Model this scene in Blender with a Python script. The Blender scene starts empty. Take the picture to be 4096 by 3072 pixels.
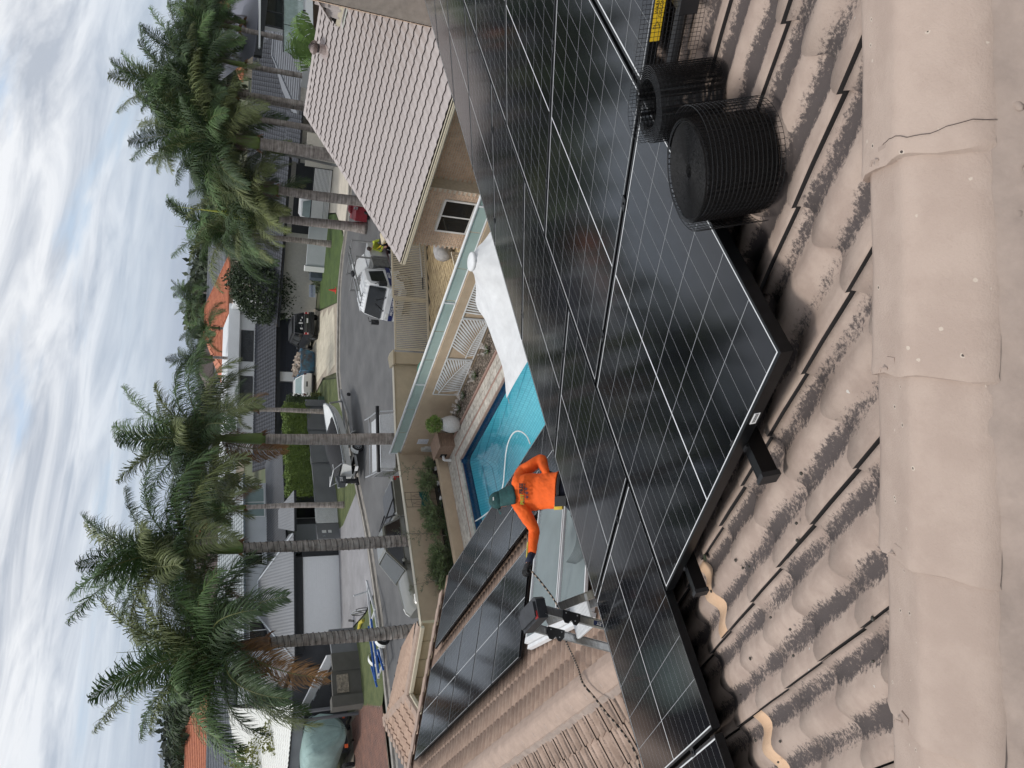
import bpy, bmesh, math, random
import numpy as np
from mathutils import Matrix, Vector
R = math.radians
random.seed(7)
SC = bpy.context.scene
COL = SC.collection
# ---------------------------------------------------------------- camera (x = along the house eave, y = towards the street)
EYE = Vector((0, 0, 8.7))
_yaw = math.atan2(.615, .7885); _p = math.atan(1263/2960); _ro = R(2.25)
_T = Matrix.Rotation(-_yaw, 3, 'Z')
_R0 = _T @ Vector((1, 0, 0)); _F = _T @ Vector((0, math.cos(_p), -math.sin(_p))); _U0 = _T @ Vector((0, math.sin(_p), math.cos(_p)))
_Rr = math.cos(_ro)*_R0 + math.sin(_ro)*_U0; _Uu = -math.sin(_ro)*_R0 + math.cos(_ro)*_U0
cam = bpy.data.cameras.new('camera'); camo = bpy.data.objects.new('camera', cam); COL.objects.link(camo)
cam.sensor_width = 36; cam.sensor_fit = 'HORIZONTAL'; cam.lens = 2960/4096*36; cam.clip_start = .05; cam.clip_end = 30000
_X, _Y, _Z = -_Uu, _Rr, -_F
camo.matrix_world = Matrix(((_X.x, _Y.x, _Z.x, EYE.x), (_X.y, _Y.y, _Z.y, EYE.y), (_X.z, _Y.z, _Z.z, EYE.z), (0, 0, 0, 1)))
SC.camera = camo
# ---------------------------------------------------------------- sky and sun
SUN_EL, SUN_AZ = R(58), R(150)      # azimuth of the sun in house axes, measured from +x towards +y
w = bpy.data.worlds.new('World'); SC.world = w; w.use_nodes = True
nt = w.node_tree; N = nt.nodes; L = nt.links; N.clear()
out = N.new('ShaderNodeOutputWorld'); bg = N.new('ShaderNodeBackground'); bg.inputs[1].default_value = .1
sky = N.new('ShaderNodeTexSky'); sky.sky_type = 'NISHITA'; sky.sun_disc = False; sky.sun_elevation = SUN_EL
sky.sun_rotation = math.pi/2 - SUN_AZ; sky.air_density = 1.3; sky.dust_density = 1.5; sky.ozone_density = 1.2
tc = N.new('ShaderNodeTexCoord'); sx = N.new('ShaderNodeSeparateXYZ'); L.new(tc.outputs['Generated'], sx.inputs[0])
def mnode(op, a, b=None, c=None):
    n = N.new('ShaderNodeMath'); n.operation = op
    for i, v in enumerate((a, b, c)):
        if v is None: continue
        if hasattr(v, 'is_linked'): L.new(v, n.inputs[i])
        else: n.inputs[i].default_value = v
    return n.outputs[0]
zz = mnode('MAXIMUM', sx.outputs[2], 0.0); den = mnode('ADD', zz, .10)
cx = mnode('DIVIDE', sx.outputs[0], den); cy = mnode('DIVIDE', sx.outputs[1], den)
cv = N.new('ShaderNodeCombineXYZ'); L.new(cx, cv.inputs[0]); L.new(cy, cv.inputs[1])
mp = N.new('ShaderNodeMapping'); mp.inputs['Rotation'].default_value = (0, 0, R(-38)); mp.inputs['Scale'].default_value = (.42, 1.0, 1); mp.inputs['Location'].default_value = (3.1, 1.7, 0)
L.new(cv.outputs[0], mp.inputs[0])
n1 = N.new('ShaderNodeTexNoise'); n1.inputs['Scale'].default_value = 1.1; n1.inputs['Detail'].default_value = 10; n1.inputs['Roughness'].default_value = .6; n1.inputs['Distortion'].default_value = .4
n2 = N.new('ShaderNodeTexNoise'); n2.inputs['Scale'].default_value = 2.3; n2.inputs['Detail'].default_value = 9; n2.inputs['Roughness'].default_value = .62; n2.inputs['Distortion'].default_value = .7
L.new(mp.outputs[0], n1.inputs[0]); L.new(mp.outputs[0], n2.inputs[0])
mr = N.new('ShaderNodeMapRange'); mr.interpolation_type = 'SMOOTHERSTEP'; mr.inputs[1].default_value = .27; mr.inputs[2].default_value = .47
L.new(n1.outputs[0], mr.inputs[0])
hz = N.new('ShaderNodeMapRange'); hz.inputs[1].default_value = .0; hz.inputs[2].default_value = .17; hz.inputs[3].default_value = .28; hz.inputs[4].default_value = 1.0; hz.interpolation_type = 'SMOOTHSTEP'
L.new(sx.outputs[2], hz.inputs[0])
mask = mnode('MULTIPLY', mr.outputs[0], hz.outputs[0])
ccol = N.new('ShaderNodeValToRGB'); ccol.color_ramp.elements[0].position = .36; ccol.color_ramp.elements[0].color = (3.5, 3.8, 4.3, 1); ccol.color_ramp.elements[1].position = .60; ccol.color_ramp.elements[1].color = (6.6, 6.7, 6.85, 1)
L.new(n2.outputs[0], ccol.inputs[0])
blue = N.new('ShaderNodeValToRGB'); blue.color_ramp.elements[0].position = .0; blue.color_ramp.elements[0].color = (4.3, 5.3, 6.5, 1); blue.color_ramp.elements[1].position = .35; blue.color_ramp.elements[1].color = (2.9, 4.2, 6.3, 1)
L.new(sx.outputs[2], blue.inputs[0])
mixb = N.new('ShaderNodeMixRGB'); mixb.inputs[0].default_value = .75; L.new(sky.outputs[0], mixb.inputs[1]); L.new(blue.outputs[0], mixb.inputs[2])
mix = N.new('ShaderNodeMixRGB'); L.new(mask, mix.inputs[0]); L.new(mixb.outputs[0], mix.inputs[1]); L.new(ccol.outputs[0], mix.inputs[2])
L.new(mix.outputs[0], bg.inputs[0]); L.new(bg.outputs[0], out.inputs[0])
sl = bpy.data.lights.new('sun', 'SUN'); sl.energy = 1.5; sl.angle = R(12); sl.color = (1, .96, .9)
so = bpy.data.objects.new('sun', sl); COL.objects.link(so)
sd = Vector((math.cos(SUN_EL)*math.cos(SUN_AZ), math.cos(SUN_EL)*math.sin(SUN_AZ), math.sin(SUN_EL)))
so.rotation_euler = sd.to_track_quat('Z', 'Y').to_euler(); so.location = (0, 0, 30)
SC.view_settings.view_transform = 'Standard'; SC.view_settings.look = 'None'; SC.view_settings.exposure = 0.6; SC.view_settings.gamma = 1
SC.view_settings.use_curve_mapping = False
# ---------------------------------------------------------------- materials
MATS = {}
def hexc(c): return c if len(c) == 4 else (*c, 1)
def M(name, col=(.5, .5, .5), rough=.8, metal=0., var=.12, scale=6., bump=0., bscale=60., spec=.5, col2=None, rnd=0., trans=0., ior=1.45, coat=0., alpha=1., emit=0., sheen=0., stretch=None):
    """principled material: base colour broken up by noise towards col2, optional bump, per-object random value"""
    if name in MATS: return MATS[name]
    m = bpy.data.materials.new(name); m.use_nodes = True; nt = m.node_tree; N = nt.nodes; L = nt.links
    b = N['Principled BSDF']; b.inputs['Roughness'].default_value = rough; b.inputs['Metallic'].default_value = metal
    b.inputs['Specular IOR Level'].default_value = spec; b.inputs['IOR'].default_value = ior
    b.inputs['Transmission Weight'].default_value = trans; b.inputs['Coat Weight'].default_value = coat; b.inputs['Alpha'].default_value = alpha
    g = N.new('ShaderNodeNewGeometry'); pos = g.outputs['Position']
    if stretch:
        mp = N.new('ShaderNodeMapping'); mp.inputs['Scale'].default_value = stretch; L.new(pos, mp.inputs[0]); pos = mp.outputs[0]
    c2 = col2 if col2 else tuple(max(0, x*(1-2.2*var)) for x in col)
    n = N.new('ShaderNodeTexNoise'); n.inputs['Scale'].default_value = scale; n.inputs['Detail'].default_value = 6; n.inputs['Roughness'].default_value = .62
    L.new(pos, n.inputs['Vector'])
    mr = N.new('ShaderNodeMapRange'); mr.inputs[1].default_value = .3; mr.inputs[2].default_value = .72; L.new(n.outputs[0], mr.inputs[0])
    mx = N.new('ShaderNodeMixRGB'); mx.inputs[1].default_value = hexc(c2); mx.inputs[2].default_value = hexc(tuple(min(1, x*(1+.5*var)) for x in col)); L.new(mr.outputs[0], mx.inputs[0])
    cur = mx.outputs[0]
    if rnd:
        oi = N.new('ShaderNodeObjectInfo'); r2 = N.new('ShaderNodeMapRange'); r2.inputs[3].default_value = 1-rnd; r2.inputs[4].default_value = 1+rnd; L.new(oi.outputs['Random'], r2.inputs[0])
        h = N.new('ShaderNodeHueSaturation'); L.new(r2.outputs[0], h.inputs['Value']); L.new(cur, h.inputs['Color']); cur = h.outputs[0]
    L.new(cur, b.inputs['Base Color'])
    if emit: L.new(cur, b.inputs['Emission Color']); b.inputs['Emission Strength'].default_value = emit
    if bump:
        n3 = N.new('ShaderNodeTexNoise'); n3.inputs['Scale'].default_value = bscale; n3.inputs['Detail'].default_value = 5; L.new(pos, n3.inputs['Vector'])
        bp = N.new('ShaderNodeBump'); bp.inputs['Strength'].default_value = 1; bp.inputs['Distance'].default_value = bump; L.new(n3.outputs[0], bp.inputs['Height']); L.new(bp.outputs[0], b.inputs['Normal'])
    MATS[name] = m
    return m
# ---------------------------------------------------------------- mesh builder and objects
WM = {}
def wm(o): return WM.get(o.name, Matrix.Identity(4))
class MB:
    def __init__(s): s.v = []; s.f = []; s.m = []; s.cur = 0; s.sm = []
    def mat(s, i): s.cur = i; return s
    def face(s, ids): s.f.append(tuple(ids)); s.m.append(s.cur)
    def add(s, vs, fs):
        o = len(s.v); s.v += [tuple(p) for p in vs]
        for q in fs: s.face([o+i for i in q])
        return s
    def hexa(s, p):   # 8 points: bottom 4 ccw, top 4 ccw
        return s.add(p, [(3, 2, 1, 0), (4, 5, 6, 7), (0, 1, 5, 4), (1, 2, 6, 5), (2, 3, 7, 6), (3, 0, 4, 7)])
    def box(s, x0, x1, y0, y1, z0, z1):
        if x0 > x1: x0, x1 = x1, x0
        if y0 > y1: y0, y1 = y1, y0
        if z0 > z1: z0, z1 = z1, z0
        return s.hexa([(x0, y0, z0), (x1, y0, z0), (x1, y1, z0), (x0, y1, z0), (x0, y0, z1), (x1, y0, z1), (x1, y1, z1), (x0, y1, z1)])
    def obox(s, c, ax, ay, az):  # centre and three half-axis vectors
        c, ax, ay, az = map(Vector, (c, ax, ay, az))
        return s.hexa([c-ax-ay-az, c+ax-ay-az, c+ax+ay-az, c-ax+ay-az, c-ax-ay+az, c+ax-ay+az, c+ax+ay+az, c-ax+ay+az])
    def beam(s, a, b, w, h, up=(0, 0, 1)):  # rectangular bar a->b, w across, h along up
        a, b, up = Vector(a), Vector(b), Vector(up); d = b-a
        if d.length < 1e-6: return s
        sd = d.cross(up)
        if sd.length < 1e-6: sd = d.cross(Vector((1, 0, 0)))
        sd.normalize(); u = sd.cross(d).normalized()
        return s.obox((a+b)/2, d/2, sd*w/2, u*h/2)
    def quad(s, *p): return s.add(p, [tuple(range(len(p)))])
    def slab(s, pts, n):  # polygon extruded by vector n
        k = len(pts); n = Vector(n); a = [Vector(p) for p in pts]; b = [p+n for p in a]
        return s.add(a+b, [tuple(range(k-1, -1, -1)), tuple(range(k, 2*k))]+[(i, (i+1) % k, k+(i+1) % k, k+i) for i in range(k)])
    def prism(s, pts, z0, z1): return s.slab([(x, y, z0) for x, y in pts], (0, 0, z1-z0))
    def rings(s, rs, cap=True, closed=True):
        k = len(rs[0]); o = len(s.v)
        for r in rs: s.v += [tuple(p) for p in r]
        for i in range(len(rs)-1):
            for j in range(k if closed else k-1):
                s.face((o+i*k+j, o+i*k+(j+1) % k, o+(i+1)*k+(j+1) % k, o+(i+1)*k+j))
        if cap and closed:
            s.face([o+j for j in range(k-1, -1, -1)]); s.face([o+(len(rs)-1)*k+j for j in range(k)])
        return s
    def tube(s, pts, r, n=6, cap=True):
        pts = [Vector(p) for p in pts]; rr = r if isinstance(r, (list, tuple)) else [r]*len(pts)
        u = None; rs = []
        for i, p in enumerate(pts):
            d = (pts[min(i+1, len(pts)-1)]-pts[max(i-1, 0)])
            if d.length < 1e-9: d = Vector((0, 0, 1))
            d.normalize()
            if u is None: u = d.orthogonal().normalized()
            u = (u-d*u.dot(d))
            if u.length < 1e-6: u = d.orthogonal()
            u.normalize(); v = d.cross(u)
            rs.append([p+(u*math.cos(2*math.pi*j/n)+v*math.sin(2*math.pi*j/n))*rr[i] for j in range(n)])
        return s.rings(rs, cap)
    def lathe(s, prof, c=(0, 0, 0), n=16, M_=None, cap=True):
        c = Vector(c); rs = []
        for r, z in prof:
            ring = [Vector((r*math.cos(2*math.pi*j/n), r*math.sin(2*math.pi*j/n), z)) for j in range(n)]
            rs.append([(M_ @ p if M_ else p)+c for p in ring])
        return s.rings(rs, cap)
    def loft(s, rs, n=12, cap=True):  # rs: (centre, axis u vec, axis v vec)
        out = []
        for c, u, v in rs:
            c, u, v = map(Vector, (c, u, v)); out.append([c+u*math.cos(2*math.pi*j/n)+v*math.sin(2*math.pi*j/n) for j in range(n)])
        return s.rings(out, cap)
    def ball(s, c, rx, ry=None, rz=None, n=10, m=6, M_=None):
        ry = ry or rx; rz = rz or rx; rs = []; c = Vector(c)
        for i in range(m+1):
            a = -math.pi/2+math.pi*i/m; q = max(math.cos(a), .02)
            ring = [Vector((rx*q*math.cos(2*math.pi*j/n), ry*q*math.sin(2*math.pi*j/n), rz*math.sin(a))) for j in range(n)]
            rs.append([(M_ @ p if M_ else p)+c for p in ring])
        return s.rings(rs)
    def xf(s, m):
        s.v = [tuple(m @ Vector(p)) for p in s.v]; return s
    def join(s, o, m=None):
        k = len(s.v); s.v += [tuple(m @ Vector(p)) if m else p for p in o.v]
        for q, mi in zip(o.f, o.m): s.f.append(tuple(k+i for i in q)); s.m.append(mi)
        return s
    def mesh(s, name, mats, smooth=False, inv=None):
        me = bpy.data.meshes.new(name)
        vs = s.v if inv is None else [tuple(inv @ Vector(p)) for p in s.v]
        me.from_pydata(vs, [], s.f)
        for m in (mats if isinstance(mats, (list, tuple)) else [mats]): me.materials.append(m)
        if any(s.m): me.polygons.foreach_set('material_index', s.m)
        if smooth: me.polygons.foreach_set('use_smooth', [True]*len(s.f))
        me.update(); return me
    def build(s, name, mats, parent=None, local=False, smooth=False, **kw):
        inv = wm(parent).inverted() if (parent is not None and not local) else None
        o = bpy.data.objects.new(name, s.mesh(name, mats, smooth, inv)); COL.objects.link(o)
        if parent is not None: o.parent = parent; WM[o.name] = wm(parent).copy()
        for k, v in kw.items(): o[k] = v
        return o
def props(o, label=None, cat=None, group=None, kind=None):
    if label: o['label'] = label
    if cat: o['category'] = cat
    if group: o['group'] = group
    if kind: o['kind'] = kind
    return o
def thing(name, label, cat, loc=(0, 0, 0), rz=0., group=None, rot=None):
    o = bpy.data.objects.new(name, None); COL.objects.link(o); o.empty_display_size = .2
    o.location = loc; o.rotation_euler = rot if rot else (0, 0, rz)
    m = Matrix.Translation(loc) @ (Matrix.Rotation(rz, 4, 'Z') if not rot else o.rotation_euler.to_matrix().to_4x4())
    WM[o.name] = m
    return props(o, label, cat, group)
def one(mb, name, mats, label, cat, group=None, smooth=False):   # a thing that is one mesh
    return props(mb.build(name, mats, smooth=smooth), label, cat, group)
def struct(mb, name, mats, smooth=False): return props(mb.build(name, mats, smooth=smooth), kind='structure')
def dup(root, loc, rz=0., label=None, group=None, scale=None):
    def cp(o, par):
        c = o.copy(); COL.objects.link(c); c.parent = par
        for ch in o.children: cp(ch, c)
        return c
    r = cp(root, None); r.location = loc; r.rotation_euler = (0, 0, rz)
    if scale: r.scale = scale
    if label: r['label'] = label
    if group: r['group'] = group
    return r
def pieces(parent, name, me, mats_, limit=300, stuff_name=None):
    """alike pieces sharing mesh data: the nearest `limit` are objects, the rest one stuff part. mats_: list of world matrices"""
    pw = wm(parent); inv = pw.inverted()
    meshes = me if isinstance(me, list) else [me]
    items = sorted(((m.translation-EYE).length, i) for i, m in enumerate(mats_))
    rest = []
    for k, (_, i) in enumerate(items):
        if k < limit:
            o = bpy.data.objects.new(name, meshes[i % len(meshes)]); COL.objects.link(o); o.parent = parent; o.matrix_local = inv @ mats_[i]
        else: rest.append(i)
    if rest:
        b0 = meshes[0]; nv = len(b0.vertices); co = np.empty(nv*3); b0.vertices.foreach_get('co', co); co = co.reshape(-1, 3)
        fs = [tuple(p.vertices) for p in b0.polygons]; V = []; Fc = []
        for j, i in enumerate(rest):
            mm = np.array(inv @ mats_[i]); V.append(co @ mm[:3, :3].T+mm[:3, 3]); Fc += [tuple(v+j*nv for v in q) for q in fs]
        g = bpy.data.meshes.new(stuff_name or name+'_field'); g.from_pydata(np.concatenate(V).tolist(), [], Fc)
        for m in b0.materials: g.materials.append(m)
        if len(b0.materials) > 1: g.polygons.foreach_set('material_index', [p.material_index for p in b0.polygons]*len(rest))
        for at in b0.attributes:
            if at.name == 'trough':
                a = g.attributes.new('trough', 'FLOAT', 'POINT'); src = np.empty(nv); at.data.foreach_get('value', src); a.data.foreach_set('value', np.tile(src, len(rest)))
        g.polygons.foreach_set('use_smooth', [b0.polygons[0].use_smooth]*len(Fc)); g.update()
        o = bpy.data.objects.new(stuff_name or name+'_field', g); COL.objects.link(o); o.parent = parent; o['kind'] = 'stuff'
def frame(o, x, y, z):   # matrix from origin and three axes
    o, x, y, z = Vector(o), Vector(x), Vector(y), Vector(z)
    return Matrix(((x.x, y.x, z.x, o.x), (x.y, y.y, z.y, o.y), (x.z, y.z, z.z, o.z), (0, 0, 0, 1)))
def text_mesh(txt, size, mat, parent, M_, name='lettering', depth=.001, bold=0., xs=1.):
    c = bpy.data.curves.new('t', 'FONT'); c.body = txt; c.size = size; c.extrude = depth; c.offset = bold; c.align_x = 'CENTER'; c.align_y = 'CENTER'; c.resolution_u = 2
    t = bpy.data.objects.new('t', c); COL.objects.link(t); bpy.context.view_layer.update()
    me = bpy.data.meshes.new_from_object(t.evaluated_get(bpy.context.evaluated_depsgraph_get()))
    bpy.data.objects.remove(t); bpy.data.curves.remove(c)
    me.materials.clear(); me.materials.append(mat)
    me.transform(wm(parent).inverted() @ M_ @ Matrix.Diagonal((xs, 1, 1, 1))); me.name = name
    o = bpy.data.objects.new(name, me); COL.objects.link(o); o.parent = parent; WM[o.name] = wm(parent).copy()
    return o
# ---- surveying helpers: a photograph point (source pixels) carried onto a plane of the place
def ray(P):
    return _F+_Rr*((1536-P[1])/2960)-_Uu*((P[0]-2048)/2960)
def at(P, z=0.):                       # onto the level plane z
    d = ray(P); return EYE+d*((z-EYE.z)/d.z)
def onp(P, pt, n):                     # onto the plane through pt with normal n
    d = ray(P); pt = Vector(pt); n = Vector(n); return EYE+d*((pt-EYE).dot(n)/d.dot(n))
def above(P, b):                       # straight above the ground point b
    d = ray(P); return EYE+d*(math.hypot(b[0], b[1])/math.hypot(d.x, d.y))
def crop(x0, y0, s=1/2.16): return lambda x, y: (x0+x*s, y0+y*s)
p1 = crop(400, 0); p2 = crop(400, 700); p3 = crop(400, 1400); p4 = crop(400, 2100); p5 = crop(600, 2500); p6 = crop(1100, 0); p7 = crop(1200, 700); p8 = crop(1200, 1400)
q1 = crop(1400, 1700); q2 = crop(1400, 2304)
# ================================================================ shared materials
frame_m = M('black_anodised', (.012, .013, .015), .38, .6, .2, 30, spec=.5)
rail_m = M('black_rail', (.008, .008, .009), .3, .5, .1)
white_line = M('cell_gap_white', (.62, .63, .64), .5, var=.02); thin_line = M('cell_gap_thin', (.34, .35, .36), .5, var=.02)
pv = M('panel_glass', (.0045, .005, .0075), .10, spec=.33, var=.25, scale=1.2, coat=0)
def add_soft_bump(m, sc, dist):
    nt = m.node_tree; g = nt.nodes.new('ShaderNodeNewGeometry'); n = nt.nodes.new('ShaderNodeTexNoise'); n.inputs['Scale'].default_value = sc; n.inputs['Detail'].default_value = 1
    nt.links.new(g.outputs['Position'], n.inputs['Vector']); b = nt.nodes.new('ShaderNodeBump'); b.inputs['Distance'].default_value = dist; nt.links.new(n.outputs[0], b.inputs['Height']); nt.links.new(b.outputs[0], nt.nodes['Principled BSDF'].inputs['Normal'])
alu = M('aluminium', (.55, .56, .57), .32, .9, .15, 14, stretch=(1, 1, 6))
alu_w = M('white_aluminium', (.72, .73, .74), .5, 0, .06)
blk = M('black_plastic', (.018, .018, .02), .5, 0, .2)
rub = M('rubber', (.016, .016, .017), .8)
wire_m = M('black_wire', (.009, .009, .01), .35, .3, .2)
def tile_mat(name, base, light, dark, amount, grain=.0011, streak=1.0, rough=.85, pits=0):
    m = bpy.data.materials.new(name); m.use_nodes = True; nt = m.node_tree; N = nt.nodes; L = nt.links; b = N['Principled BSDF']
    b.inputs['Roughness'].default_value = rough; b.inputs['Specular IOR Level'].default_value = .3
    g = N.new('ShaderNodeNewGeometry'); P = g.outputs['Position']
    def nz(sc, det=6, ro=.6, st=None):
        n = N.new('ShaderNodeTexNoise'); n.inputs['Scale'].default_value = sc; n.inputs['Detail'].default_value = det; n.inputs['Roughness'].default_value = ro
        if st:
            mp = N.new('ShaderNodeMapping'); mp.inputs['Scale'].default_value = st; L.new(P, mp.inputs[0]); L.new(mp.outputs[0], n.inputs['Vector'])
        else: L.new(P, n.inputs['Vector'])
        return n.outputs[0]
    def ma(op, a, b_=None, c=None):
        n = N.new('ShaderNodeMath'); n.operation = op
        for i, v in enumerate((a, b_, c)):
            if v is None: continue
            if hasattr(v, 'is_linked'): L.new(v, n.inputs[i])
            else: n.inputs[i].default_value = v
        return n.outputs[0]
    def ss(v, a, b_):
        n = N.new('ShaderNodeMapRange'); n.interpolation_type = 'SMOOTHSTEP'; n.inputs[1].default_value = a; n.inputs[2].default_value = b_; L.new(v, n.inputs[0]); return n.outputs[0]
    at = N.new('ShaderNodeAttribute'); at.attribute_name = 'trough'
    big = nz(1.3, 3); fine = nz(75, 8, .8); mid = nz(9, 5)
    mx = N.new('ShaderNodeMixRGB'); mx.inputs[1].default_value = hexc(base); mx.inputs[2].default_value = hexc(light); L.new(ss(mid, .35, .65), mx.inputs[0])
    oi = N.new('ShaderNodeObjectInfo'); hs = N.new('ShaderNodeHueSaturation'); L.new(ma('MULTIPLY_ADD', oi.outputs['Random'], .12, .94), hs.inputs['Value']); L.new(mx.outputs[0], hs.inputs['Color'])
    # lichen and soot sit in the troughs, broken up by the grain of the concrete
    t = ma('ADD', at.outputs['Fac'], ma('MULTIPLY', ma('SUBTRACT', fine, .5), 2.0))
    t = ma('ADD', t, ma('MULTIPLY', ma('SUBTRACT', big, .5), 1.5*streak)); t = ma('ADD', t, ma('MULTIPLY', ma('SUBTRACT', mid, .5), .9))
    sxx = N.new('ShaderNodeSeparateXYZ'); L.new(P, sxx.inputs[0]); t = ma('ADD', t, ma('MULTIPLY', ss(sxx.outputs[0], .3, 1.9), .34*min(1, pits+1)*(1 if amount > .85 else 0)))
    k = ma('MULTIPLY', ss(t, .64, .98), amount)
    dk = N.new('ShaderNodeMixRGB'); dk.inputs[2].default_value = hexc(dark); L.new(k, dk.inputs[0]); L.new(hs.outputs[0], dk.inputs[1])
    # small droppings and pits
    vo = N.new('ShaderNodeTexVoronoi'); vo.inputs['Scale'].default_value = 9; L.new(P, vo.inputs['Vector'])
    sp = ma('MULTIPLY', ma('LESS_THAN', ma('ADD', vo.outputs['Distance'], ma('MULTIPLY', fine, .12)), .105), ma('GREATER_THAN', nz(4.3, 1), .56))
    wh = N.new('ShaderNodeMixRGB'); wh.inputs[2].default_value = (.55, .54, .5, 1); L.new(ma('MULTIPLY', sp, .8*min(1, amount)), wh.inputs[0]); L.new(dk.outputs[0], wh.inputs[1])
    last = wh.outputs[0]
    if pits:      # popped pits in the concrete: dark core, pale chipped rim, plus a faint grey bloom
        v2 = N.new('ShaderNodeTexVoronoi'); v2.inputs['Scale'].default_value = 24; L.new(P, v2.inputs['Vector']); dd = ma('ADD', v2.outputs['Distance'], ma('MULTIPLY', ma('SUBTRACT', fine, .5), .14)); gate = ma('GREATER_THAN', nz(7.7, 2), .53)
        for lim, c_ in ((.125, (.52, .44, .37, 1)), (.07, (.07, .055, .05, 1))):
            q = N.new('ShaderNodeMixRGB'); q.inputs[2].default_value = c_; L.new(ma('MULTIPLY', ma('LESS_THAN', dd, lim), gate), q.inputs[0]); L.new(last, q.inputs[1]); last = q.outputs[0]
    L.new(last, b.inputs['Base Color'])
    bp = N.new('ShaderNodeBump'); bp.inputs['Distance'].default_value = grain; bp.inputs['Strength'].default_value = .9; L.new(ma('ADD', nz(230, 3), ma('MULTIPLY', fine, 1.6)), bp.inputs['Height']); L.new(bp.outputs[0], b.inputs['Normal'])
    return m
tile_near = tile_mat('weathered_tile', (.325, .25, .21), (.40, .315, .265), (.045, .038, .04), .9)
tile_fresh = tile_mat('unpainted_tile', (.60, .40, .26), (.66, .46, .31), (.3, .2, .14), .3)
tile_low = tile_mat('pink_beige_tile', (.34, .235, .18), (.42, .30, .23), (.13, .095, .085), .55, streak=.8)
cap_m = tile_mat('hip_cap', (.405, .315, .265), (.45, .355, .30), (.2, .15, .13), .0, pits=1)
mort_m = M('pointing_mortar', (.34, .27, .23), .8, var=.14, scale=9, bump=.006, bscale=16)
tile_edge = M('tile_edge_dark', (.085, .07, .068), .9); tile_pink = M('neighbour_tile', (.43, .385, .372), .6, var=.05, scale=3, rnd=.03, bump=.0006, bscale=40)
# ================================================================ roof tiles
TW, TL, TP = .302, .3317, .151          # cover width, exposure along the slope, wave period
grime = M('joint_grime', (.03, .026, .026), .95)
def make_tile(mat, cols=16, name='tile', amp=.0115, th=.019, stain=1.0, rows=3, w=TW, wave=None, over=.055, tilt=None):
    """origin on the lap joint at the lower end; x across, y DOWN the slope, z out of the roof"""
    b = MB(); n = cols; tr = []
    wave = wave or (lambda u: math.cos(2*math.pi*(u-.022)/TP))
    tl = th if tilt is None else tilt
    ys = [-(TL+over)+(TL+over)*j/(rows-1) for j in range(rows)]
    for k, dz in ((0, 0.), (1, -th)):
        for j, y in enumerate(ys):
            for i in range(n+1):
                u = (w-.006)*i/n; q = wave(u)
                z = amp*q + tl*(1+y/TL) + dz + (.006 if i == 0 and k == 0 else 0)
                yy = y+(.017*q+.004*math.sin(9*u/w+2) if j == rows-1 else 0)
                if j == rows-1 and k == 0: z -= .003
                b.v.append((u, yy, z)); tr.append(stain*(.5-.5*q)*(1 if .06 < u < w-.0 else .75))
    m = (n+1)*rows
    for j in range(rows-1):
        for i in range(n):
            a = j*(n+1)+i; b.f.append((a, a+n+1, a+n+2, a+1)); b.m.append(0)
    a = (rows-1)*(n+1)
    for i in range(n): b.f.append((a+i, m+a+i, m+a+i+1, a+i+1)); b.m.append(0)
    for j in range(rows-1):
        for i in (0, n):
            p = j*(n+1)+i; q = (p, m+p, m+p+n+1, p+n+1) if i == 0 else (p, p+n+1, m+p+n+1, m+p); b.f.append(q); b.m.append(1)
    me = b.mesh(name, [mat, grime], smooth=False)
    sm = [True]*len(b.f)
    for i in range((rows-1)*n, len(b.f)): sm[i] = False
    me.polygons.foreach_set('use_smooth', sm)
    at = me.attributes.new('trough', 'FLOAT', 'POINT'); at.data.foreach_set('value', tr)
    return me
t20 = math.tan(R(20.02)); c20 = math.cos(R(20.02)); s20 = math.sin(R(20.02))
Xm, Ym, Zm = Vector((1, 0, 0)), Vector((0, c20, -s20)), Vector((0, s20, c20))   # main roof frame
PO = Vector((.9932, 1.0967, 7.335))        # inner corner of the nearest panel, on its glass
def mroof(x, y, off=-.13):                  # point on the main roof plane over plan (x,y)
    return Vector((x, y, PO.z-(y-PO.y)*t20+off/c20))
near_house = thing('upper_roof', 'weathered beige tiled upper roof in the foreground with a wide hip cap', 'roof', (2, 2, 0))
tb = make_tile(tile_near, 18, rows=4); tbs = [tb, make_tile(tile_near, 18, rows=4, amp=.0125, stain=.8), make_tile(tile_near, 18, rows=4, amp=.011, stain=.95)]
tf = make_tile(tile_fresh, 18, rows=4, stain=.4)
ms = []; fresh = []; clipped = []
HK = 1.48                                    # hip line x + y = HK
for ix in range(-14, 36):
    for iy in range(-8, 12):
        x = 1.01+TW*ix-.005; y = .86+.3117*iy
        if x+TW < -3 or x > 11.5: continue
        if y < HK-x-TW-.02 or y > 4.6: continue
        if iy >= 3 and (x > 1.35 and x > 1.0) and y > 1.6: continue        # under the panels: battens only
        if iy == 9 and x > 0: continue
        m = frame(mroof(x, y, -.147)+Vector((random.uniform(-.0015, .0015), 0, 0)), Xm, Ym, Zm) @ Matrix.Rotation(random.uniform(-.004, .004), 4, 'Z')
        ms.append((m, x, y))
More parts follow.
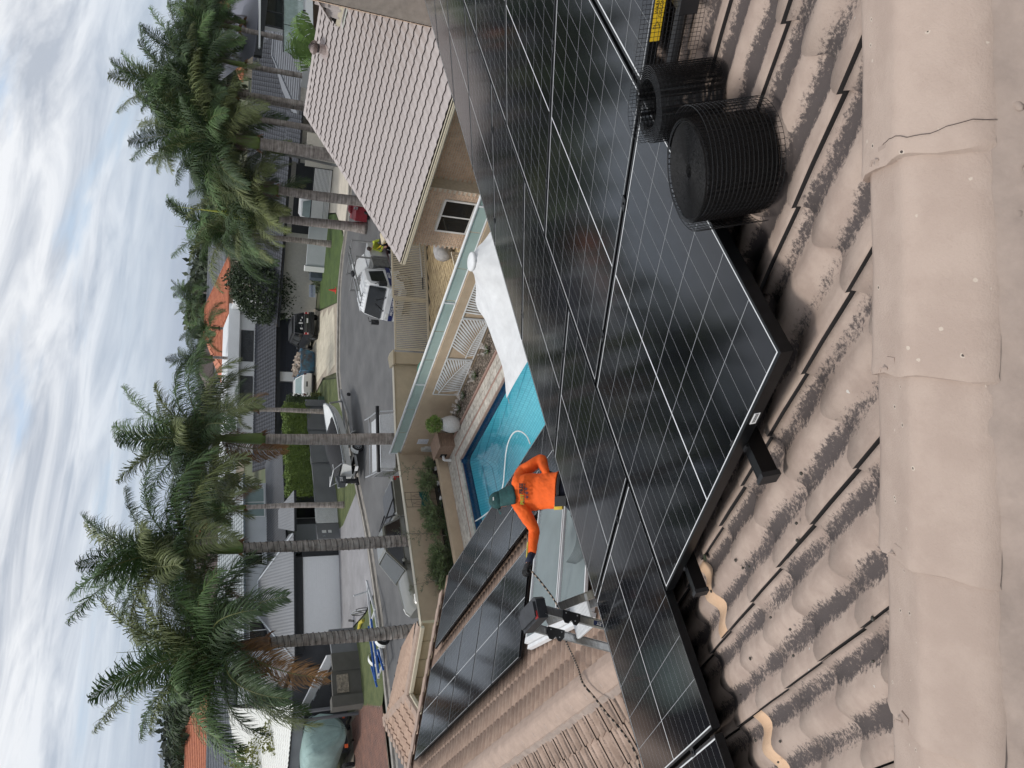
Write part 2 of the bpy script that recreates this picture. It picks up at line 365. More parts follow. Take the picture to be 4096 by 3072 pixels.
# tiles crossing the hip are cut under the caps: keep them, the caps and bedding cover the cut
def cut_tile(me, mat4, keep):                # returns mesh clipped by plane x+y=HK-.02 in plan
    bm = bmesh.new(); bm.from_mesh(me); bm.transform(mat4)
    bmesh.ops.bisect_plane(bm, geom=bm.verts[:]+bm.edges[:]+bm.faces[:], plane_co=(HK+.02, 0, 0), plane_no=(1, 1, 0), clear_inner=True)
    n = bpy.data.meshes.new('tile'); bm.transform(wm(near_house).inverted()); bm.to_mesh(n); bm.free(); n.materials.append(mat); return n
full = []
for m, x, y in ms:
    if (x+(y-TL) < HK+.05):
        lo = x+TW+y
        if lo < HK: continue
        me = cut_tile(tbs[int(x*7+y*13) % 3], m, 1) if False else None
        src_ = tbs[int(abs(x*7+y*13)) % 3]; bm = bmesh.new(); bm.from_mesh(src_); bm.transform(m)
        bmesh.ops.bisect_plane(bm, geom=bm.verts[:]+bm.edges[:]+bm.faces[:], plane_co=(HK+.02, 0, 0), plane_no=(1, 1, 0), clear_inner=True)
        if bm.faces:
            n = bpy.data.meshes.new('cut_tile'); bm.transform(wm(near_house).inverted()); bm.to_mesh(n); [n.materials.append(q_) for q_ in src_.materials]
            o = bpy.data.objects.new('tile', n); COL.objects.link(o); o.parent = near_house
        bm.free()
    else: full.append(m)
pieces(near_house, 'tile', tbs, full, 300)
# three tiles have slipped and bare a strip of unpainted clay colour: short strips lying on the course below
for (xa, ya, hh) in ((.705, 2.418, .19), (.403, 2.73, .0), (.101, 2.418, .2)):
    if hh == 0.: continue
    bm = bmesh.new(); bm.from_mesh(tf); bmesh.ops.bisect_plane(bm, geom=bm.verts[:]+bm.edges[:]+bm.faces[:], plane_co=(0, -hh, 0), plane_no=(0, 1, 0), clear_inner=True)
    bm.transform(wm(near_house).inverted() @ frame(mroof(xa, ya+.12*0+.105, -.1455), Xm, Ym, Zm)); n = bpy.data.meshes.new('bare'); bm.to_mesh(n); bm.free(); [n.materials.append(q_) for q_ in tf.materials]
    o = bpy.data.objects.new('slipped_tile', n); COL.objects.link(o); o.parent = near_house; o['label'] = 'unpainted apricot strip of a slipped tile'
b = MB()      # sarking under the tiles, both faces of the hip
b.quad(mroof(-3.3, 4.75, -.19), mroof(11.6, 4.75, -.19), mroof(11.6, -10.1, -.19), mroof(3, HK-3, -.19), mroof(-3.3, HK+3.3, -.19))
b.build('roof_underlay', M('dark_underlay', (.03, .025, .022), .9), near_house)
b = MB()      # the other face of the hip (falls away behind the camera)
def face2(x, y, off): return Vector((x, y, mroof(0, HK-x, off).z))
b.quad(face2(3, HK-3, -.135), face2(-3.3, HK+3.3, -.135), face2(-3.3, -6, -.135), face2(3, -6, -.135))
b.build('roof_slope', tile_near, near_house)
# hip caps: angular concrete pieces, each lapping the one below
hd = Vector((-1, 1, -t20)).normalized(); hs_ = Vector((1, 1, 0)).normalized(); hu = hs_.cross(hd).normalized()
if hu.z < 0: hu = -hu
h0 = mroof(HK/2, HK/2)
def hip_pt(s, wv, h): return h0+hd*s+hs_*wv+Vector((0, 0, 1))*h
prof = [(.166, -.040), (.160, -.018), (.135, .004), (.09, .028), (.045, .052), (.018, .068), (0, .074), (-.02, .070), (-.06, .052), (-.10, .032), (-.125, .014), (-.132, -.006)]
for k in range(-7, 9):
    s0 = -.385+k*.425; s1 = s0+.47; b = MB(); rs = []
    jit = random.uniform(-.004, .004)
    for s_, dh, sc in ((s0, .0, 1.0), (s0+.02, .002, 1.0), (s0+.24, .005, 1.01), (s1-.035, .017, 1.03), (s1-.01, .021, 1.03), (s1, .017, 1.03)):
        sk = .018 if s_ > s0+.3 else 0
        rs.append([hip_pt(s_+sk*(wv/.16)*.6+.004*math.sin(wv*50+k), wv*sc+jit, h+dh) for wv, h in prof])
    rs.append([hip_pt(s1+.0, wv*1.0+jit, h-.006) for wv, h in prof])
    b.rings(rs, cap=False, closed=False)
    o = b.build('ridge_cap', cap_m, near_house, smooth=True)
    md = o.modifiers.new('es', 'EDGE_SPLIT'); md.split_angle = R(38)
b = MB(); rs = []   # bedding mortar behind the caps
for i in range(241):
    s_ = -3.4+i*.03; n_ = .006*math.sin(i*1.7)+.008*math.sin(i*.37+2)+random.uniform(-.002, .002)
    rs.append([hip_pt(s_, -.118, .018+n_*.3), hip_pt(s_, -.145+n_*.3, .002+n_*.5), hip_pt(s_, -.17, -.012-n_*.4), hip_pt(s_, -.21+n_, -.035+n_*.3), hip_pt(s_, -.27+n_*1.5, -.068)])
b.rings(rs, cap=False, closed=False); b.build('mortar_bedding', mort_m, near_house, smooth=True)
b = MB(); rs = []
for i in range(241):
    s_ = -3.4+i*.03; rs.append([hip_pt(s_, .13, .0), hip_pt(s_, .163, -.03+.002*math.sin(i*.9)), hip_pt(s_, .171, -.06)])
b.rings(rs, cap=False, closed=False); b.build('mortar_front', cap_m, near_house, smooth=True)
crk = M('crack', (.06, .045, .04), .95); rq = random.Random(14)
b = MB(); b.tube([hip_pt(s_, -.133-.002*math.sin(s_*40), -.001+.0015*math.sin(s_*23)) for s_ in np.arange(-2.6, 2.8, .02)], .0022, 4); b.build('bedding_crack', crk, near_house)
for k in (-1,):
    s0 = -.385+k*.425+.45; b = MB(); b.tube([hip_pt(s0+.006*math.sin(j*.5)+rq.uniform(-.002, .002)-.03*(j/24), .15-.285*j/24, (lambda wv: np.interp(wv, [q_[0] for q_ in reversed(prof)], [q_[1] for q_ in reversed(prof)]))(.15-.285*j/24)+.0195) for j in range(25)], .0007, 3); b.build('cap_crack', crk, near_house)
for i in range(26):
    s_ = rq.uniform(-1.6, 1.9); b = MB(); b.ball(hip_pt(s_, -.150-rq.uniform(0, .05), -.006-rq.uniform(0, .012)), rq.uniform(.006, .018), rq.uniform(.005, .012), .006, 8, 5); b.build('mortar_lump', mort_m, near_house, smooth=True)
clip_m = M('cap_clip', (.40, .31, .26), .6)
for k in range(-2, 5):       # little clips that pin each cap, painted over
    s0 = -.385+k*.425+.425; b = MB(); c = hip_pt(s0+.025, .062, .061); b.obox(c, hd*.014, hs_*.016-Vector((0, 0, .008)), hu*.002)
    b.tube([c+hd*.012+hs_*.01, c+hd*.012+hs_*.024+hu*.003, c+hd*.022+hs_*.03+hu*.001], .0022, 5); b.build('cap_clip', clip_m, near_house)
# snail shells, droppings and a dry leaf on the tiles
shell = M('snail_shell', (.05, .045, .035), .5); drop = M('bird_dropping', (.75, .74, .7), .9); leafm = M('dry_leaf', (.045, .055, .03), .8)
rnd = random.Random(4)
for i in range(24):
    x, y = rnd.uniform(-.1, .95), rnd.uniform(1.3, 2.7)
    if x+y < HK+.3: continue
    p = mroof(x, y, -.118); mm = MB(); mm.ball(p, rnd.uniform(.004, .008), .006, .004, 7, 4); one(mm, 'snail_shell', shell, 'tiny dark snail shell stuck on a beige roof tile', 'shell', 'snail shells on the near tiles')
mm = MB(); p = mroof(.99, 2.36, -.115); mm.slab([p, p+Xm*.012+Ym*.014, p+Xm*.004+Ym*.034, p-Xm*.016+Ym*.03, p-Xm*.014+Ym*.008], Zm*.003); one(mm, 'fallen_leaf', leafm, 'dark green leaf fragment lying on the tiles by the panel rail', 'leaf')
# upper storey walls, eave and gutter of the own house
b = MB(); brick_plain = M('own_render', (.42, .34, .26), .85, var=.08)
b.box(-3.0, 11.2, -5, 4.1, 0, 5.75); b.build('wall', brick_plain, near_house)
b = MB(); e = mroof(0, 4.72, -.2).z; b.box(-3.2, 11.5, 4.62, 4.78, e-.1, e+.02); b.build('gutter', M('cream_colorbond', (.60, .54, .42), .45, var=.04), near_house)
# ================================================================ solar panels
def make_panel(label, group, lw=1., lm=None):
    W_, H_ = 1.134, 1.722; fr = .011
    t = thing('solar_panel', label, 'solar panel', group=group)
    b = MB(); Z0, Z1 = -.035, .0012
    b.box(0, W_, 0, fr, Z0, Z1).box(0, W_, H_-fr, H_, Z0, Z1).box(0, fr, fr, H_-fr, Z0, Z1-.0003).box(W_-fr, W_, fr, H_-fr, Z0, Z1-.0003)
    b.box(0, W_, 0, .03, Z0, Z0+.002).box(0, W_, H_-.03, H_, Z0, Z0+.002)
    b.build('frame', frame_m, t, local=True)
    b = MB(); b.box(fr, W_-fr, fr, H_-fr, -.006, -.0015); b.build('glass', pv, t, local=True)
    b = MB(); z = -.0009
    def ln(x0, x1, y0, y1): b.quad((x0, y0, z), (x1, y0, z), (x1, y1, z), (x0, y1, z))
    bd = .008; a0 = fr; ax = W_-fr; ay = H_-fr
    x0, x1, y0, y1 = a0+bd*.8, ax-bd*.8, a0+bd, ay-bd
    for k in range(1, 6): x = x0+(x1-x0)*k/6; ln(x-.0010*lw, x+.0010*lw, y0, y1)
    ym = (y0+y1)/2; z = -.0011
    for hlf in (0, 1):
        for k in range(1, 9):
            y = y0+(ym-y0)*k/9+(ym-y0)*hlf; ln(x0, x1, y-.0006*lw, y+.0006*lw)
    b.build('cell_grid', lm or thin_line, t, local=True)
    b = MB(); z = -.0009; ln(a0, ax, a0, a0+bd); ln(a0, ax, ay-bd, ay); ln(a0, a0+bd*.8, a0+bd, ay-bd); ln(ax-bd*.8, ax, a0+bd, ay-bd); ln(x0, x1, ym-.0045*lw**.4, ym+.0045*lw**.4); b.build('white_border', white_line, t, local=True)
    return t
pan0 = make_panel('', 'black solar panels on the upper roof'); pan1 = make_panel('', 'x', 2.2, M('cell_gap_grey', (.15, .155, .16), .5, var=.02)); first = {}
def place_panel(m, label, group):
    src = pan0 if 'upper' in group else pan1
    if src.name not in first: r = src; first[src.name] = 1
    else: r = dup(src, (0, 0, 0))
    r.matrix_world = m; r.location = m.translation; r.rotation_euler = m.to_euler(); WM[r.name] = m.copy(); r['label'] = label; r['group'] = group
    return r
G1 = 'black solar panels on the upper roof'
def mp_panel(e0, s0):   # e0,s0: outer corner (right-handed: x along eave, y down slope)
    return frame(PO+Xm*e0+Ym*s0, Xm, Ym, Zm)
ordn = ['first', 'second', 'third', 'fourth', 'fifth', 'sixth', 'seventh', 'eighth', 'ninth', 'tenth', 'eleventh', 'twelfth']
for k in range(9):
    place_panel(mp_panel(-.012+1.154*k, -.012), ('solar panel at the near corner of the array with a barcode label on its frame' if k == 0 else 'solar panel beneath the wire mesh roll, middle row' if k == 1 else f'{ordn[k]} solar panel from the near corner in the middle row of the upper roof'), G1)
for k in range(-2, 9):
    place_panel(mp_panel(.5361-1.122+1.154*k, 1.730), (f'{ordn[k+2]} solar panel from the left in the lowest row of the upper roof'), G1)
for k in range(3):
    place_panel(mp_panel(1.142+1.154*k, -1.754), (f'{ordn[k]} solar panel from the left in the top row of the upper roof'), G1)
def rail(x0, x1, s, lbl, grp='black mounting rails'):
    t = thing('mounting_rail', lbl, 'rail', tuple(PO+Xm*(x0-PO.x)+Ym*s), group=grp); c = lambda x, ds, z: PO+Xm*(x-PO.x)+Ym*(s+ds)+Zm*z
    b = MB(); b.beam(c(x0, -.021, -.062), c(x1, -.021, -.062), .006, .05, Zm); b.beam(c(x0, .021, -.062), c(x1, .021, -.062), .006, .05, Zm)
    b.beam(c(x0, 0, -.085), c(x1, 0, -.085), .046, .005, Zm); b.beam(c(x0, 0, -.040), c(x1, 0, -.040), .036, .005, Zm); b.build('rail', rail_m, t)
    b = MB(); b.beam(c(x0-.012, 0, -.062), c(x0+.004, 0, -.062), .052, .058, Zm); b.build('end_cap', blk, t)
    if x0 > .5:
        b = MB(); b.beam(c(x0+.10, 0, -.036), c(x0+.135, 0, -.036), .03, .012, Zm); b.beam(c(x0+.128, 0, -.02), c(x0+.134, 0, -.02), .03, .045, Zm)
        b.tube([c(x0+.115, 0, -.03), c(x0+.115, 0, -.012)], .006, 6); b.build('end_clamp', blk, t)
    for x in np.arange(x0+.35, x1, 1.2): b = MB(); b.beam(c(x, 0, -.09), c(x, 0, -.13), .03, .005, Ym); b.beam(c(x, -.1, -.1255), c(x, .05, -.1255), .035, .005, Zm); b.build('roof_hook', alu, t)
rail(.872, 11.4, .47, 'upper black mounting rail whose capped end pokes out beside the near corner panel')
rail(.872, 11.4, 1.455, 'lower black mounting rail whose capped end pokes out below the near corner panel')
rail(-.86, 11.4, 2.15, 'black mounting rail under the top half of the lowest panel row')
rail(-.86, 11.4, 3.1, 'black mounting rail under the bottom half of the lowest panel row')
rail(2.03, 5.7, -.36, 'black mounting rail with a blunt rubber end under the top panel row')
for (x, s) in ((PO.x+1.13, .47), (PO.x+1.13, 1.3), (PO.x+2.285, .47), (PO.x+2.285, 1.3), (PO.x+3.44, .47), (PO.x+3.44, 1.3), (PO.x+.55, 2.15), (PO.x+.55, 3.1), (PO.x+1.705, 2.15), (PO.x+1.705, 3.1), (PO.x+2.86, 2.15), (PO.x+2.86, 3.1), (PO.x+4.01, 2.15), (PO.x+4.01, 3.1), (PO.x-.604, 2.15), (PO.x-.604, 3.1)):
    b = MB(); c = PO+Xm*(x-PO.x)+Ym*s; b.beam(c-Ym*.03, c+Ym*.03, .034, .004, Zm); b.tube([c, c+Zm*.006], .006, 6)
    b.xf(Matrix.Translation(Zm*.0035)); one(b, 'mid_clamp', frame_m, 'small black clamp bridging the gap between two panels', 'clamp', 'mid clamps between panels')
lab = M('paper_label', (.8, .8, .8), .5, var=.02); ink = M('black_ink', (.01, .01, .01), .5)
b = MB(); c = PO+Xm*(-.0135)+Ym*.30+Zm*(-.017); b.obox(c, Ym*.028, Xm*.0006, Zm*.009); t = one(b, 'barcode_label', lab, 'small white barcode sticker on the side of the near panel frame', 'label')
b = MB()
for i in range(14): b.obox(c+Ym*(-.024+i*.0034)-Xm*.0009, Ym*(.0005+.0006*(i % 3 == 0)), Xm*.0002, Zm*.005)
b.build('bars', ink, t)
yl = M('warning_yellow', (.75, .5, .03), .45, var=.03)
t = thing('warning_label', 'yellow WARNING DISCONNECT label on black conduit under the top row of panels', 'label', tuple(PO+Xm*1.06+Ym*(-.5)-Zm*.1))
ys_ = Vector((1, 0, 0)).cross(Zm)
c = PO+Xm*1.139+Ym*(-.40)+Zm*(-.0175)
nv = -Xm; tv = Ym; bv = -Zm
b = MB(); b.obox(c, tv*.21, bv*.0165, nv*.0006); b.build('label_sheet', yl, t)
for txt, off, sz in (('WARNING', .0075, .0155), ('DISCONNECT', -.006, .0155)):
    text_mesh(txt, sz, ink, t, frame(c+nv*.0009+bv*off*1.0+tv*(.02 if txt[0] == 'W' else .04), -tv, -bv, nv) if False else frame(c+nv*.0009-bv*off+tv*.08, -tv, -bv, nv), depth=.0002)
b = MB(); q = c+nv*.001+tv*.155; b.tube([q-bv*.012, q+bv*.012, q+tv*.0-bv*.0+bv*.012], .0009, 3); b.tube([q-bv*.012+tv*.011, q+bv*.012+tv*.011, q-tv*.012, q-bv*.012+tv*.011], .0009, 4); b.build('warning_triangle', ink, t)
one(MB().tube([PO+Xm*1.10+Ym*(-1.7)-Zm*.075, PO+Xm*1.10+Ym*(-.02)-Zm*.075], .02, 8), 'conduit', blk, 'black cable conduit running under the panel edge', 'conduit')
# ================================================================ wire mesh strip, loop and roll
def grid_wire(b, path, z0, z1, nrm, wr=.0008, dz=.0127, step=.0127, sides=3):
    """welded wire mesh swept along `path` (points on the base), wires rising along nrm"""
    nz = int(round((z1-z0)/dz))
    for i in range(nz+1): b.tube([p+nrm*(z0+(z1-z0)*i/nz) for p in path], wr, sides, cap=False)
    acc = 0.; last = path[0]
    for p in path:
        acc += (p-last).length
        if acc >= step: b.tube([p+nrm*z0, p+nrm*z1], wr, sides, cap=False); acc = 0.
        last = p
def dens(pts, ds=.0064):
    out = []
    for a, b_ in zip(pts, pts[1:]):
        n = max(1, int((b_-a).length/ds)); out += [a+(b_-a)*i/n for i in range(n)]
    return out+[pts[-1]]
Zr = Zm
def rp(x, y, off=-.118): return mroof(x, y, off)
def spiral(cx, cy, r0, r1, turns, a0, n=44, zj=0.):
    P = []; c = rp(cx, cy)
    for i in range(int(turns*n)+1):
        a = a0+2*math.pi*i/n; r = r0+(r1-r0)*i/(turns*n)
        P.append(c+Xm*math.cos(a)*r+Ym*math.sin(a)*r+Zr*zj)
    return P
Zr = Zm
def rpt(u, s, z=-.118): return PO+Xm*u+Ym*s+Zm*z
def spir(cu, cs, r0, r1, turns, a0, n=60):
    P = []
    for i in range(int(turns*n)+1):
        a = a0+2*math.pi*i/n; r = r0+(r1-r0)*i/(turns*n); P.append(rpt(cu+math.cos(a)*r, cs+math.sin(a)*r))
    return P
roll = thing('wire_mesh_roll', 'roll of black bird mesh standing on the tiles with its end unwound beside the panels', 'mesh roll', tuple(rpt(.53, -.16)))
b = MB()
strip = [rpt(1.04+.01*math.sin(s*7), s) for s in np.arange(-2.0, -.08, .05)]+[rpt(1.035, -.06), rpt(1.028, -.02), rpt(1.0, .012), rpt(.955, .022), rpt(.90, .012)]
grid_wire(b, dens(strip), 0, .2, Zm, wr=.0008)
b.build('unwound_strip', wire_m, roll)
b = MB(); grid_wire(b, dens(spir(.875, -.150, .07, .115, 7.4, 1.2, 44)), 0, .2, Zm, wr=.0009, step=.0127); b.build('small_loop', wire_m, roll)
b = MB(); grid_wire(b, dens(spir(.535, -.165, .135, .142, 2.5, 0.3, 60), .02), 0, .205, Zm, wr=.0007)
grid_wire(b, dens(spir(.53, -.185, .142, .178, 1.05, 2.2, 60), .012), 0, .2, Zm, wr=.0009)
b.build('outer_turns', wire_m, roll)
b = MB(); prof_ = [(.130, 0.0), (.132, .004), (.132, .198)]
r_ = .130
while r_ > .024: prof_ += [(r_, .2005), (r_-.0012, .199), (r_-.0022, .1945), (r_-.0034, .199)]; r_ -= .0042
prof_ += [(.02, .197), (.018, .12), (.001, .12)]
b.lathe(prof_, rpt(.535, -.165), 56, M_=frame((0, 0, 0), Xm, Ym, Zm).to_3x3()); b.build('wound_core', M('wound_wire', (.012, .012, .013), .75, .0, .4, 90, bump=.004, bscale=160), roll, smooth=False)
# the dense inner turns read as ribs round the core
b = MB()
for i in range(17): 
    z = .002+i*.0127; b.tube([rpt(.535+.133*math.cos(a), -.165+.133*math.sin(a), -.118+z) for a in np.linspace(0, 2*math.pi, 49)], .0009, 3, cap=False)
for i in range(66):
    a = 2*math.pi*i/66; b.tube([rpt(.535+.133*math.cos(a), -.165+.133*math.sin(a), -.118+z) for z in (0, .2)], .0009, 3, cap=False)
b.build('inner_turns', wire_m, roll)
# ================================================================ lower roof (ridge along y, slopes to the pool on +x)
aL = R(19.6); cL, sL_, tL = math.cos(aL), math.sin(aL), math.tan(aL)
LO = Vector((2.6085, 11.4335, 4.695)); XL = Vector((0, -1, 0)); YL = Vector((cL, 0, -sL_)); ZL = Vector((sL_, 0, cL))
def lroof(x, y, off=-.12): return Vector((x, y, LO.z-(x-LO.x)*tL+off/cL))
RX = 1.66                                        # ridge line x
low = thing('lower_roof', 'pinkish beige tiled lower roof carrying two rows of solar panels', 'roof', (3, 10, 0))
lt = make_tile(tile_low, 8, rows=2, amp=.015, th=.015, stain=.85, name='tile')
msl = []
for iy in range(0, 38):
    for ix in range(0, 17):
        y = 4.75+TW*iy+.151*(ix % 2)*0; x = RX+.12+.3117*(ix+1)
        if x > 6.5 or y > 15.5: continue
        msl.append(frame(lroof(x, y+TW, -.135), XL, YL, ZL))
pieces(low, 'tile', lt, msl, 300)
XK = Vector((0, 1, 0)); YK = Vector((-cL, 0, -sL_)); ZK = Vector((-sL_, 0, cL))
def kroof(x, y, off=-.12): return Vector((x, y, LO.z-(2*RX-x-LO.x)*tL+off/cL))
lt2 = make_tile(tile_mat('ribbed_tile', (.33, .24, .19), (.42, .31, .25), (.09, .07, .06), .8, streak=.8), 10, rows=2, amp=.02, th=.018, stain=1.1, name='tile')
kthing = thing('ribbed_roof_slope', 'old ribbed tile slope behind the lower ridge with dark grooves', 'roof', (0, 9, 0)); ms2 = []
for iy in range(-3, 37):
    for ix in range(0, 14):
        y = 4.75+TW*iy; x = RX-.12-.3117*(ix+1)
        if y > 15.4: continue
        ms2.append(frame(kroof(x, y, -.135), XK, YK, ZK))
pieces(kthing, 'tile', lt2, ms2, 300)
b = MB(); b.quad(kroof(RX, 3.5, -.17), kroof(RX, 15.6, -.17), kroof(-3.2, 15.6, -.17), kroof(-3.2, 3.5, -.17)); b.build('underlay', MATS['dark_underlay'], kthing)
b = MB(); b.quad(lroof(RX, 4.2, -.17), lroof(6.45, 4.2, -.17), lroof(6.45, 15.62, -.17), lroof(RX, 15.62, -.17)); b.build('underlay', MATS['dark_underlay'], low)
capl = M('ridge_cap_low', (.40, .30, .245), .85, var=.1, scale=7, bump=.002, bscale=70, rnd=.03)
rz0 = lroof(RX, 0, -.12).z
for k in range(30):
    y0 = 4.5+k*.375; y1 = y0+.405; b = MB(); rs = []
    for yy, dh, sc in ((y0, 0, 1), (y0+.02, .002, 1), (y1-.03, .012, 1.04), (y1, .012, 1.05)):
        rs.append([Vector((RX+wx*sc, yy, rz0+h+dh)) for wx, h in ((-.16, -.05), (-.15, -.025), (-.10, .01), (-.04, .04), (.0, .047), (.04, .04), (.10, .01), (.15, -.025), (.16, -.05))])
    b.rings(rs, cap=False, closed=False); b.build('ridge_cap', capl, low, smooth=False)
    if k % 1 == 0:
        b = MB(); b.beam((RX-.07, y1-.01, rz0+.038), (RX-.12, y1-.01, rz0+.012), .018, .004); b.build('cap_clip', clip_m, low)
b = MB()
for k in range(0, 40):     # mortar bedding, scalloped into the ribs of the back slope
    y = 4.6+k*.277; b.add([kroof(RX-.14, y, -.09), kroof(RX-.14, y+.277, -.09), kroof(RX-.21-.02*(k % 2), y+.277, -.12), kroof(RX-.21, y, -.12)], [(0, 1, 2, 3)])
b.build('mortar_bedding', mort_m, low)
for k in range(12):        # verge caps at the street end
    x0 = RX+.1+k*.36; c = [lroof(x0, 15.6, -.06), lroof(x0+.38, 15.6, -.05)]
    b = MB(); b.slab([lroof(x0, 15.48, -.075), lroof(x0+.38, 15.48, -.06), lroof(x0+.38, 15.72, -.06), lroof(x0, 15.72, -.075)], Vector((0, 0, .03))); b.box(x0, x0+.37, 15.69, 15.72, c[1].z-.1, c[1].z); b.build('verge_tile', capl, low)
b = MB(); b.box(-3, 6.35, 4.1, 15.5, 0, 2.9); b.build('wall', M('tan_render', (.46, .355, .25), .85, var=.06, scale=3, bump=.0012, bscale=160), low)
b = MB(); z = lroof(6.5, 0, -.2).z; b.box(6.40, 6.50, 4.6, 15.6, z-.10, z-.01); b.build('gutter', MATS['cream_colorbond'], low)
b = MB(); b.slab([(RX-.1, 15.55, 4.6), (6.4, 15.55, 3.0), (6.4, 15.55, 2.8), (-3, 15.55, 2.8), (-3, 15.55, 3.0)], (0, -.12, 0)); b.build('gable_wall', MATS['tan_render'], low)
# lower panels
GN, GF = 'panels in the near row on the lower roof', 'panels in the far row on the lower roof'
for k in range(5):
    t_hi = 3.44-1.154*k
    place_panel(frame(LO+Vector((0, t_hi+.012, 0))+YL*(-.012), XL, YL, ZL), f'{ordn[k]} panel from the street end of the near row on the lower roof', GN)
for k in range(9):
    t_hi = 3.42-1.154*k
    place_panel(frame(LO+Vector((0, t_hi+.012, 0))+YL*2.125, XL, YL, ZL), f'{ordn[k]} panel from the street end of the far row beside the pool', GF)
for s, y0, y1, lb in ((.35, 9.05, 15.05, 'silver rail end under the upper part of the near row'), (1.38, 9.05, 15.05, 'rail under the lower part of the near row'), (2.48, 4.8, 15.05, 'rail under the upper part of the far row'), (3.5, 4.8, 15.05, 'rail under the lower part of the far row')):
    b = MB(); p = LO+YL*s-ZL*.06; b.beam(Vector((p.x, y0, p.z)), Vector((p.x, y1, p.z)), .04, .045, ZL); one(b, 'mounting_rail', alu, lb, 'rail', 'rails on the lower roof')
# bird mesh skirts already fitted round the lower rows
sk = M('skirt_wire', (.03, .026, .024), .5)
def skirt(p0, p1, h, nrm, label, out=Vector((0, 0, 0))):
    b = MB(); d = p1-p0; n = int(d.length/.025)
    for i in range(n+1): q = p0+d*i/n; b.tube([q, q-nrm*h*.55+out*.4, q-nrm*h+out], .0011, 3, cap=False)
    for j in range(6): f_ = j/5; b.tube([p0-nrm*h*f_+out*f_, p1-nrm*h*f_+out*f_], .0011, 3, cap=False)
    one(b, 'mesh_skirt', sk, label, 'mesh', 'bird mesh skirts')
y_hi = LO.y+3.46; y_lo = LO.y-2.36
skirt(Vector((LO.x, y_lo, LO.z))-YL*.014-ZL*.01, Vector((LO.x, y_hi, LO.z))-YL*.014-ZL*.01, .12, ZL, 'bird mesh skirt closing the upslope edge of the near lower row', out=-YL*.10)
skirt(Vector((LO.x, y_lo, LO.z))-ZL*.01, Vector((LO.x, y_lo, LO.z))+YL*1.72-ZL*.01, .12, ZL, 'bird mesh skirt on the tiles beside the last panel of the near row', out=Vector((0, -.2, 0)))
skirt(Vector((LO.x, y_hi, LO.z))-ZL*.01, Vector((LO.x, y_hi, LO.z))+YL*1.72-ZL*.01, .12, ZL, 'bird mesh skirt at the street end of the near row', out=Vector((0, .08, 0)))
# frosted glass roof light with white bars beside the near row
gl = M('frosted_glass', (.23, .275, .28), .22, var=.12, scale=.8, spec=.5)
sky_t = thing('roof_light', 'large frosted grey glass roof light with white glazing bars on the lower roof', 'roof light', tuple(lroof(3.6, 8, 0)))
xa, xb_, ya, ym_, yb = 2.45, 5.9, 7.02, 7.87, 8.92
def lp(x, y, o): return lroof(x, y, o)
for y0, y1 in ((ya-2.2, ya-.03), (ya, ym_-.03), (ym_+.03, yb)):
    x0 = 2.42+(y0-7.05)*.17 if y0 > 6.5 else 2.1; x1 = 2.42+(y1-7.05)*.17
    if y0 < 6.5: continue
    b = MB(); b.slab([lp(x0, y0, -.03), lp(xb_, y0, -.03), lp(xb_, y1, -.03), lp(x1, y1, -.03)], ZL*-.012); b.build('pane', gl, sky_t)
for y0, wd in ((ym_-.03, .02), (ym_+.03, .02), (yb, .03), (ya, .025)):
    x0 = 2.42+(y0-7.05)*.17; b = MB(); b.beam(lp(x0, y0, -.02), lp(xb_, y0, -.02), wd, .035, ZL); b.build('glazing_bar', alu_w, sky_t)
b = MB(); b.beam(lp(2.40, ya-.1, -.05), lp(2.74, yb+.04, -.05), .07, .09, ZL); b.beam(lp(2.40-.08, ya-.1, -.08), lp(2.74-.08, yb+.04, -.08), .05, .06, ZL); b.build('head_flashing', alu_w, sky_t)
# ================================================================ step ladder
lad = thing('step_ladder', 'aluminium step ladder with black plastic top cap marked BAILEY standing on the lower roof', 'ladder', (1.6, 5.0, 5.0))
def stile(a, bb, lab_=None):
    a, bb = Vector(a), Vector(bb); b = MB(); d = (bb-a).normalized(); wx = Vector((0, 1, 0)).cross(d).normalized()
    b.beam(a, bb, .003, .062, wx); b.beam(a+wx*.03-Vector((0, .01, 0))*0, bb+wx*.03, .022, .003, wx); b.beam(a-wx*.03, bb-wx*.03, .022, .003, wx); return b.build('stile', alu, lad)
FR = Vector((1.70, 4.865, 6.28)); FL = Vector((1.69, 5.175, 6.28)); fd = Vector((-.16, 0, -.46)); rdv = Vector((.10, 0, -.42))
stile(FR, FR+fd*2.5); stile(FL, FL+fd*2.5+Vector((0, .03, 0))); stile(FR+Vector((0.02, .02, -.13)), FR+rdv*2.7); stile(FL+Vector((.02, -.02, -.13)), FL+rdv*2.7)
cap = MB(); c0 = (FR+FL)/2+Vector((.03, 0, .05))
cap.slab([c0+Vector(v) for v in ((-.08, -.16, -.06), (.06, -.17, -.06), (.085, -.14, -.06), (.085, .14, -.06), (.06, .17, -.06), (-.08, .16, -.06))], (0, 0, .075))
cap.slab([c0+Vector(v) for v in ((-.06, -.14, .015), (.05, -.15, .015), (.05, .15, .015), (-.06, .14, .015))], (0, 0, .02))
ladcap = cap.build('top_cap', M('cap_plastic', (.035, .037, .042), .55, var=.2, scale=20, bump=.001, bscale=90), lad)
b = MB()
for dy in (-.08, .0, .08): b.slab([c0+Vector((x*.03, dy+y*.03, .026)) for x, y in ((-1, -1), (1, -1), (1.3, 0), (1, 1), (-1, 1))], (0, 0, .004))
b.build('recess', M('cap_recess', (.012, .012, .014), .6), lad)
b = MB(); b.box(c0.x-.072, c0.x-.02, c0.y-.153, c0.y-.11, c0.z-.045, c0.z+.022); b.build('red_corner', M('red_plastic', (.30, .02, .02), .5), lad)
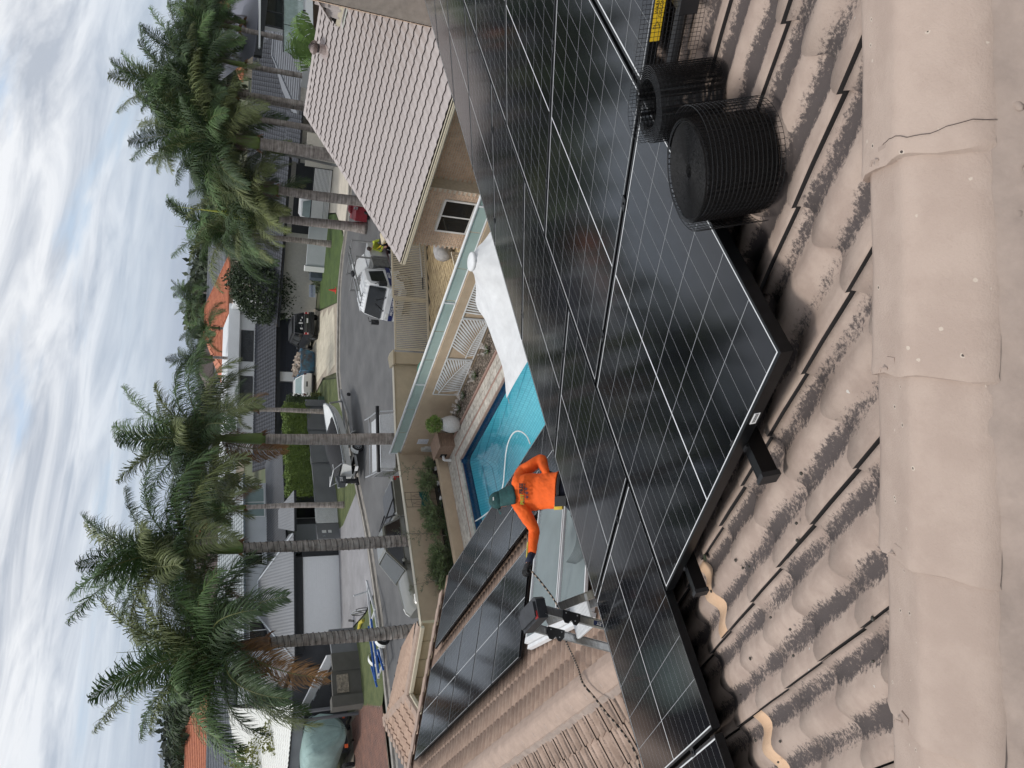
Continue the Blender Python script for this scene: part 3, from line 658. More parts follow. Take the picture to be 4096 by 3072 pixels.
text_mesh('BAILEY', .035, M('grey_print', (.3, .31, .33), .6), lad, frame(c0+Vector((-.0712, .02, -.012)), (0, -1, 0), (0, 0, 1), (-1, 0, 0)), depth=.0006, bold=.0006)
for s0 in (FR, FL):
    b = MB(); c = s0+fd*.42; dn = fd.normalized(); wx = Vector((0, 1, 0)).cross(dn).normalized(); yy = Vector((0, -.006, 0))
    b.slab([c+dn*x+wx*y+yy for x, y in ((-.07, -.035), (.07, -.035), (.07, .02), (.045, .06), (.02, .06), (.0, .03), (-.02, .06), (-.05, .06), (-.07, .03))], (0, -.006, 0)); b.build('hinge_bracket', blk, lad)
    b = MB(); 
    for x, y in ((-.045, -.015), (.045, -.015), (.03, .03)): b.ball(c+dn*x+wx*y+yy+Vector((0, -.007, 0)), .006, .004, .006, 6, 4)
    b.build('rivet', alu, lad)
b = MB(); c = FR+fd*.95; dn = fd.normalized(); wx = Vector((0, 1, 0)).cross(dn).normalized(); b.obox(c+Vector((0, -.003, 0)), dn*.075, wx*.019, Vector((0, .001, 0))); b.build('badge', M('navy_badge', (.012, .03, .12), .4), lad)
text_mesh('BAILEY', .034, M('white_print', (.75, .75, .75), .5), lad, frame(c+Vector((0, -.0045, 0)), -dn, wx if wx.z > 5 else -wx if (-dn).cross(-wx).y < 0 else wx, Vector((0, -1, 0))), depth=.0004, bold=.0012)
b = MB(); c = FR+fd*1.35; b.obox(c+Vector((0, -.003, 0)), dn*.03, wx*.018, Vector((0, .001, 0))); b.build('rating_sticker', lab, lad)
for k, f_ in enumerate((.78, 1.5)):   # ribbed platform treads
    a0, a1 = FR+fd*f_, FR+rdv*f_*1.05; a0.z = a1.z = (FR+fd*f_).z; c_ = Vector((0, .30, 0))
    tr_ = MB(); tr_.slab([a0+Vector((-.02, .01, 0)), a1+Vector((.02, .01, 0)), a1+c_+Vector((.02, -.01, 0)), a0+c_+Vector((-.02, -.01, 0))], (0, 0, -.02)); pt_ = tr_.build('tread', alu_w, lad)
    b = MB()
    for i in range(14): yy = a0.y+.02+i*.0205; b.box(a0.x-.015, a1.x+.015, yy, yy+.008, a0.z, a0.z+.004)
    b.build('tread_rib', alu_w, lad)
b = MB(); b.beam(FR+rdv*1.0+Vector((0, .03, 0)), FL+rdv*1.25, .03, .012); b.beam(FR+rdv*1.25+Vector((0, .03, 0)), FR+fd*1.5+Vector((0, .03, 0)), .02, .01); b.build('spreader', blk, lad)
# ================================================================ rope
rope_pts = [Vector(v) for v in ((3.17, 7.62, 4.98), (2.98, 7.6, 4.88), (2.75, 7.68, 4.72), (2.5, 7.74, 4.66), (2.31, 7.70, 4.705), (2.08, 7.47, 4.79), (1.86, 7.21, 4.90), (1.66, 6.98, 5.01), (1.49, 6.9, 4.965), (1.3, 6.84, 4.90), (1.19, 6.79, 4.86), (1.0, 6.76, 4.79), (.86, 6.8, 4.74), (.72, 6.9, 4.69), (.5, 7.0, 4.61))]
def smooth_path(pts, n=8):
    out = []
    for i in range(len(pts)-1):
        a = pts[max(i-1, 0)]; b_, c = pts[i], pts[i+1]; d = pts[min(i+2, len(pts)-1)]
        for k in range(n):
            t = k/n; out.append(.5*((2*b_)+(c-a)*t+(2*a-5*b_+4*c-d)*t*t+(3*b_-a-3*c+d)*t**3))
    return out+[pts[-1]]
rp_ = dens(smooth_path(rope_pts), .012); b = MB(); u = None; rs = []
for i in range(len(rp_)-1): b.mat(1 if (i//2) % 2 else 0); b.tube([rp_[i], rp_[i+1]], .0105, 7, cap=False)
one(b, 'rope', [M('rope_black', (.012, .012, .012), .8), M('rope_beige', (.36, .28, .22), .9)], 'black and beige safety rope running from the gloved hand over the ridge tiles', 'rope', smooth=True)
for i, (x, y) in enumerate(((2.9, 12.2), (3.1, 12.5))): pass
# the roof with capped edge beyond the lower roof
gr = thing('entry_roof', 'small beige tiled roof with square edge caps and cream gutter beside the tan fence', 'roof', (5.4, 20, 0))
zh = 3.15
A_ = at(q2(600, 412), zh); B_ = at(q2(492, 1040), zh); C_ = at(q2(590, 1195), zh); D_ = at(q2(640, 1290), zh)
A2 = at(q2(560, 398), zh+.02); F1_ = at(q2(440, 622), zh-.12); F2_ = at(q2(300, 1248), zh+.12); F3_ = at(q2(505, 1665), zh-.35); E_ = Vector((3.0, 19.3, zh))
b = MB(); b.quad(A2, B_, F2_, F1_); b.build('roof_face', tile_low, gr)
nF = (D_-B_).cross(F2_-B_).normalized(); F3_ = onp(q2(505, 1665), B_, nF); E_ = onp(q2(700, 1600), B_, nF)
FACE2 = [D_, B_, F2_, F3_, E_]
def caps(a, c, n, w_, parent, mat_, name='edge_cap'):
    d = (c-a)/n; sd = d.cross(Vector((0, 0, 1))).normalized()
    for i in range(n):
        p = a+d*i; b = MB(); q_ = p+d*1.04; hh = Vector((0, 0, .05+.012)); 
        b.rings([[p-sd*w_, p-sd*w_*.8+Vector((0, 0, .05)), p+sd*w_*.8+Vector((0, 0, .05)), p+sd*w_], [q_-sd*w_*1.05, q_-sd*w_*.85+hh, q_+sd*w_*.85+hh, q_+sd*w_*1.05]], closed=False); b.build(name, mat_, parent)
caps(A_, B_, 8, .11, gr, capl); caps(B_, D_, 3, .11, gr, capl); caps(B_, F2_, 9, .12, gr, capl, 'ridge_cap'); caps(F2_, F3_, 9, .08, gr, capl)
def drop(p, z): return Vector((p.x, p.y, z))
cream = MATS['cream_colorbond']
b = MB()
for a, c in ((A_, B_), (B_, D_)):
    n_ = (c-a).cross(Vector((0, 0, 1))).normalized()
    if n_.dot(-a) < 0: n_ = -n_
    b.beam(a+n_*.13+Vector((0, 0, -.05)), c+n_*.13+Vector((0, 0, -.05)), .09, .09); 
b.build('gutter', cream, gr)
for (a, c, k) in ((A_, B_, 4), (B_, D_+(D_-B_), 3)):
    for i in range(k):
        p, q_ = a.lerp(c, i/k), a.lerp(c, (i+1)/k-.008); b = MB(); b.slab([drop(p, zh-.1), drop(q_, zh-.1), drop(q_, 0), drop(p, 0)], (.1, .1, 0)); b.build('wall_panel', M('cream_panel', (.55, .45, .30), .7, var=.05), gr)
for p in (F1_.lerp(F2_, f) for f in (0, .2, .38, .56, .75, .92)):
    b = MB(); b.beam(p, p+Vector((-.05, -.05, .0)), .06, .03); b.build('cap_clip', blk, gr)
# ================================================================ generic builders for the neighbourhood
def tile_lo(mat, w=.30, ln=.33, amp=.018, th=.022, cols=6, name='tile', flat=False, edge=None):
    b = MB(); n = cols
    for dz in (0, -th):
        for y in (-ln-.03, 0):
            for i in range(n+1):
                u = w*i/n; q = 0 if flat else math.cos(2*math.pi*u/w*1.0)
                b.v.append((u, y+(.012*q if y == 0 else 0), amp*q+th*(1+y/ln)+dz))
    m = (n+1)*2
    for i in range(n): b.f.append((i, i+n+1, i+n+2, i+1)); b.m.append(0)
    for i in range(n): a = n+1; b.f.append((a+i, m+a+i, m+a+i+1, a+i+1)); b.m.append(1 if edge else 0)
    me = b.mesh(name, [mat, edge] if edge else mat); return me
def inside(pt, poly):
    x, y = pt; c = False; j = len(poly)-1
    for i in range(len(poly)):
        xi, yi = poly[i]; xj, yj = poly[j]
        if (yi > y) != (yj > y) and x < (xj-xi)*(y-yi)/(yj-yi+1e-12)+xi: c = not c
        j = i
    return c
def tiled_plane(parent, poly, mesh, under, w=.30, ln=.33, limit=300, marg=.05):
    """poly: planar roof polygon, first edge is the eave (left to right seen from outside)"""
    P = [Vector(p) for p in poly]; n = (P[1]-P[0]).cross(P[-1]-P[0]).normalized()
    if n.z < 0: n = -n
    dn = Vector((0, 0, -1)); dn = (dn-n*dn.dot(n)).normalized(); ax = dn.cross(n).normalized()
    o = P[0]; Q = [((p-o).dot(ax), (p-o).dot(dn)) for p in P]
    x0, x1 = min(q[0] for q in Q), max(q[0] for q in Q); y0, y1 = min(q[1] for q in Q), max(q[1] for q in Q)
    ms = []
    for i in range(int((x1-x0)/w)+1):
        for j in range(int((y1-y0)/ln)+2):
            x = x0+w*i; y = y1-ln*j+.03
            if inside((x+w/2, y-ln/2), Q): ms.append(frame(o+ax*x+dn*y+n*.01, ax, dn, n))
    pieces(parent, 'tile', mesh, ms, limit)
    b = MB(); b.slab([p-n*.02 for p in P], n*-.05); b.build('underlay', under, parent)
    return n, dn, ax
def window(parent, c, u, n, w, h, cols=1, rows=1, fm=None, gm=None, fw=.05, name='window', depth=.05, shut=None):
    """c: centre on the facade; u: along the facade, n: outwards"""
    c, u, n = Vector(c), Vector(u).normalized(), Vector(n).normalized(); z = Vector((0, 0, 1)); fm = fm or alu_w; gm = gm or glass_dk
    b = MB()
    for s in (-1, 1): b.obox(c+u*s*(w/2)+n*depth/2, u*fw/2, z*(h/2+fw/2), n*depth/2); b.obox(c+z*s*(h/2)+n*depth/2, u*(w/2-fw/2), z*fw/2, n*(depth/2-.002))
    for i in range(1, cols): b.obox(c+u*(-w/2+w*i/cols)+n*depth/2, u*fw*.4, z*(h/2-fw/2), n*(depth/2-.004))
    for i in range(1, rows): b.obox(c+z*(-h/2+h*i/rows)+n*depth/2, u*(w/2-fw/2), z*fw*.35, n*(depth/2-.006))
    o = b.build(name, fm, parent)
    b = MB(); b.obox(c+n*.012, u*(w/2), z*(h/2), n*.004); b.build('pane', gm, o)
    if shut:
        b = MB(); k = int(h/.09)
        for i in range(k): b.obox(c+z*(-h/2+h*(i+.5)/k)+n*.03, u*(w/2-fw/2), z*.012+n*.02, n*.008+z*-.02)
        b.build('louvre_blades', shut, o)
    return o
def wallbox(parent, a, bb, z0, z1, n, th, mat, name='wall'):
    a, bb, n = Vector((*a[:2], 0)), Vector((*bb[:2], 0)), Vector((*n[:2], 0)).normalized()
    b = MB(); b.prism([tuple((a).xy), tuple((bb).xy), tuple((bb-n*th).xy), tuple((a-n*th).xy)], z0, z1); return b.build(name, mat, parent)
glass_dk = M('dark_glass', (.012, .014, .016), .06, var=.3, scale=.7, spec=.6)
glass_lt = M('pale_glass', (.20, .27, .27), .12, var=.1, scale=.7, spec=.6)
grass = M('lawn_grass', (.075, .115, .03), .95, var=.28, scale=1.1, bump=.02, bscale=45, col2=(.045, .075, .022))
grass2 = M('dry_lawn', (.10, .115, .045), .95, var=.3, scale=2.2, bump=.02, bscale=45, col2=(.06, .08, .03))
asph = M('asphalt', (.125, .125, .127), .92, var=.2, scale=.5, bump=.004, bscale=130, col2=(.082, .083, .086))
conc = M('kerb_concrete', (.33, .31, .28), .9, var=.18, scale=3, bump=.002, bscale=60)
drv = M('cream_paver', (.55, .50, .40), .9, var=.1, scale=1.3, rnd=.06, bump=.0015, bscale=80)
und0 = MATS['dark_underlay']; tanr = MATS['tan_render']; cream = MATS['cream_colorbond']
tiled_plane(gr, FACE2, tile_lo(tile_low, w=.30, ln=.33, amp=.03, th=.03, cols=8), und0, limit=300)
# ================================================================ ground, road, kerb, lawns
b = MB(); X0, X1, Y0, Y1 = 6.2, 13.08, 8.0, 21.22
for q in (((-400, -300), (X0, -300), (X0, 800), (-400, 800)), ((X1, -300), (700, -300), (700, 800), (X1, 800)), ((X0, -300), (X1, -300), (X1, Y0), (X0, Y0)), ((X0, Y1), (X1, Y1), (X1, 800), (X0, 800))):
    b.quad(*[(x, y, -.06) for x, y in q])
struct(b, 'ground', M('ground_soil', (.12, .11, .07), .95, var=.3, scale=.06, col2=(.06, .08, .035)))
farb = MB(); farb.quad((-9000, 790, -.5), (-9000, 14000, -.5), (16000, 14000, -.5), (16000, 790, -.5)); farb.quad((690, -4000, -.5), (690, 795, -.55), (16000, 795, -.55), (16000, -4000, -.5)); struct(farb, 'far_ground', M('far_land', (.06, .08, .04), .95, var=.3, scale=.01))
KB = [(60, 20.5), (47, 25.5), (41.3, 28.6), (38.9, 30.6), (37.9, 32.4), (37.1, 34.4), (35.94, 36.1), (35.0, 36.8), (32.6, 38.2), (30.8, 39.1), (28.9, 39.2), (27.2, 38.3), (23.6, 37.6), (20.8, 36.9), (18.6, 36.2), (17.1, 35.8), (14, 35.4), (12.55, 35.2), (9.5, 35.4), (2, 35.6), (-30, 36.5)]
near_k = [(-30, 24.1), (14.9, 23.85), (18.4, 22.4), (23.2, 20.2), (27, 20.5), (31, 20.3), (38, 17.5), (58, 9)]
b = MB(); b.add([(x, y, 0) for x, y in near_k+KB], [tuple(range(len(near_k)+len(KB)))]); struct(b, 'road', asph)
def strip(mb, pts, w_, z0, z1, side=1):
    P = [Vector((x, y, 0)) for x, y in pts]; rs = []
    for i, p in enumerate(P):
        d = (P[min(i+1, len(P)-1)]-P[max(i-1, 0)]).normalized(); n_ = Vector((d.y, -d.x, 0))*side
        rs.append([p+Vector((0, 0, z0)), p+Vector((0, 0, z1)), p+n_*w_+Vector((0, 0, z1)), p+n_*w_+Vector((0, 0, z0))])
    return mb.rings(rs)
b = MB(); strip(b, KB, .32, -.05, .11, 1); struct(b, 'kerb', conc)
b = MB(); strip(b, KB, -.45, -.05, .006, 1); struct(b, 'gutter_apron', M('gutter_concrete', (.27, .25, .225), .9, var=.2, scale=2.5))
for (x, y), (x2, y2) in zip(KB[:-1], KB[1:]):
    n_ = int(math.hypot(x2-x, y2-y)/1.8)
def sheet(pts, z, name, mat): b = MB(); b.add([(x, y, z) for x, y in pts], [tuple(range(len(pts)))]); return struct(b, name, mat)
sheet([(37.6, 33.2), (37.35, 34.4), (36.2, 36.3), (35.3, 37.0), (40.2, 43.1), (42.6, 41.4), (42.4, 39.3), (44.4, 37.2), (41.5, 34.6)], .115, 'lawn', grass)
sheet([(30.6, 39.4), (28.8, 39.5), (27.1, 38.6), (23.5, 37.9), (20.75, 37.2), (18.9, 36.6), (20.9, 41.6), (21.0, 43.2), (26, 44.0), (32.2, 44.6), (35.2, 47.6), (34.0, 44.0)], .115, 'lawn', grass2)
sheet([(13.9, 35.75), (12.5, 35.5), (9.4, 35.7), (8.9, 36.4), (10.1, 40.7), (13.6, 41.1), (14.4, 41.2), (13.9, 38)], .115, 'lawn', grass2)
# driveways: pavers in front of the white house, concrete at the grey garage, brick at the left
def paver_sheet(origin, u, v, nu, nv, du, dv, mat, th=.05, gap=.012, z=.12, poly=None, name='paver', stag=0., tlabel=None, tcat='driveway', limit=300, jit=.002, basket=False, base=None):
    u, v = Vector(u).normalized(), Vector(v).normalized(); o = Vector(origin)
    t = thing(tname, tlabel, tcat, tuple(o)) if (tname := {'driveway': 'driveway', 'paving': 'paving', 'coping': 'pool_coping'}.get(tcat, tcat)) else None
    pm = MB(); pm.box(0, du-gap, 0, dv-gap, -th, 0)
    e_ = .006
    pm.v = [(x+(e_ if x < du/2 else -e_)*(zz > -.001), y+(e_ if y < dv/2 else -e_)*(zz > -.001), zz) for x, y, zz in pm.v]
    me = pm.mesh(name, mat); ms = []; rr = random.Random(3)
    for i in range(nu):
        for j in range(nv):
            if basket:
                h = (i+j) % 2; base_p = o+u*(i*2*dv)+v*(j*2*dv)
                for k in range(2):
                    mm = frame(base_p+(v*dv*k if h == 0 else u*dv*(k+1)), u if h == 0 else v, v if h == 0 else -u, (0, 0, 1))
                    c = mm @ Vector((du/2, dv/2, 0))
                    if poly is None or inside((c.x, c.y), poly): ms.append(Matrix.Translation((0, 0, z+rr.uniform(-jit, jit))) @ mm)
            else:
                p = o+u*(i*du+stag*du*(j % 2))+v*(j*dv); c = p+u*du/2+v*dv/2
                cs = [p+u*a_*du+v*b_*dv for a_ in (.02, .98) for b_ in (.02, .98)]
                if poly is None or all(inside((q_.x, q_.y), poly) for q_ in cs): ms.append(Matrix.Translation((0, 0, z+rr.uniform(-jit, jit))) @ frame(p, u, v, (0, 0, 1)))
    pieces(t, name, me, ms, limit)
    if poly: bb = MB(); bb.add([(x, y, z-.02) for x, y in poly], [tuple(range(len(poly)))]); bb.build('bedding', base or M('paver_joint', (.22, .19, .15), .95), t)
    return t
dpoly = [(35.2, 36.95), (32.75, 38.35), (31.0, 39.2), (34.2, 44.0), (35.4, 47.6), (38.6, 53.0), (46.5, 50.0), (42.9, 45.9), (40.1, 43.2)]
paver_sheet((28.5, 41, 0), (.917, -.4, 0), (.4, .917, 0), 24, 40, .62, .33, drv, poly=dpoly, stag=0, tlabel='cream paved driveway of the white house with dark joints', tcat='driveway', base=M('paver_border', (.36, .31, .25), .9))
sheet([(20.7, 37.2), (18.9, 36.5), (17.2, 36.1), (14.1, 35.7), (14.0, 38), (14.5, 41.3), (14.3, 45), (21.4, 43.2), (20.9, 41.5)], .122, 'concrete_driveway', M('smooth_concrete', (.27, .265, .275), .8, var=.12, scale=.8))
bkm = M('red_brick_paver', (.25, .13, .095), .9, var=.2, scale=2, rnd=.16, col2=(.15, .09, .075))
paver_sheet((-8, 35.9, 0), (1, 0, 0), (0, 1, 0), 72, 62, .25, .13, bkm, poly=[(9.0, 36.4), (10.3, 40.9), (10.6, 46), (-6, 46), (-6, 36.0)], stag=.5, z=.12, tlabel='red brick paved driveway under the covered boat', tcat='driveway')
sheet([(44.5, 37.1), (41.5, 34.5), (37.7, 33.0), (38.6, 31.2), (41.3, 29.0), (47, 26), (50, 28), (46.5, 35)], .121, 'stone_driveway', M('pale_stone', (.56, .51, .43), .85, var=.1, scale=1.2))
# ================================================================ pool
W_, D_ = .125, 1.35
pool = thing('swimming_pool', 'turquoise tiled swimming pool with a dark blue waterline band', 'pool', (10, 15, -1.4))
aqua = bpy.data.materials.new('aqua_mosaic'); aqua.use_nodes = True; nt = aqua.node_tree; nd = nt.nodes; lk = nt.links
g_ = nd.new('ShaderNodeNewGeometry'); bt = nd.new('ShaderNodeTexBrick'); bt.offset = 0; bt.inputs['Scale'].default_value = 1; bt.inputs['Brick Width'].default_value = .10; bt.inputs['Row Height'].default_value = .10; bt.inputs['Mortar Size'].default_value = .006
bt.inputs['Color1'].default_value = (.15, .52, .62, 1); bt.inputs['Color2'].default_value = (.18, .58, .67, 1); bt.inputs['Mortar'].default_value = (.07, .32, .42, 1)
mp_ = nd.new('ShaderNodeMapping'); mp_.inputs['Rotation'].default_value = (.3, .2, 0); lk.new(g_.outputs['Position'], mp_.inputs[0]); lk.new(mp_.outputs[0], bt.inputs['Vector']); lk.new(bt.outputs[0], nd['Principled BSDF'].inputs['Base Color'])
band = M('blue_band_tile', (.015, .045, .12), .25, var=.5, scale=14, col2=(.008, .02, .06))
def rrect(x0, x1, y0, y1, r, n=5):
    P = []
    for cx_, cy_, a0 in ((x1-r, y1-r, 0), (x0+r, y1-r, 90), (x0+r, y0+r, 180), (x1-r, y0+r, 270)):
        for i in range(n+1): a = R(a0+90*i/n); P.append((cx_+r*math.cos(a), cy_+r*math.sin(a)))
    return P
PL = rrect(X0, X1, Y0, Y1, .25)
def ringz(poly, z, ins=0.): 
    cx_, cy_ = (X0+X1)/2, (Y0+Y1)/2
    return [Vector((x-math.copysign(min(ins, abs(x-cx_)), x-cx_), y-math.copysign(min(ins, abs(y-cy_)), y-cy_), z)) for x, y in poly]
b = MB(); b.rings([ringz(PL, .0), ringz(PL, -.34)], cap=False); b.build('waterline_tiles', band, pool)
b = MB(); rs = [ringz(PL, -.34), ringz(PL, -.42, .03), ringz(PL, -.75, .10), ringz(PL, -1.1, .35), ringz(PL, -1.35, .9), ringz(PL, -1.5, 1.8), ringz(PL, -1.55, 3.0)]
b.rings(rs, cap=False); b.add(rs[-1], [tuple(range(len(PL)))]); b.build('basin', aqua, pool, smooth=True)
b = MB(); b.rings([[Vector((x, y, -.52-.0)) for x, y in rrect(X0+.3, X0+.31, 0, .01, .001)]]*1, cap=False) if False else None
wm_ = bpy.data.materials.new('pool_water'); wm_.use_nodes = True; nt = wm_.node_tree; nd = nt.nodes; lk = nt.links; nd.remove(nd['Principled BSDF'])
tr_ = nd.new('ShaderNodeBsdfTransparent'); tr_.inputs[0].default_value = (.78, .95, .97, 1); gs = nd.new('ShaderNodeBsdfGlossy'); gs.inputs['Roughness'].default_value = .03; fr = nd.new('ShaderNodeFresnel'); fr.inputs[0].default_value = 1.33
ms_ = nd.new('ShaderNodeMixShader'); nz_ = nd.new('ShaderNodeTexNoise'); nz_.inputs['Scale'].default_value = 3.2; nz_.inputs['Detail'].default_value = 2; bp_ = nd.new('ShaderNodeBump'); bp_.inputs['Distance'].default_value = .012
g_ = nd.new('ShaderNodeNewGeometry'); lk.new(g_.outputs['Position'], nz_.inputs['Vector']); lk.new(nz_.outputs[0], bp_.inputs['Height'])
for s in (gs, fr): lk.new(bp_.outputs[0], s.inputs['Normal'])
lk.new(fr.outputs[0], ms_.inputs[0]); lk.new(tr_.outputs[0], ms_.inputs[1]); lk.new(gs.outputs[0], ms_.inputs[2]); lk.new(ms_.outputs[0], nd['Material Output'].inputs[0])
b = MB(); b.add([(x, y, -.12) for x, y in PL], [tuple(range(len(PL)))]); props(b.build('pool_water', wm_), kind='structure')
hs = MB(); hp = [at(P, -.09) for P in (p8(1990, 810), p8(1960, 745), p8(1915, 708), p8(1870, 702), p8(1830, 735), p8(1800, 800), p8(1782, 880), p8(1776, 930), p8(1768, 1030), p8(1752, 1180), p8(1700, 1330), p8(1590, 1430), p8(1505, 1485))]
hs.tube(smooth_path(hp, 5), .022, 7); one(hs, 'pool_cleaner_hose', M('white_hose', (.7, .72, .72), .5), 'white pool cleaner hose curving across the water', 'hose', smooth=True)
stone = M('pale_coping_stone', (.50, .47, .42), .85, var=.22, scale=7, bump=.004, bscale=22, rnd=.09, col2=(.30, .27, .235)); jnt = M('pink_joint', (.34, .22, .18), .9)
cop = thing('pool_coping', 'two courses of pale riven stone pavers round the pool edge', 'coping', (13.5, 18, 0))
def stone_m(w_, h_): m_ = MB(); m_.box(.006, w_-.006, .006, h_-.006, -.06, 0); m_.v = [(x, y, z+(.004 if (x > w_/2) != (y > h_/2) else 0)) for x, y, z in m_.v]; return m_.mesh('paver', stone)
sA, sB = stone_m(.42, .34), stone_m(.30, .26); ms = []
for k in range(30): ms.append(frame((13.04, 21.55-.42*k-.42, .03), (0, 1, 0), (-1, 0, 0), (0, 0, 1)) @ Matrix.Translation((0, -.36, 0)))
for k in range(20): ms.append(frame((13.05-.42*k-.1, 21.19, .03), (1, 0, 0), (0, 1, 0), (0, 0, 1)))
pieces(cop, 'coping_stone', sA, ms, 60)
ms = []
for k in range(34):
    for j in range(2): ms.append(frame((13.50+.27*j, 21.9-.30*k-.30+.15*j, .028), (0, 1, 0), (-1, 0, 0), (0, 0, 1)) @ Matrix.Translation((0, -.26, 0)))
for k in range(28):
    for j in range(3): ms.append(frame((14.1-.30*k-.15*j, 21.62+.27*j, .028), (1, 0, 0), (0, 1, 0), (0, 0, 1)))
pieces(cop, 'paver', sB, ms, 200)
b = MB(); b.box(13.03, 14.2, 8, 22.5, -.055, .018); b.box(4, 13.03, 21.2, 22.6, -.055, .018); b.build('bedding', jnt, cop)
b = MB(); b.box(14.06, 14.14, 11, 21.0, 0, .07); one(b, 'garden_edging', jnt, 'pinkish garden edging between pavers and pebbles', 'edging')
b = MB(); b.box(14.13, 15.3, 11, 21.1, -.05, .035); struct(b, 'pebble_bed', M('pebble_soil', (.16, .13, .10), .95, var=.4, scale=60, bump=.02, bscale=70))
b = MB(); rr = random.Random(5)
for i in range(1500):
    y = rr.uniform(13.5, 20.9); x = rr.uniform(14.17, 14.95+.04*(20-y)*.3); r_ = rr.uniform(.018, .04); b.ball((x, y, .04), r_, r_*rr.uniform(.6, 1), r_*.6, 5, 3)
peb = [M('pebble', (.40, .34, .28), .85, var=.35, scale=9, rnd=.2, col2=(.16, .12, .10))]
one(b, 'pebbles', peb, 'brown and cream pebbles filling the bed below the leaf screens', 'pebbles'); bpy.data.objects['pebbles']['kind'] = 'stuff'
# ================================================================ wall with glass strip and leaf screens
WA, WB = Vector((14.76, 23.62, 0)), Vector((15.60, 9.0, 0)); wd = (WB-WA).normalized(); wn = Vector((-wd.y, wd.x, 0));
if wn.x > 0: wn = -wn
def wp(s, z, o=0.): return WA+wd*s+wn*o+Vector((0, 0, z))
pw_ = thing('pool_wall', 'tan rendered pool wall topped by a frosted glass strip and white rail', 'wall', tuple(WA))
b = MB(); b.slab([wp(0, 0), wp(14.6, 0), wp(14.6, 0, -.2), wp(0, 0, -.2)], (0, 0, 1.38)); b.build('wall', tanr, pw_)
b = MB(); b.tube([wp(-.05, 1.80, -.1), wp(14.6, 1.80, -.1)], .045, 8); b.beam(wp(-.02, 1.405, -.1), wp(14.6, 1.405, -.1), .06, .045); b.build('rail', alu_w, pw_, smooth=True)
frost = M('frosted_strip', (.36, .45, .42), .18, var=.08, scale=1.2, spec=.5)
s = .0; k = 0
while s < 14:
    ln_ = 1.36 if k % 3 else 1.3
    b = MB(); b.slab([wp(s+.012, 1.425, -.094), wp(s+ln_-.012, 1.425, -.094), wp(s+ln_-.012, 1.765, -.094), wp(s+.012, 1.765, -.094)], -wn*.010); b.build('glass_panel', frost, pw_); s += ln_; k += 1
for s in (.0, 4.07, 7.95, 11.6):
    b = MB(); b.beam(wp(s, 1.40, -.1), wp(s, 1.80, -.1), .05, .07); b.build('post', alu_w, pw_)
scr_m = M('white_powdercoat', (.70, .71, .71), .5, var=.03)
def leaf_screen(s0, s1, z0, z1, spine, label, split=None):
    t = thing('leaf_screen', label, 'screen', tuple(wp(s0, z0)), group='white palm leaf screens on the pool wall'); w_ = s1-s0; h_ = z1-z0; O = .03
    def sp(x, y, o=O): return wp(s0+x*w_, z0+y*h_, o)
    b = MB()
    for a, c in (((0, 0), (1, 0)), ((1, 0), (1, 1)), ((1, 1), (0, 1)), ((0, 1), (0, 0))): b.beam(sp(*a), sp(*c), .02, .035)
    b.build('frame', scr_m, t)
    (ax, ay), (bx, by) = spine; b = MB(); pts = []
    for i in range(13):
        f = i/12; pts.append((ax+(bx-ax)*f, ay+(by-ay)*f+.06*math.sin(math.pi*f)))
    for a, c in zip(pts, pts[1:]): b.beam(sp(*a), sp(*c), .014, .035)
    b.build('spine', scr_m, t)
    dx, dy = (bx-ax)*w_, (by-ay)*h_; L_ = math.hypot(dx, dy)
    for i in range(1, 18):
        f = i/18; x, y = ax+(bx-ax)*f, ay+(by-ay)*f+.06*math.sin(math.pi*f)
        for sgn in (1, -1):
            ang = math.atan2(dy, dx)+sgn*(R(62)-R(25)*f); ux, uy = math.cos(ang)/w_, math.sin(ang)/h_
            tmax = 9.
            for c_, d_ in ((x, ux), (y, uy)):
                if d_ > 1e-6: tmax = min(tmax, (1-c_)/d_)
                elif d_ < -1e-6: tmax = min(tmax, -c_/d_)
            if tmax < .04: continue
            p, q_ = sp(x, y), sp(x+ux*tmax, y+uy*tmax); d_ = (q_-p).normalized(); sd = d_.cross(wn).normalized(); m_ = p.lerp(q_, .55); mb = MB()
            mb.slab([p-sd*.005, m_-sd*.031, q_-sd*.020, q_+sd*.020, m_+sd*.031, p+sd*.005], wn*.008); mb.build('leaflet', scr_m, t)
def sat(y): return (WA.y-y)/abs(wd.y)
leaf_screen(sat(19.92), sat(18.1), .15, 1.07, ((.03, .80), (.97, .16)), 'white palm leaf screen nearest the planter on the pool wall')
leaf_screen(sat(18.06), sat(16.2), .15, 1.07, ((.03, .30), (.97, .05)), 'middle one of the white palm leaf screens on the pool wall')
leaf_screen(sat(16.16), sat(14.3), .15, 1.07, ((.05, .05), (.97, .9)), 'white palm leaf screen partly under the shade sail')
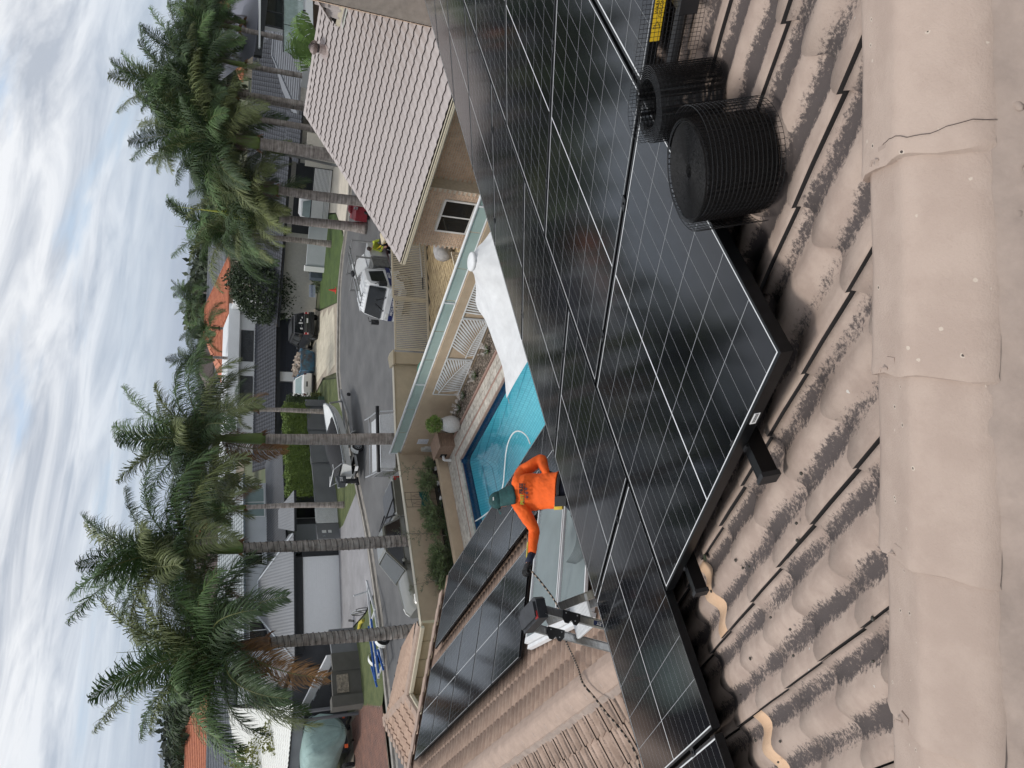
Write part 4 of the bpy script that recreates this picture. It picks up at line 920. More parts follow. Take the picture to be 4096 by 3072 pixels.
# ---- shade sail
sail_m = M('sail_cloth', (.66, .67, .68), .8, var=.08, scale=3, bump=.02, bscale=3.5)
sail = thing('shade_sail', 'white shade sail rising to a round white ring above the pool', 'shade sail', (11.9, 10.8, 2.2))
c00, c10, c11, c01 = Vector((12.15, 12.3, 2.32)), Vector((9.3, 12.46, 2.15)), Vector((8.3, 8.3, 2.2)), Vector((13.4, 8.4, 2.35)); pk = Vector((11.95, 10.85, 3.02))
b = MB(); n = 36; rs = []
for i in range(n+1):
    row = []
    for j in range(n+1):
        u, v = i/n, j/n; uu = u+.10*math.sin(math.pi*v)*(1-2*u)*1; vv = v+.07*math.sin(math.pi*u)*(1-2*v)
        p = (c00*(1-uu)+c10*uu)*(1-vv)+(c01*(1-uu)+c11*uu)*vv; d = (p.xy-pk.xy).length
        h_ = math.exp(-max(0, d-.2)/.75); zt = p.z+(pk.z-p.z)*h_-.18*math.sin(math.pi*u)*math.sin(math.pi*v)*(1-h_)
        row.append(Vector((p.x, p.y, zt+.02*math.sin(14*u+9*v)+.03*math.sin(6*math.atan2(p.y-pk.y, p.x-pk.x)*2)*h_*(1-h_)*2)))
    rs.append(row)
b.rings(rs, cap=False, closed=False); b.build('cloth', sail_m, sail, smooth=True)
b = MB(); b.lathe([(.215, -.03), (.225, 0), (.215, .03), (.19, .04), (.01, .045)], pk+Vector((0, 0, .01)), 28); b.build('ring', alu_w, sail, smooth=True)
b = MB()
for c_ in (c00, c10): b.tube([c_, c_+(c_-pk).normalized()*.12], .008, 6); b.lathe([(.02, -.004), (.02, .004)], c_, 8)
b.build('corner_fitting', alu, sail)
b = MB(); b.tube([Vector((pk.x, pk.y, .02)), pk], .045, 10); b.build('mast', alu_w, sail)
# ================================================================ foliage helpers
def leafmat(name, c, c2, rough=.55): return M(name, c, rough, var=.3, scale=3.5, col2=c2, rnd=.12, spec=.4)
lf_hedge = leafmat('hedge_leaf', (.17, .24, .05), (.09, .14, .03)); lf_dark = leafmat('dark_leaf', (.035, .055, .018), (.016, .028, .01)); lf_mid = leafmat('mid_leaf', (.06, .09, .03), (.03, .05, .018))
lf_yel = leafmat('yellow_leaf', (.20, .20, .04), (.10, .12, .03)); lf_grass = leafmat('rosemary_leaf', (.15, .20, .08), (.08, .11, .045)); lf_olive = leafmat('olive_leaf', (.13, .16, .09), (.07, .09, .05)); lf_ban = leafmat('banana_leaf', (.10, .17, .04), (.05, .10, .02))
bark = M('bark', (.22, .18, .14), .9, var=.3, scale=14, bump=.006, bscale=30)
def leaves(mb, pts, size, rr, up=.3, asp=.5):
    for p in pts:
        d = Vector((rr.gauss(0, 1), rr.gauss(0, 1), rr.gauss(0, 1)+up)).normalized(); s_ = d.orthogonal().normalized(); s_ = Matrix.Rotation(rr.uniform(0, 6.28), 3, d) @ s_
        L_ = size*rr.uniform(.6, 1.3); a = Vector(p); m_ = a+d.cross(s_)*L_*.5; e_ = d.cross(s_)*L_; q = s_*L_*asp*.5+d*L_*.08
        mb.add([a, a+e_*.5+q, a+e_, a+e_*.5-q+d*L_*.1], [(0, 1, 2), (0, 2, 3)])
def blob_pts(c, rx, ry, rz, n, rr, inner=.55, lump=.25, seed=0):
    P = []; c = Vector(c); ph = [rr.uniform(0, 6.28) for _ in range(6)]
    while len(P) < n:
        d = Vector((rr.gauss(0, 1), rr.gauss(0, 1), rr.gauss(0, 1))).normalized()
        k = 1+lump*(math.sin(3*d.x+ph[0])*math.sin(4*d.y+ph[1])+.6*math.sin(5*d.z+ph[2]+2*d.x))
        if d.z < -.55 and rr.random() < .6: continue
        f = rr.uniform(inner, 1)**.6*k; P.append(c+Vector((d.x*rx*f, d.y*ry*f, d.z*rz*f)))
    return P
def bush(label, cat, c, rx, ry, rz, n, size, mat, name='shrub', group=None, seed=1, stem=None, lump=.25, asp=.5):
    rr = random.Random(seed); t = thing(name, label, cat, (c[0], c[1], max(0, c[2]-rz)), group=group)
    b = MB(); leaves(b, blob_pts(c, rx, ry, rz, n, rr, lump=lump), size, rr, asp=asp); b.build('foliage', mat, t)
    b = MB(); z0 = stem if stem is not None else max(0, c[2]-rz); top = Vector((c[0], c[1], c[2]+rz*.2)); b.tube([(c[0], c[1], z0), top.lerp(Vector((c[0], c[1], z0)), .5)+Vector((.1*rx, 0, 0)), top], [rx*.09+.02, rx*.07+.01, .01], 6)
    for i in range(5): a = 6.28*i/5+seed; b.tube([top.lerp(Vector((c[0], c[1], z0)), .5), Vector((c[0]+math.cos(a)*rx*.7, c[1]+math.sin(a)*ry*.7, c[2]+rz*.2))], [rx*.04+.008, .006], 4)
    b.build('stem', bark, t); return t
# ================================================================ by the pool wall
pot = thing('planter_pot', 'pale speckled egg shaped planter with a clipped green bush by the pool wall', 'planter', (14.17, 20.62, .03))
b = MB(); b.lathe([(.15, 0), (.24, .05), (.30, .2), (.31, .34), (.27, .5), (.215, .63), (.21, .66), (.185, .66), (.18, .6), (.01, .58)], (14.17, 20.62, .03), 26); b.build('pot', M('terrazzo', (.62, .60, .58), .8, var=.25, scale=55, col2=(.36, .35, .34)), pot, smooth=True)
rr = random.Random(2); b = MB(); leaves(b, blob_pts((14.17, 20.64, .96), .32, .32, .30, 1500, rr, lump=.12), .07, rr); b.build('clipped_bush', lf_hedge, pot)
b = MB(); b.tube([(14.17, 20.62, .6), (14.17, 20.63, .95)], .02, 6); b.build('stem', bark, pot)
box = thing('pump_box', 'brown timber look pump box with a sloping lid beside the planter', 'pump box', (14.0, 21.85, 0))
wood = M('timber_grain', (.30, .20, .145), .6, var=.35, scale=5, stretch=(1, 8, 8), col2=(.16, .105, .075))
cx_, cy_ = 14.02, 21.80; b = MB()
b.box(cx_-.29, cx_+.29, cy_-.42, cy_+.42, .03, .58); b.build('cabinet', wood, box)
b = MB(); b.slab([(cx_-.34, cy_-.47, .58), (cx_+.34, cy_-.47, .60), (cx_+.34, cy_+.47, .60), (cx_-.34, cy_+.47, .58)], (0, 0, .04)); b.build('lid', wood, box)
b = MB(); b.box(cx_-.294, cx_-.28, cy_+.12, cy_+.34, .18, .42); b.build('opening', M('void_black', (.004, .004, .004), .9), box)
b = MB(); b.tube([(cx_-.28, cy_+.25, .30), (cx_-.45, cy_+.25, .30), (cx_-.47, cy_+.25, .26), (cx_-.47, cy_+.25, .05)], .045, 10); b.tube([(cx_-.47, cy_+.25, .09), (cx_-.47, cy_+.25, .03)], .06, 10); b.tube([(cx_-.40, cy_+.25, .30), (cx_-.44, cy_+.25, .30)], .056, 10); b.build('drain_pipe', M('pvc_white', (.75, .75, .74), .35), box, smooth=False)
b = MB(); s_ = sat(22.75); b.slab([wp(s_-.14, .53), wp(s_+.16, .53), wp(s_+.16, .94), wp(s_-.14, .94)], wn*.008); sg = one(b, 'pool_sign', M('sign_white', (.66, .67, .72), .4, var=.02), 'plain pale safety sign fixed to the pool wall above the pump box', 'sign')
b = MB()
for k in range(7): b.slab([wp(s_-.10, .58+k*.048, .009), wp(s_+.12-.05*(k % 3), .58+k*.048, .009), wp(s_+.12-.05*(k % 3), .588+k*.048, .009), wp(s_-.10, .588+k*.048, .009)], wn*.001)
b.build('print', M('grey_print', (.3, .31, .33)), sg)
b = MB(); b.slab([wp(.35, .28), wp(.58, .28), wp(.58, .58), wp(.35, .58)], wn*.10); b.slab([wp(.40, .58), wp(.52, .58), wp(.52, .70), wp(.40, .70)], wn*.12); one(b, 'switch_box', M('pvc_grey', (.55, .55, .52), .5), 'small grey electrical box low on the pool wall by the corner', 'electrical box')
def agap(x, y, seed, label):
    rr = random.Random(seed); t = thing('flowering_clump', label, 'plant', (x, y, .04), group='white flowering clumps in the pebble bed'); b = MB()
    for i in range(90):
        a = rr.uniform(0, 6.28); l_ = rr.uniform(.12, .25); d = Vector((math.cos(a), math.sin(a), 0)); s_ = Vector((-d.y, d.x, 0))*.008; p = Vector((x, y, .04))
        b.add([p-s_, p+s_, p+d*l_*.6+Vector((0, 0, l_*.7))+s_, p+d*l_*.6+Vector((0, 0, l_*.7))-s_, p+d*l_*1.1+Vector((0, 0, l_*.6))], [(0, 1, 2, 3), (3, 2, 4)])
    b.build('leaves', lf_mid, t); b = MB()
    for i in range(14):
        a = rr.uniform(0, 6.28); q = rr.uniform(.05, .28); h = rr.uniform(.25, .42); tp = Vector((x+math.cos(a)*q, y+math.sin(a)*q, h)); b.tube([(x, y, .05), tp], .003, 3)
        for k in range(16): d = Vector((rr.gauss(0, 1), rr.gauss(0, 1), rr.gauss(0, 1))).normalized()*.032; b.ball(tp+d, .008, n=4, m=2)
    b.build('flowers', M('white_petal', (.72, .68, .66), .8, var=.06), t)
agap(14.5, 18.2, 1, 'white flowering clump in the pebbles below the middle leaf screen'); agap(14.62, 19.5, 2, 'small flowering clump in the pebbles at the end of the leaf screen'); agap(14.5, 20.1, 3, 'white flowering clump right beside the speckled planter'); agap(14.5, 16.9, 4, 'flowering clump in the pebbles near the shade sail')
# ---- raised bed, tan street fence, plants and trellis
b = MB(); b.box(4.5, 14.2, 22.45, 22.72, 0, .38); one(b, 'raised_bed_wall', tanr, 'low tan rendered wall holding the raised garden bed along the pool', 'low wall')
b = MB(); b.box(13.95, 14.2, 22.45, 23.6, 0, .379); b.box(4.5, 13.95, 22.72, 23.62, 0, .28); struct(b, 'garden_soil', M('mulch', (.05, .04, .03), .95, var=.4, scale=20, bump=.03, bscale=40))
fen = thing('street_fence', 'long tan rendered street fence with a pale coping behind the garden bed', 'fence', (9, 23.7, 0))
b = MB(); b.slab([(15.0, 23.58, 0), (3.5, 23.85, 0), (3.5, 24.03, 0), (15.0, 23.76, 0)], (0, 0, 1.49)); b.build('wall', tanr, fen)
b = MB(); b.slab([(15.02, 23.56, 1.49), (3.5, 23.83, 1.49), (3.5, 24.05, 1.49), (15.02, 23.78, 1.49)], (0, 0, .022)); b.build('coping', cream, fen)
f2 = thing('bin_wall', 'cream rendered wall between the street fence and the gate pillar', 'wall', (16.5, 23, 0))
b = MB(); b.slab([(14.9, 23.62, 0), (18.2, 22.36, 0), (18.26, 22.52, 0), (14.96, 23.78, 0)], (0, 0, 1.52)); b.build('wall', M('cream_render', (.52, .445, .32), .85, var=.06, scale=3, bump=.001, bscale=150), f2)
b = MB(); b.slab([(14.88, 23.58, 1.52), (18.2, 22.32, 1.52), (18.28, 22.54, 1.52), (14.96, 23.81, 1.52)], (0, 0, .03)); b.build('coping', cream, f2)
crr = MATS['cream_render']
bn = thing('wheelie_bin', 'green lidded wheelie bin half hidden behind the glass rail', 'bin', (16.75, 21.0, 0)); b = MB()
b.slab([(16.45, 20.75, 0), (17.0, 20.75, 0), (17.0, 21.25, 0), (16.45, 21.25, 0)], (0, 0, .98)); b.build('body', M('bin_green', (.03, .10, .06), .5), bn)
b = MB(); b.rings([[Vector((16.4, 20.7+.6*i/6, 1.0+.05*math.sin(math.pi*i/6))) for i in range(7)]+[Vector((16.4, 21.3, .98)), Vector((16.4, 20.7, .98))], [Vector((17.06, 20.7+.6*i/6, 1.0+.05*math.sin(math.pi*i/6))) for i in range(7)]+[Vector((17.06, 21.3, .98)), Vector((17.06, 20.7, .98))]]); b.build('lid', M('lid_green', (.06, .30, .19), .45), bn)
def tuft(x, y, h, w_, n, seed, label, mat=lf_grass, group='bushy rosemary like shrubs along the tan fence'):
    rr = random.Random(seed); t = thing('rosemary_shrub', label, 'shrub', (x, y, .28), group=group); b = MB(); st = MB()
    for i in range(n):
        a = rr.uniform(0, 6.28); lean = rr.uniform(0, 1)**.7*w_*1.35; H_ = h*rr.uniform(.55, 1)*(1-.3*lean/w_); p = Vector((x+rr.uniform(-.1, .1), y+rr.uniform(-.08, .08), .28)); d = Vector((math.cos(a)*lean, math.sin(a)*lean*.6, 0))
        q = [p, p+d*.35+Vector((0, 0, H_*.5)), p+d*.8+Vector((0, 0, H_*.88)), p+d*1.15+Vector((0, 0, H_))]
        st.tube(q, [.006, .005, .004, .002], 3, cap=False)
        for k in range(12):
            f = k/11*2.99; j = int(f); c = q[j].lerp(q[j+1], f-j)
            for m in range(3):
                dd = Vector((rr.gauss(0, 1), rr.gauss(0, 1), rr.gauss(.9, .7))).normalized()*rr.uniform(.06, .13); s_ = dd.orthogonal().normalized()*.010
                b.add([c-s_, c+s_, c+dd], [(0, 1, 2)])
    b.build('needles', mat, t); st.build('stems', bark, t)
for i, (P, h, w_, n, lb) in enumerate(((p8(1190, 965), .55, .22, 70, 'smallest rosemary like shrub at the pool wall corner'), (p8(1215, 1110), 1.05, .42, 120, 'tall rosemary like shrub just right of the trellis'), (p8(1240, 1390), 1.05, .42, 120, 'bushy shrub just left of the trellis'), (p8(1260, 1500), 1.0, .42, 110, 'bushy shrub second left of the trellis'), (q1(870, 1110), .95, .42, 110, 'bushy shrub third left of the trellis'), (q1(850, 1230), .95, .4, 110, 'bushy shrub fourth left of the trellis'), (q1(820, 1340), .95, .4, 100, 'bushy shrub nearest the end of the lower roof'), (q1(800, 1440), .8, .4, 90, 'bushy shrub partly hidden by the far panel corner'))):
    p = at(P, .28); tuft(p.x, min(23.3, max(p.y, 22.95)), h, w_, n, 40+i, lb)
def olive(P, h, seed, label):
    rr = random.Random(seed); p = at(P, .28); x, y = p.x, min(23.25, p.y); t = thing('olive_sapling', label, 'sapling', (x, y, .28), group='thin young olive trees against the tan fence'); b = MB(); st = MB(); tip = Vector((x+rr.uniform(-.2, .2), y, .28+h)); base = Vector((x, y, .28)); st.tube([base, base.lerp(tip, .5)+Vector((.05, 0, 0)), tip], [.014, .01, .003], 5)
    for k in range(18):
        c = base.lerp(tip, rr.uniform(.3, 1)); d = Vector((rr.gauss(0, 1), rr.gauss(0, .6), rr.gauss(.4, .5))).normalized()*rr.uniform(.2, .5); st.tube([c, c+d], [.005, .002], 3)
        leaves(b, [c+d*rr.uniform(.2, 1)+Vector((rr.gauss(0, .02), rr.gauss(0, .02), rr.gauss(0, .02))) for _ in range(14)], .07, rr, asp=.3)
    b.build('leaves', lf_olive, t); st.build('stem', bark, t)
olive(p8(1195, 1020), 1.9, 1, 'thin olive sapling nearest the pool wall'); olive(q1(850, 960), 1.75, 2, 'thin olive sapling between the bushy shrubs'); olive(q1(800, 1480), 1.6, 3, 'thin olive sapling by the end of the lower roof')
tx0, tx1 = 13.02, 12.42; ty = 23.42; b = MB()
for x in (tx0, (tx0+tx1)/2, tx1): b.tube([(x, ty, .28), (x, ty, 1.52)], .008, 5)
for z in (1.50, 1.28, .62): b.tube([(tx0, ty, z), ((tx0+tx1)/2, ty, z+.03), (tx1, ty, z)], .007, 5)
for s in (0, 1):
    xa_, xb2 = (tx0, (tx0+tx1)/2) if s == 0 else ((tx0+tx1)/2, tx1); m_ = (xa_+xb2)/2
    for sg_ in (1, -1): b.tube([(m_+sg_*.06*math.sin(k*math.pi/4), ty, .62+.11*k*.66) for k in range(10)], .005, 4)
tl_ = one(b, 'garden_trellis', rail_m, 'thin black wrought iron trellis in front of the tan fence', 'trellis')
b = MB(); rs = []
for i in range(9):
    x = tx0+.01-(tx0-tx1)*i/8*1.02; rs.append([Vector((x, ty-.02-.02*math.sin(i*1.3), .62+.03*math.sin(i))), Vector((x, ty-.04, .78)), Vector((x, ty-.02-.03*math.sin(i*2), .96+.03*math.sin(i*.8+1)))])
b.rings(rs, cap=False, closed=False); one(b, 'green_cloth', M('shade_cloth_green', (.012, .085, .075), .8, var=.2), 'dark green cloth hung over the garden trellis', 'cloth', smooth=True)
rr = random.Random(9)
gc = MB(); leaves(gc, [Vector((rr.uniform(8.5, 12.4), rr.uniform(22.75, 23.2), rr.uniform(.3, .42))) for _ in range(1600)], .06, rr); o = one(gc, 'ground_cover', lf_mid, 'low green ground cover along the front of the raised bed', 'ground cover'); o['kind'] = 'stuff'
for i in range(7):
    x = 14.0-.62*i*.5; b = MB(); b.lathe([(.06, 0), (.085, .11), (.08, .115), (.06, .10)], (x, 22.86, .29), 10); one(b, 'small_pot', MATS['terrazzo'] if i % 2 else blk, f'small {"pale" if i % 2 else "black"} pot, number {["one","two","three","four","five","six","seven"][i]} from the pool wall on the bed', 'pot', 'little pots on the garden bed')
# ================================================================ courtyard: gate, pillars, paving
ypav = M('yellow_paver', (.54, .42, .24), .85, var=.22, scale=3, rnd=.12, bump=.003, bscale=40, col2=(.34, .25, .15))
paver_sheet((15.2, 11.6, 0), (1, .05, 0), (-.05, 1, 0), 24, 28, .40, .20, ypav, poly=[(15.3, 12.0), (15.1, 22.2), (18.6, 22.1), (22.9, 20.3), (23, 12)], z=.0, basket=True, gap=.016, tlabel='yellow basket weave paved courtyard behind the pool wall', tcat='paving', base=M('paver_joint2', (.10, .075, .05), .95))
def pillar(x, y, h, label, s=.24):
    t = thing('gate_pillar', label, 'pillar', (x, y, 0), R(-23), group='cream gate pillars'); b = MB(); b.box(-s, s, -s, s, 0, h); b.build('shaft', crr, t, local=True)
    b = MB(); b.box(-s-.06, s+.06, -s-.06, s+.06, h, h+.06); b.rings([[Vector((sx_*(s+.06), sy_*(s+.06), h+.06)) for sx_, sy_ in ((-1, -1), (1, -1), (1, 1), (-1, 1))], [Vector((sx_*.03, sy_*.03, h+.19)) for sx_, sy_ in ((-1, -1), (1, -1), (1, 1), (-1, 1))]]); b.build('cap', crr, t, local=True)
pillar(18.42, 22.3, 1.55, 'cream rendered pillar at the left end of the slatted gate'); pillar(23.35, 20.25, 1.75, 'cream rendered pillar behind the corner of the neighbour roof')
def slat_gate(a, c, z0, z1, n, label, bar=.035, dep=.05, name='slatted_gate', gap_top=True):
    a, c = Vector((*a, 0)), Vector((*c, 0)); d = (c-a).normalized(); L_ = (c-a).length; t = thing(name, label, 'gate', tuple(a), group='cream aluminium slat gates'); up = Vector((0, 0, 1)); nn = d.cross(up); fm = cream
    for (s0, s1, zz0, zz1, w_) in ((0, L_, z1-.07, z1, 1), (0, L_, z0, z0+.09, 1)): b = MB(); b.slab([a+d*s0+up*zz0-nn*dep/2, a+d*s1+up*zz0-nn*dep/2, a+d*s1+up*zz1-nn*dep/2, a+d*s0+up*zz1-nn*dep/2], nn*dep); b.build('rail', fm, t)
    for s0 in (0, L_-.06): b = MB(); b.slab([a+d*s0+up*(z0+.09)-nn*dep/2, a+d*(s0+.06)+up*(z0+.09)-nn*dep/2, a+d*(s0+.06)+up*(z1-.07)-nn*dep/2, a+d*s0+up*(z1-.07)-nn*dep/2], nn*dep); b.build('stile', fm, t)
    sm = MB(); sm.box(-bar/2, bar/2, -.02, .02, 0, z1-z0-.16); me = sm.mesh('slat', fm)
    pieces(t, 'slat', me, [frame(a+d*(.06+(L_-.12)*(i+.5)/n)+up*(z0+.09), d, up.cross(d), up) for i in range(n)], 300); return t
ga, gb, gc2 = (18.62, 21.98), (20.62, 21.13), (22.95, 20.16)
mid_ = ((gb[0]+.015), (gb[1]-.006))
slat_gate(ga, gb, .06, 1.52, 26, 'left leaf of the cream slatted driveway gate'); slat_gate(mid_, gc2, .06, 1.56, 30, 'right leaf of the cream slatted driveway gate carrying the motor arm')
b = MB(); b.slab([(22.95, 20.15, 0), (23.15, 19.9, 0), (20.6, 16.9, 0), (20.45, 17.1, 0)], (0, 0, 1.5)); one(b, 'return_wall', crr, 'cream rendered return wall between the gate and the brick house', 'wall')
arm = thing('gate_motor', 'silver gate motor arm across the foot of the gate', 'gate motor', (22.3, 20.1, .4)); b = MB(); b.tube([(22.7, 19.9, .42), (21.3, 20.5, .36)], .05, 8); b.build('cylinder', alu, arm); b = MB(); b.tube([(21.3, 20.5, .36), (20.9, 20.75, .34)], .025, 8); b.tube([(22.7, 19.9, .42), (22.9, 20.0, .5)], .03, 6); b.build('rod', blk, arm)
# small slat gate and covered machine beside the brick house
slat_gate((16.4, 16.0), (18.0, 16.02), .08, 1.0, 16, 'low cream slatted side gate between the pool wall and the brick house')
cv = MB(); rr = random.Random(3); cv.ball((20.25, 18.0, .34), .48, .38, .36, 14, 8)
cv.v = [(x+.04*math.sin(9*y+5*z), y+.04*math.sin(11*x), max(0, z+.03*math.sin(13*x+7*y))) for x, y, z in cv.v]; one(cv, 'covered_machine', M('grey_cover', (.36, .35, .35), .7, var=.2, scale=5, bump=.01, bscale=9), 'rounded machine under a grey cover standing on the yellow paving', 'cover', smooth=True)
# ================================================================ brick house with the pink tiled gable roof
nb = thing('brick_house', 'sandy brick house with a long pinkish white tiled gable roof', 'house', (20, 12, 0))
brk = M('sandstock_brick', (.56, .42, .315), .9, var=.28, scale=5, rnd=.14, bump=.004, bscale=50, col2=(.40, .29, .22)); mor = M('pale_mortar', (.58, .53, .45), .95, var=.1, scale=9, bump=.003, bscale=70)
FX = 18.05; b = MB(); b.box(FX+.012, 30, 13.56, 15.87, 0, 2.62); b.box(FX+.5, 30, 2, 13.56, 0, 2.62); b.build('wall', mor, nb)
bm_ = MB(); bm_.box(0, .014, .004, .218, .004, .072); bm_.v = [(x+(.0 if x < .01 else -.0), y+(.010 if y < .1 else -.010)*(x < .005), z+(.008 if z < .03 else -.008)*(x < .005)) for x, y, z in bm_.v]
bmesh_ = bm_.mesh('brick', brk); ms = []; wy0, wy1, wz0, wz1 = 13.93, 15.22, .72, 1.78
def brickwall(x, y0, y1, z0, z1, holes=()):
    out = []; j = 0; z = z0
    while z < z1-.04:
        y = y0-(.11 if j % 2 else 0)
        while y < y1-.1:
            if y >= y0-.02 and not any(hy0-.12 < y < hy1-.1 and hz0-.05 < z < hz1-.02 for hy0, hy1, hz0, hz1 in holes): out.append(frame((x, y, z), (1, 0, 0), (0, 1, 0), (0, 0, 1)) @ Matrix.Translation((rr.uniform(-.003, .003), 0, 0)))
            y += .226
        z += .0785; j += 1
    return out
ms = brickwall(FX, 13.57, 15.86, .02, 2.6, [(wy0, wy1, wz0, wz1)]); ms += brickwall(FX+.49, 8.5, 13.5, .02, 2.6)
pieces(nb, 'brick', bmesh_, ms, 300)
b = MB(); b.box(FX+.03, FX+.4, wy0, wy1, wz0, wz1); b.build('window_recess', MATS['void_black'], nb)
window(nb, (FX+.0, (wy0+wy1)/2, (wz0+wz1)/2), (0, 1, 0), (-1, 0, 0), wy1-wy0-.05, wz1-wz0-.05, cols=2, fw=.06, depth=.03)
EZ, EXX = 2.75, 17.5; tp20 = math.tan(R(20)); RXX = 24.75; RZ = EZ+(RXX-EXX)*tp20
def pk_(x, y, o=0): return Vector((x, y, EZ+(x-EXX)*tp20+o))
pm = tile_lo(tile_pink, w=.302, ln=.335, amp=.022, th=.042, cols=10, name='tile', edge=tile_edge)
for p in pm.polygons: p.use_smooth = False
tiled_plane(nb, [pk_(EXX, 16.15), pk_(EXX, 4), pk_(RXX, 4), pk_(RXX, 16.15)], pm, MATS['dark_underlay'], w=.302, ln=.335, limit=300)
b = MB(); b.slab([(RXX, 16.1, RZ-.03), (RXX, 3, RZ-.03), (32, 3, EZ), (32, 16.1, EZ)], (0, 0, -.08)); b.build('far_slope', tile_pink, nb)
for k in range(28):
    y0 = 16.2-k*.36; b = MB(); b.rings([[Vector((RXX-.13, y_, RZ-.0+h)), Vector((RXX-.08, y_, RZ+.055+h)), Vector((RXX+.08, y_, RZ+.055+h)), Vector((RXX+.13, y_, RZ+h))] for y_, h in ((y0, .006), (y0-.375, -.004))], closed=False, cap=False); b.build('ridge_cap', tile_pink, nb)
for k in range(21):
    x0 = EXX-.05+k*.348; p, q_ = pk_(x0, 16.15, .03), pk_(x0+.36, 16.15, .018); b = MB()
    b.slab([p+Vector((0, -.13, .012)), p+Vector((0, .06, .012)), q_+Vector((0, .06, 0)), q_+Vector((0, -.13, 0))], (0, 0, .018)); b.slab([p+Vector((0, .045, .0)), p+Vector((0, .045, -.2)), q_+Vector((0, .045, -.2)), q_+Vector((0, .045, 0))], (0, .02, 0)); b.build('barge_tile', tile_pink, nb)
b = MB(); gz = EZ-.02
for o_, z0_, z1_ in ((-.13, gz-.02, gz+.02), (-.125, gz-.12, gz-.1), (0, gz-.12, gz+.0)): b.box(EXX+o_, EXX+o_+.016, 4, 16.2, z0_-.0, z1_)
b.box(EXX-.13, EXX-.114, 4, 16.2, gz-.11, gz+.02); b.box(EXX-.12, EXX, 4, 16.2, gz-.12, gz-.105); b.box(EXX-.13, EXX+.0, 16.2, 16.215, gz-.12, gz+.03)
b.tube([(EXX-.13, 4, gz+.02), (EXX-.13, 16.2, gz+.02)], .014, 6); b.tube([(EXX-.135, 4, gz-.05), (EXX-.135, 16.2, gz-.05)], .008, 5); b.build('gutter', cream, nb)
b = MB(); b.box(EXX, FX+.6, 4, 16.1, gz-.17, gz-.12); b.box(EXX-.02, EXX, 4, 16.15, gz-.18, gz-.12); b.build('soffit', M('pale_soffit', (.56, .58, .54), .7), nb)
b = MB(); b.slab([(FX+.1, 15.86, 2.6), (30, 15.86, 2.6), (RXX, 15.86, RZ-.12)], (0, -.1, 0)); b.build('gable', mor, nb)
# whirlybird vent
vt = thing('roof_vent', 'pinkish metal whirlybird vent standing on the neighbour roof near its ridge', 'vent', tuple(pk_(24.0, 13.2))); vb = pk_(24.05, 13.2); vm = M('vent_metal', (.40, .33, .31), .5, .2, .12, 20)
b = MB(); b.lathe([(.155, -.12), (.15, .2)], vb, 20); b.lathe([(.165, .18), (.165, .22)], vb, 20); b.build('throat', vm, vt, smooth=False)
b = MB(); b.slab([pk_(23.75, 13.0, .045), pk_(24.4, 13.0, .045), pk_(24.4, 13.5, .045), pk_(23.75, 13.5, .045)], (0, 0, .015)); b.build('flashing', vm, vt)
for k in range(22):
    b = MB(); rs = []
    for i in range(9):
        f = i/8; th_ = f*math.pi; r_ = .06+.165*math.sin(th_)**.8; z = .24+.30*f*1.0; a = 2*math.pi*k/22+.9*f; rs.append([vb+Vector((r_*math.cos(a), r_*math.sin(a), z)), vb+Vector(((r_-.03)*math.cos(a+.24), (r_-.03)*math.sin(a+.24), z))])
    b.rings(rs, cap=False, closed=False); b.build('vane', vm, vt)
b = MB(); b.lathe([(.09, .52), (.07, .55), (.01, .565)], vb, 14); b.lathe([(.14, .24), (.13, .5), (.02, .54)], vb, 12); b.build('dome', M('vent_dark', (.05, .04, .04), .6), vt)
# upper storey piece at the right edge of the picture
up_ = thing('upper_storey', 'upper brick storey rising through the neighbour roof at the picture edge', 'house', (22, 9, 4)); w0 = Vector((23.2, 11.25, 0)); w1 = Vector((18.9, 9.15, 0)); d_ = (w1-w0).normalized(); nq = Vector((-d_.y, d_.x, 0)); nq = nq if nq.y > 0 else -nq
b = MB(); b.slab([w0-nq*.02+Vector((0, 0, 3)), w1-nq*.02+Vector((0, 0, 3)), w1-nq*3+Vector((0, 0, 3)), w0-nq*3+Vector((0, 0, 3))], (0, 0, 5.6)); b.build('wall', M('grey_mortar', (.34, .29, .25), .95), up_)
ms = []; z = 3.2; j = 0
while z < 8.5:
    s_ = -.11*(j % 2)
    while s_ < 4.6:
        if s_ >= 0: ms.append(frame(w0+d_*s_+Vector((0, 0, z)), -nq, d_, Vector((0, 0, 1)) if (-nq).cross(d_).z > 0 else Vector((0, 0, 1))) @ Matrix.Translation((rr.uniform(-.004, .004)-.016, 0, 0)))
        s_ += .226
    z += .0785; j += 1
pieces(up_, 'brick', bmesh_, ms, 300)
G1_ = at(p6(540, 213), 5.35); G2_ = at(p6(606, -60), 5.35); B1_ = at(p6(375, -10), 6.0); b = MB(); b.beam(G1_, G2_, .12, .12); b.build('gutter', cream, up_)
b = MB(); b.beam(G1_+Vector((.05, -.02, -.14)), G2_+Vector((.05, -.02, -.14)), .3, .02); b.build('soffit', MATS['pale_soffit'], up_)
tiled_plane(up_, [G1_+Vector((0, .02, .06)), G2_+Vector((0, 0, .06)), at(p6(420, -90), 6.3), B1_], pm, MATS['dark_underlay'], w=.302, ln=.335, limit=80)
caps(B1_, G1_+Vector((0, 0, .1)), 5, .11, up_, tile_pink, 'barge_tile')
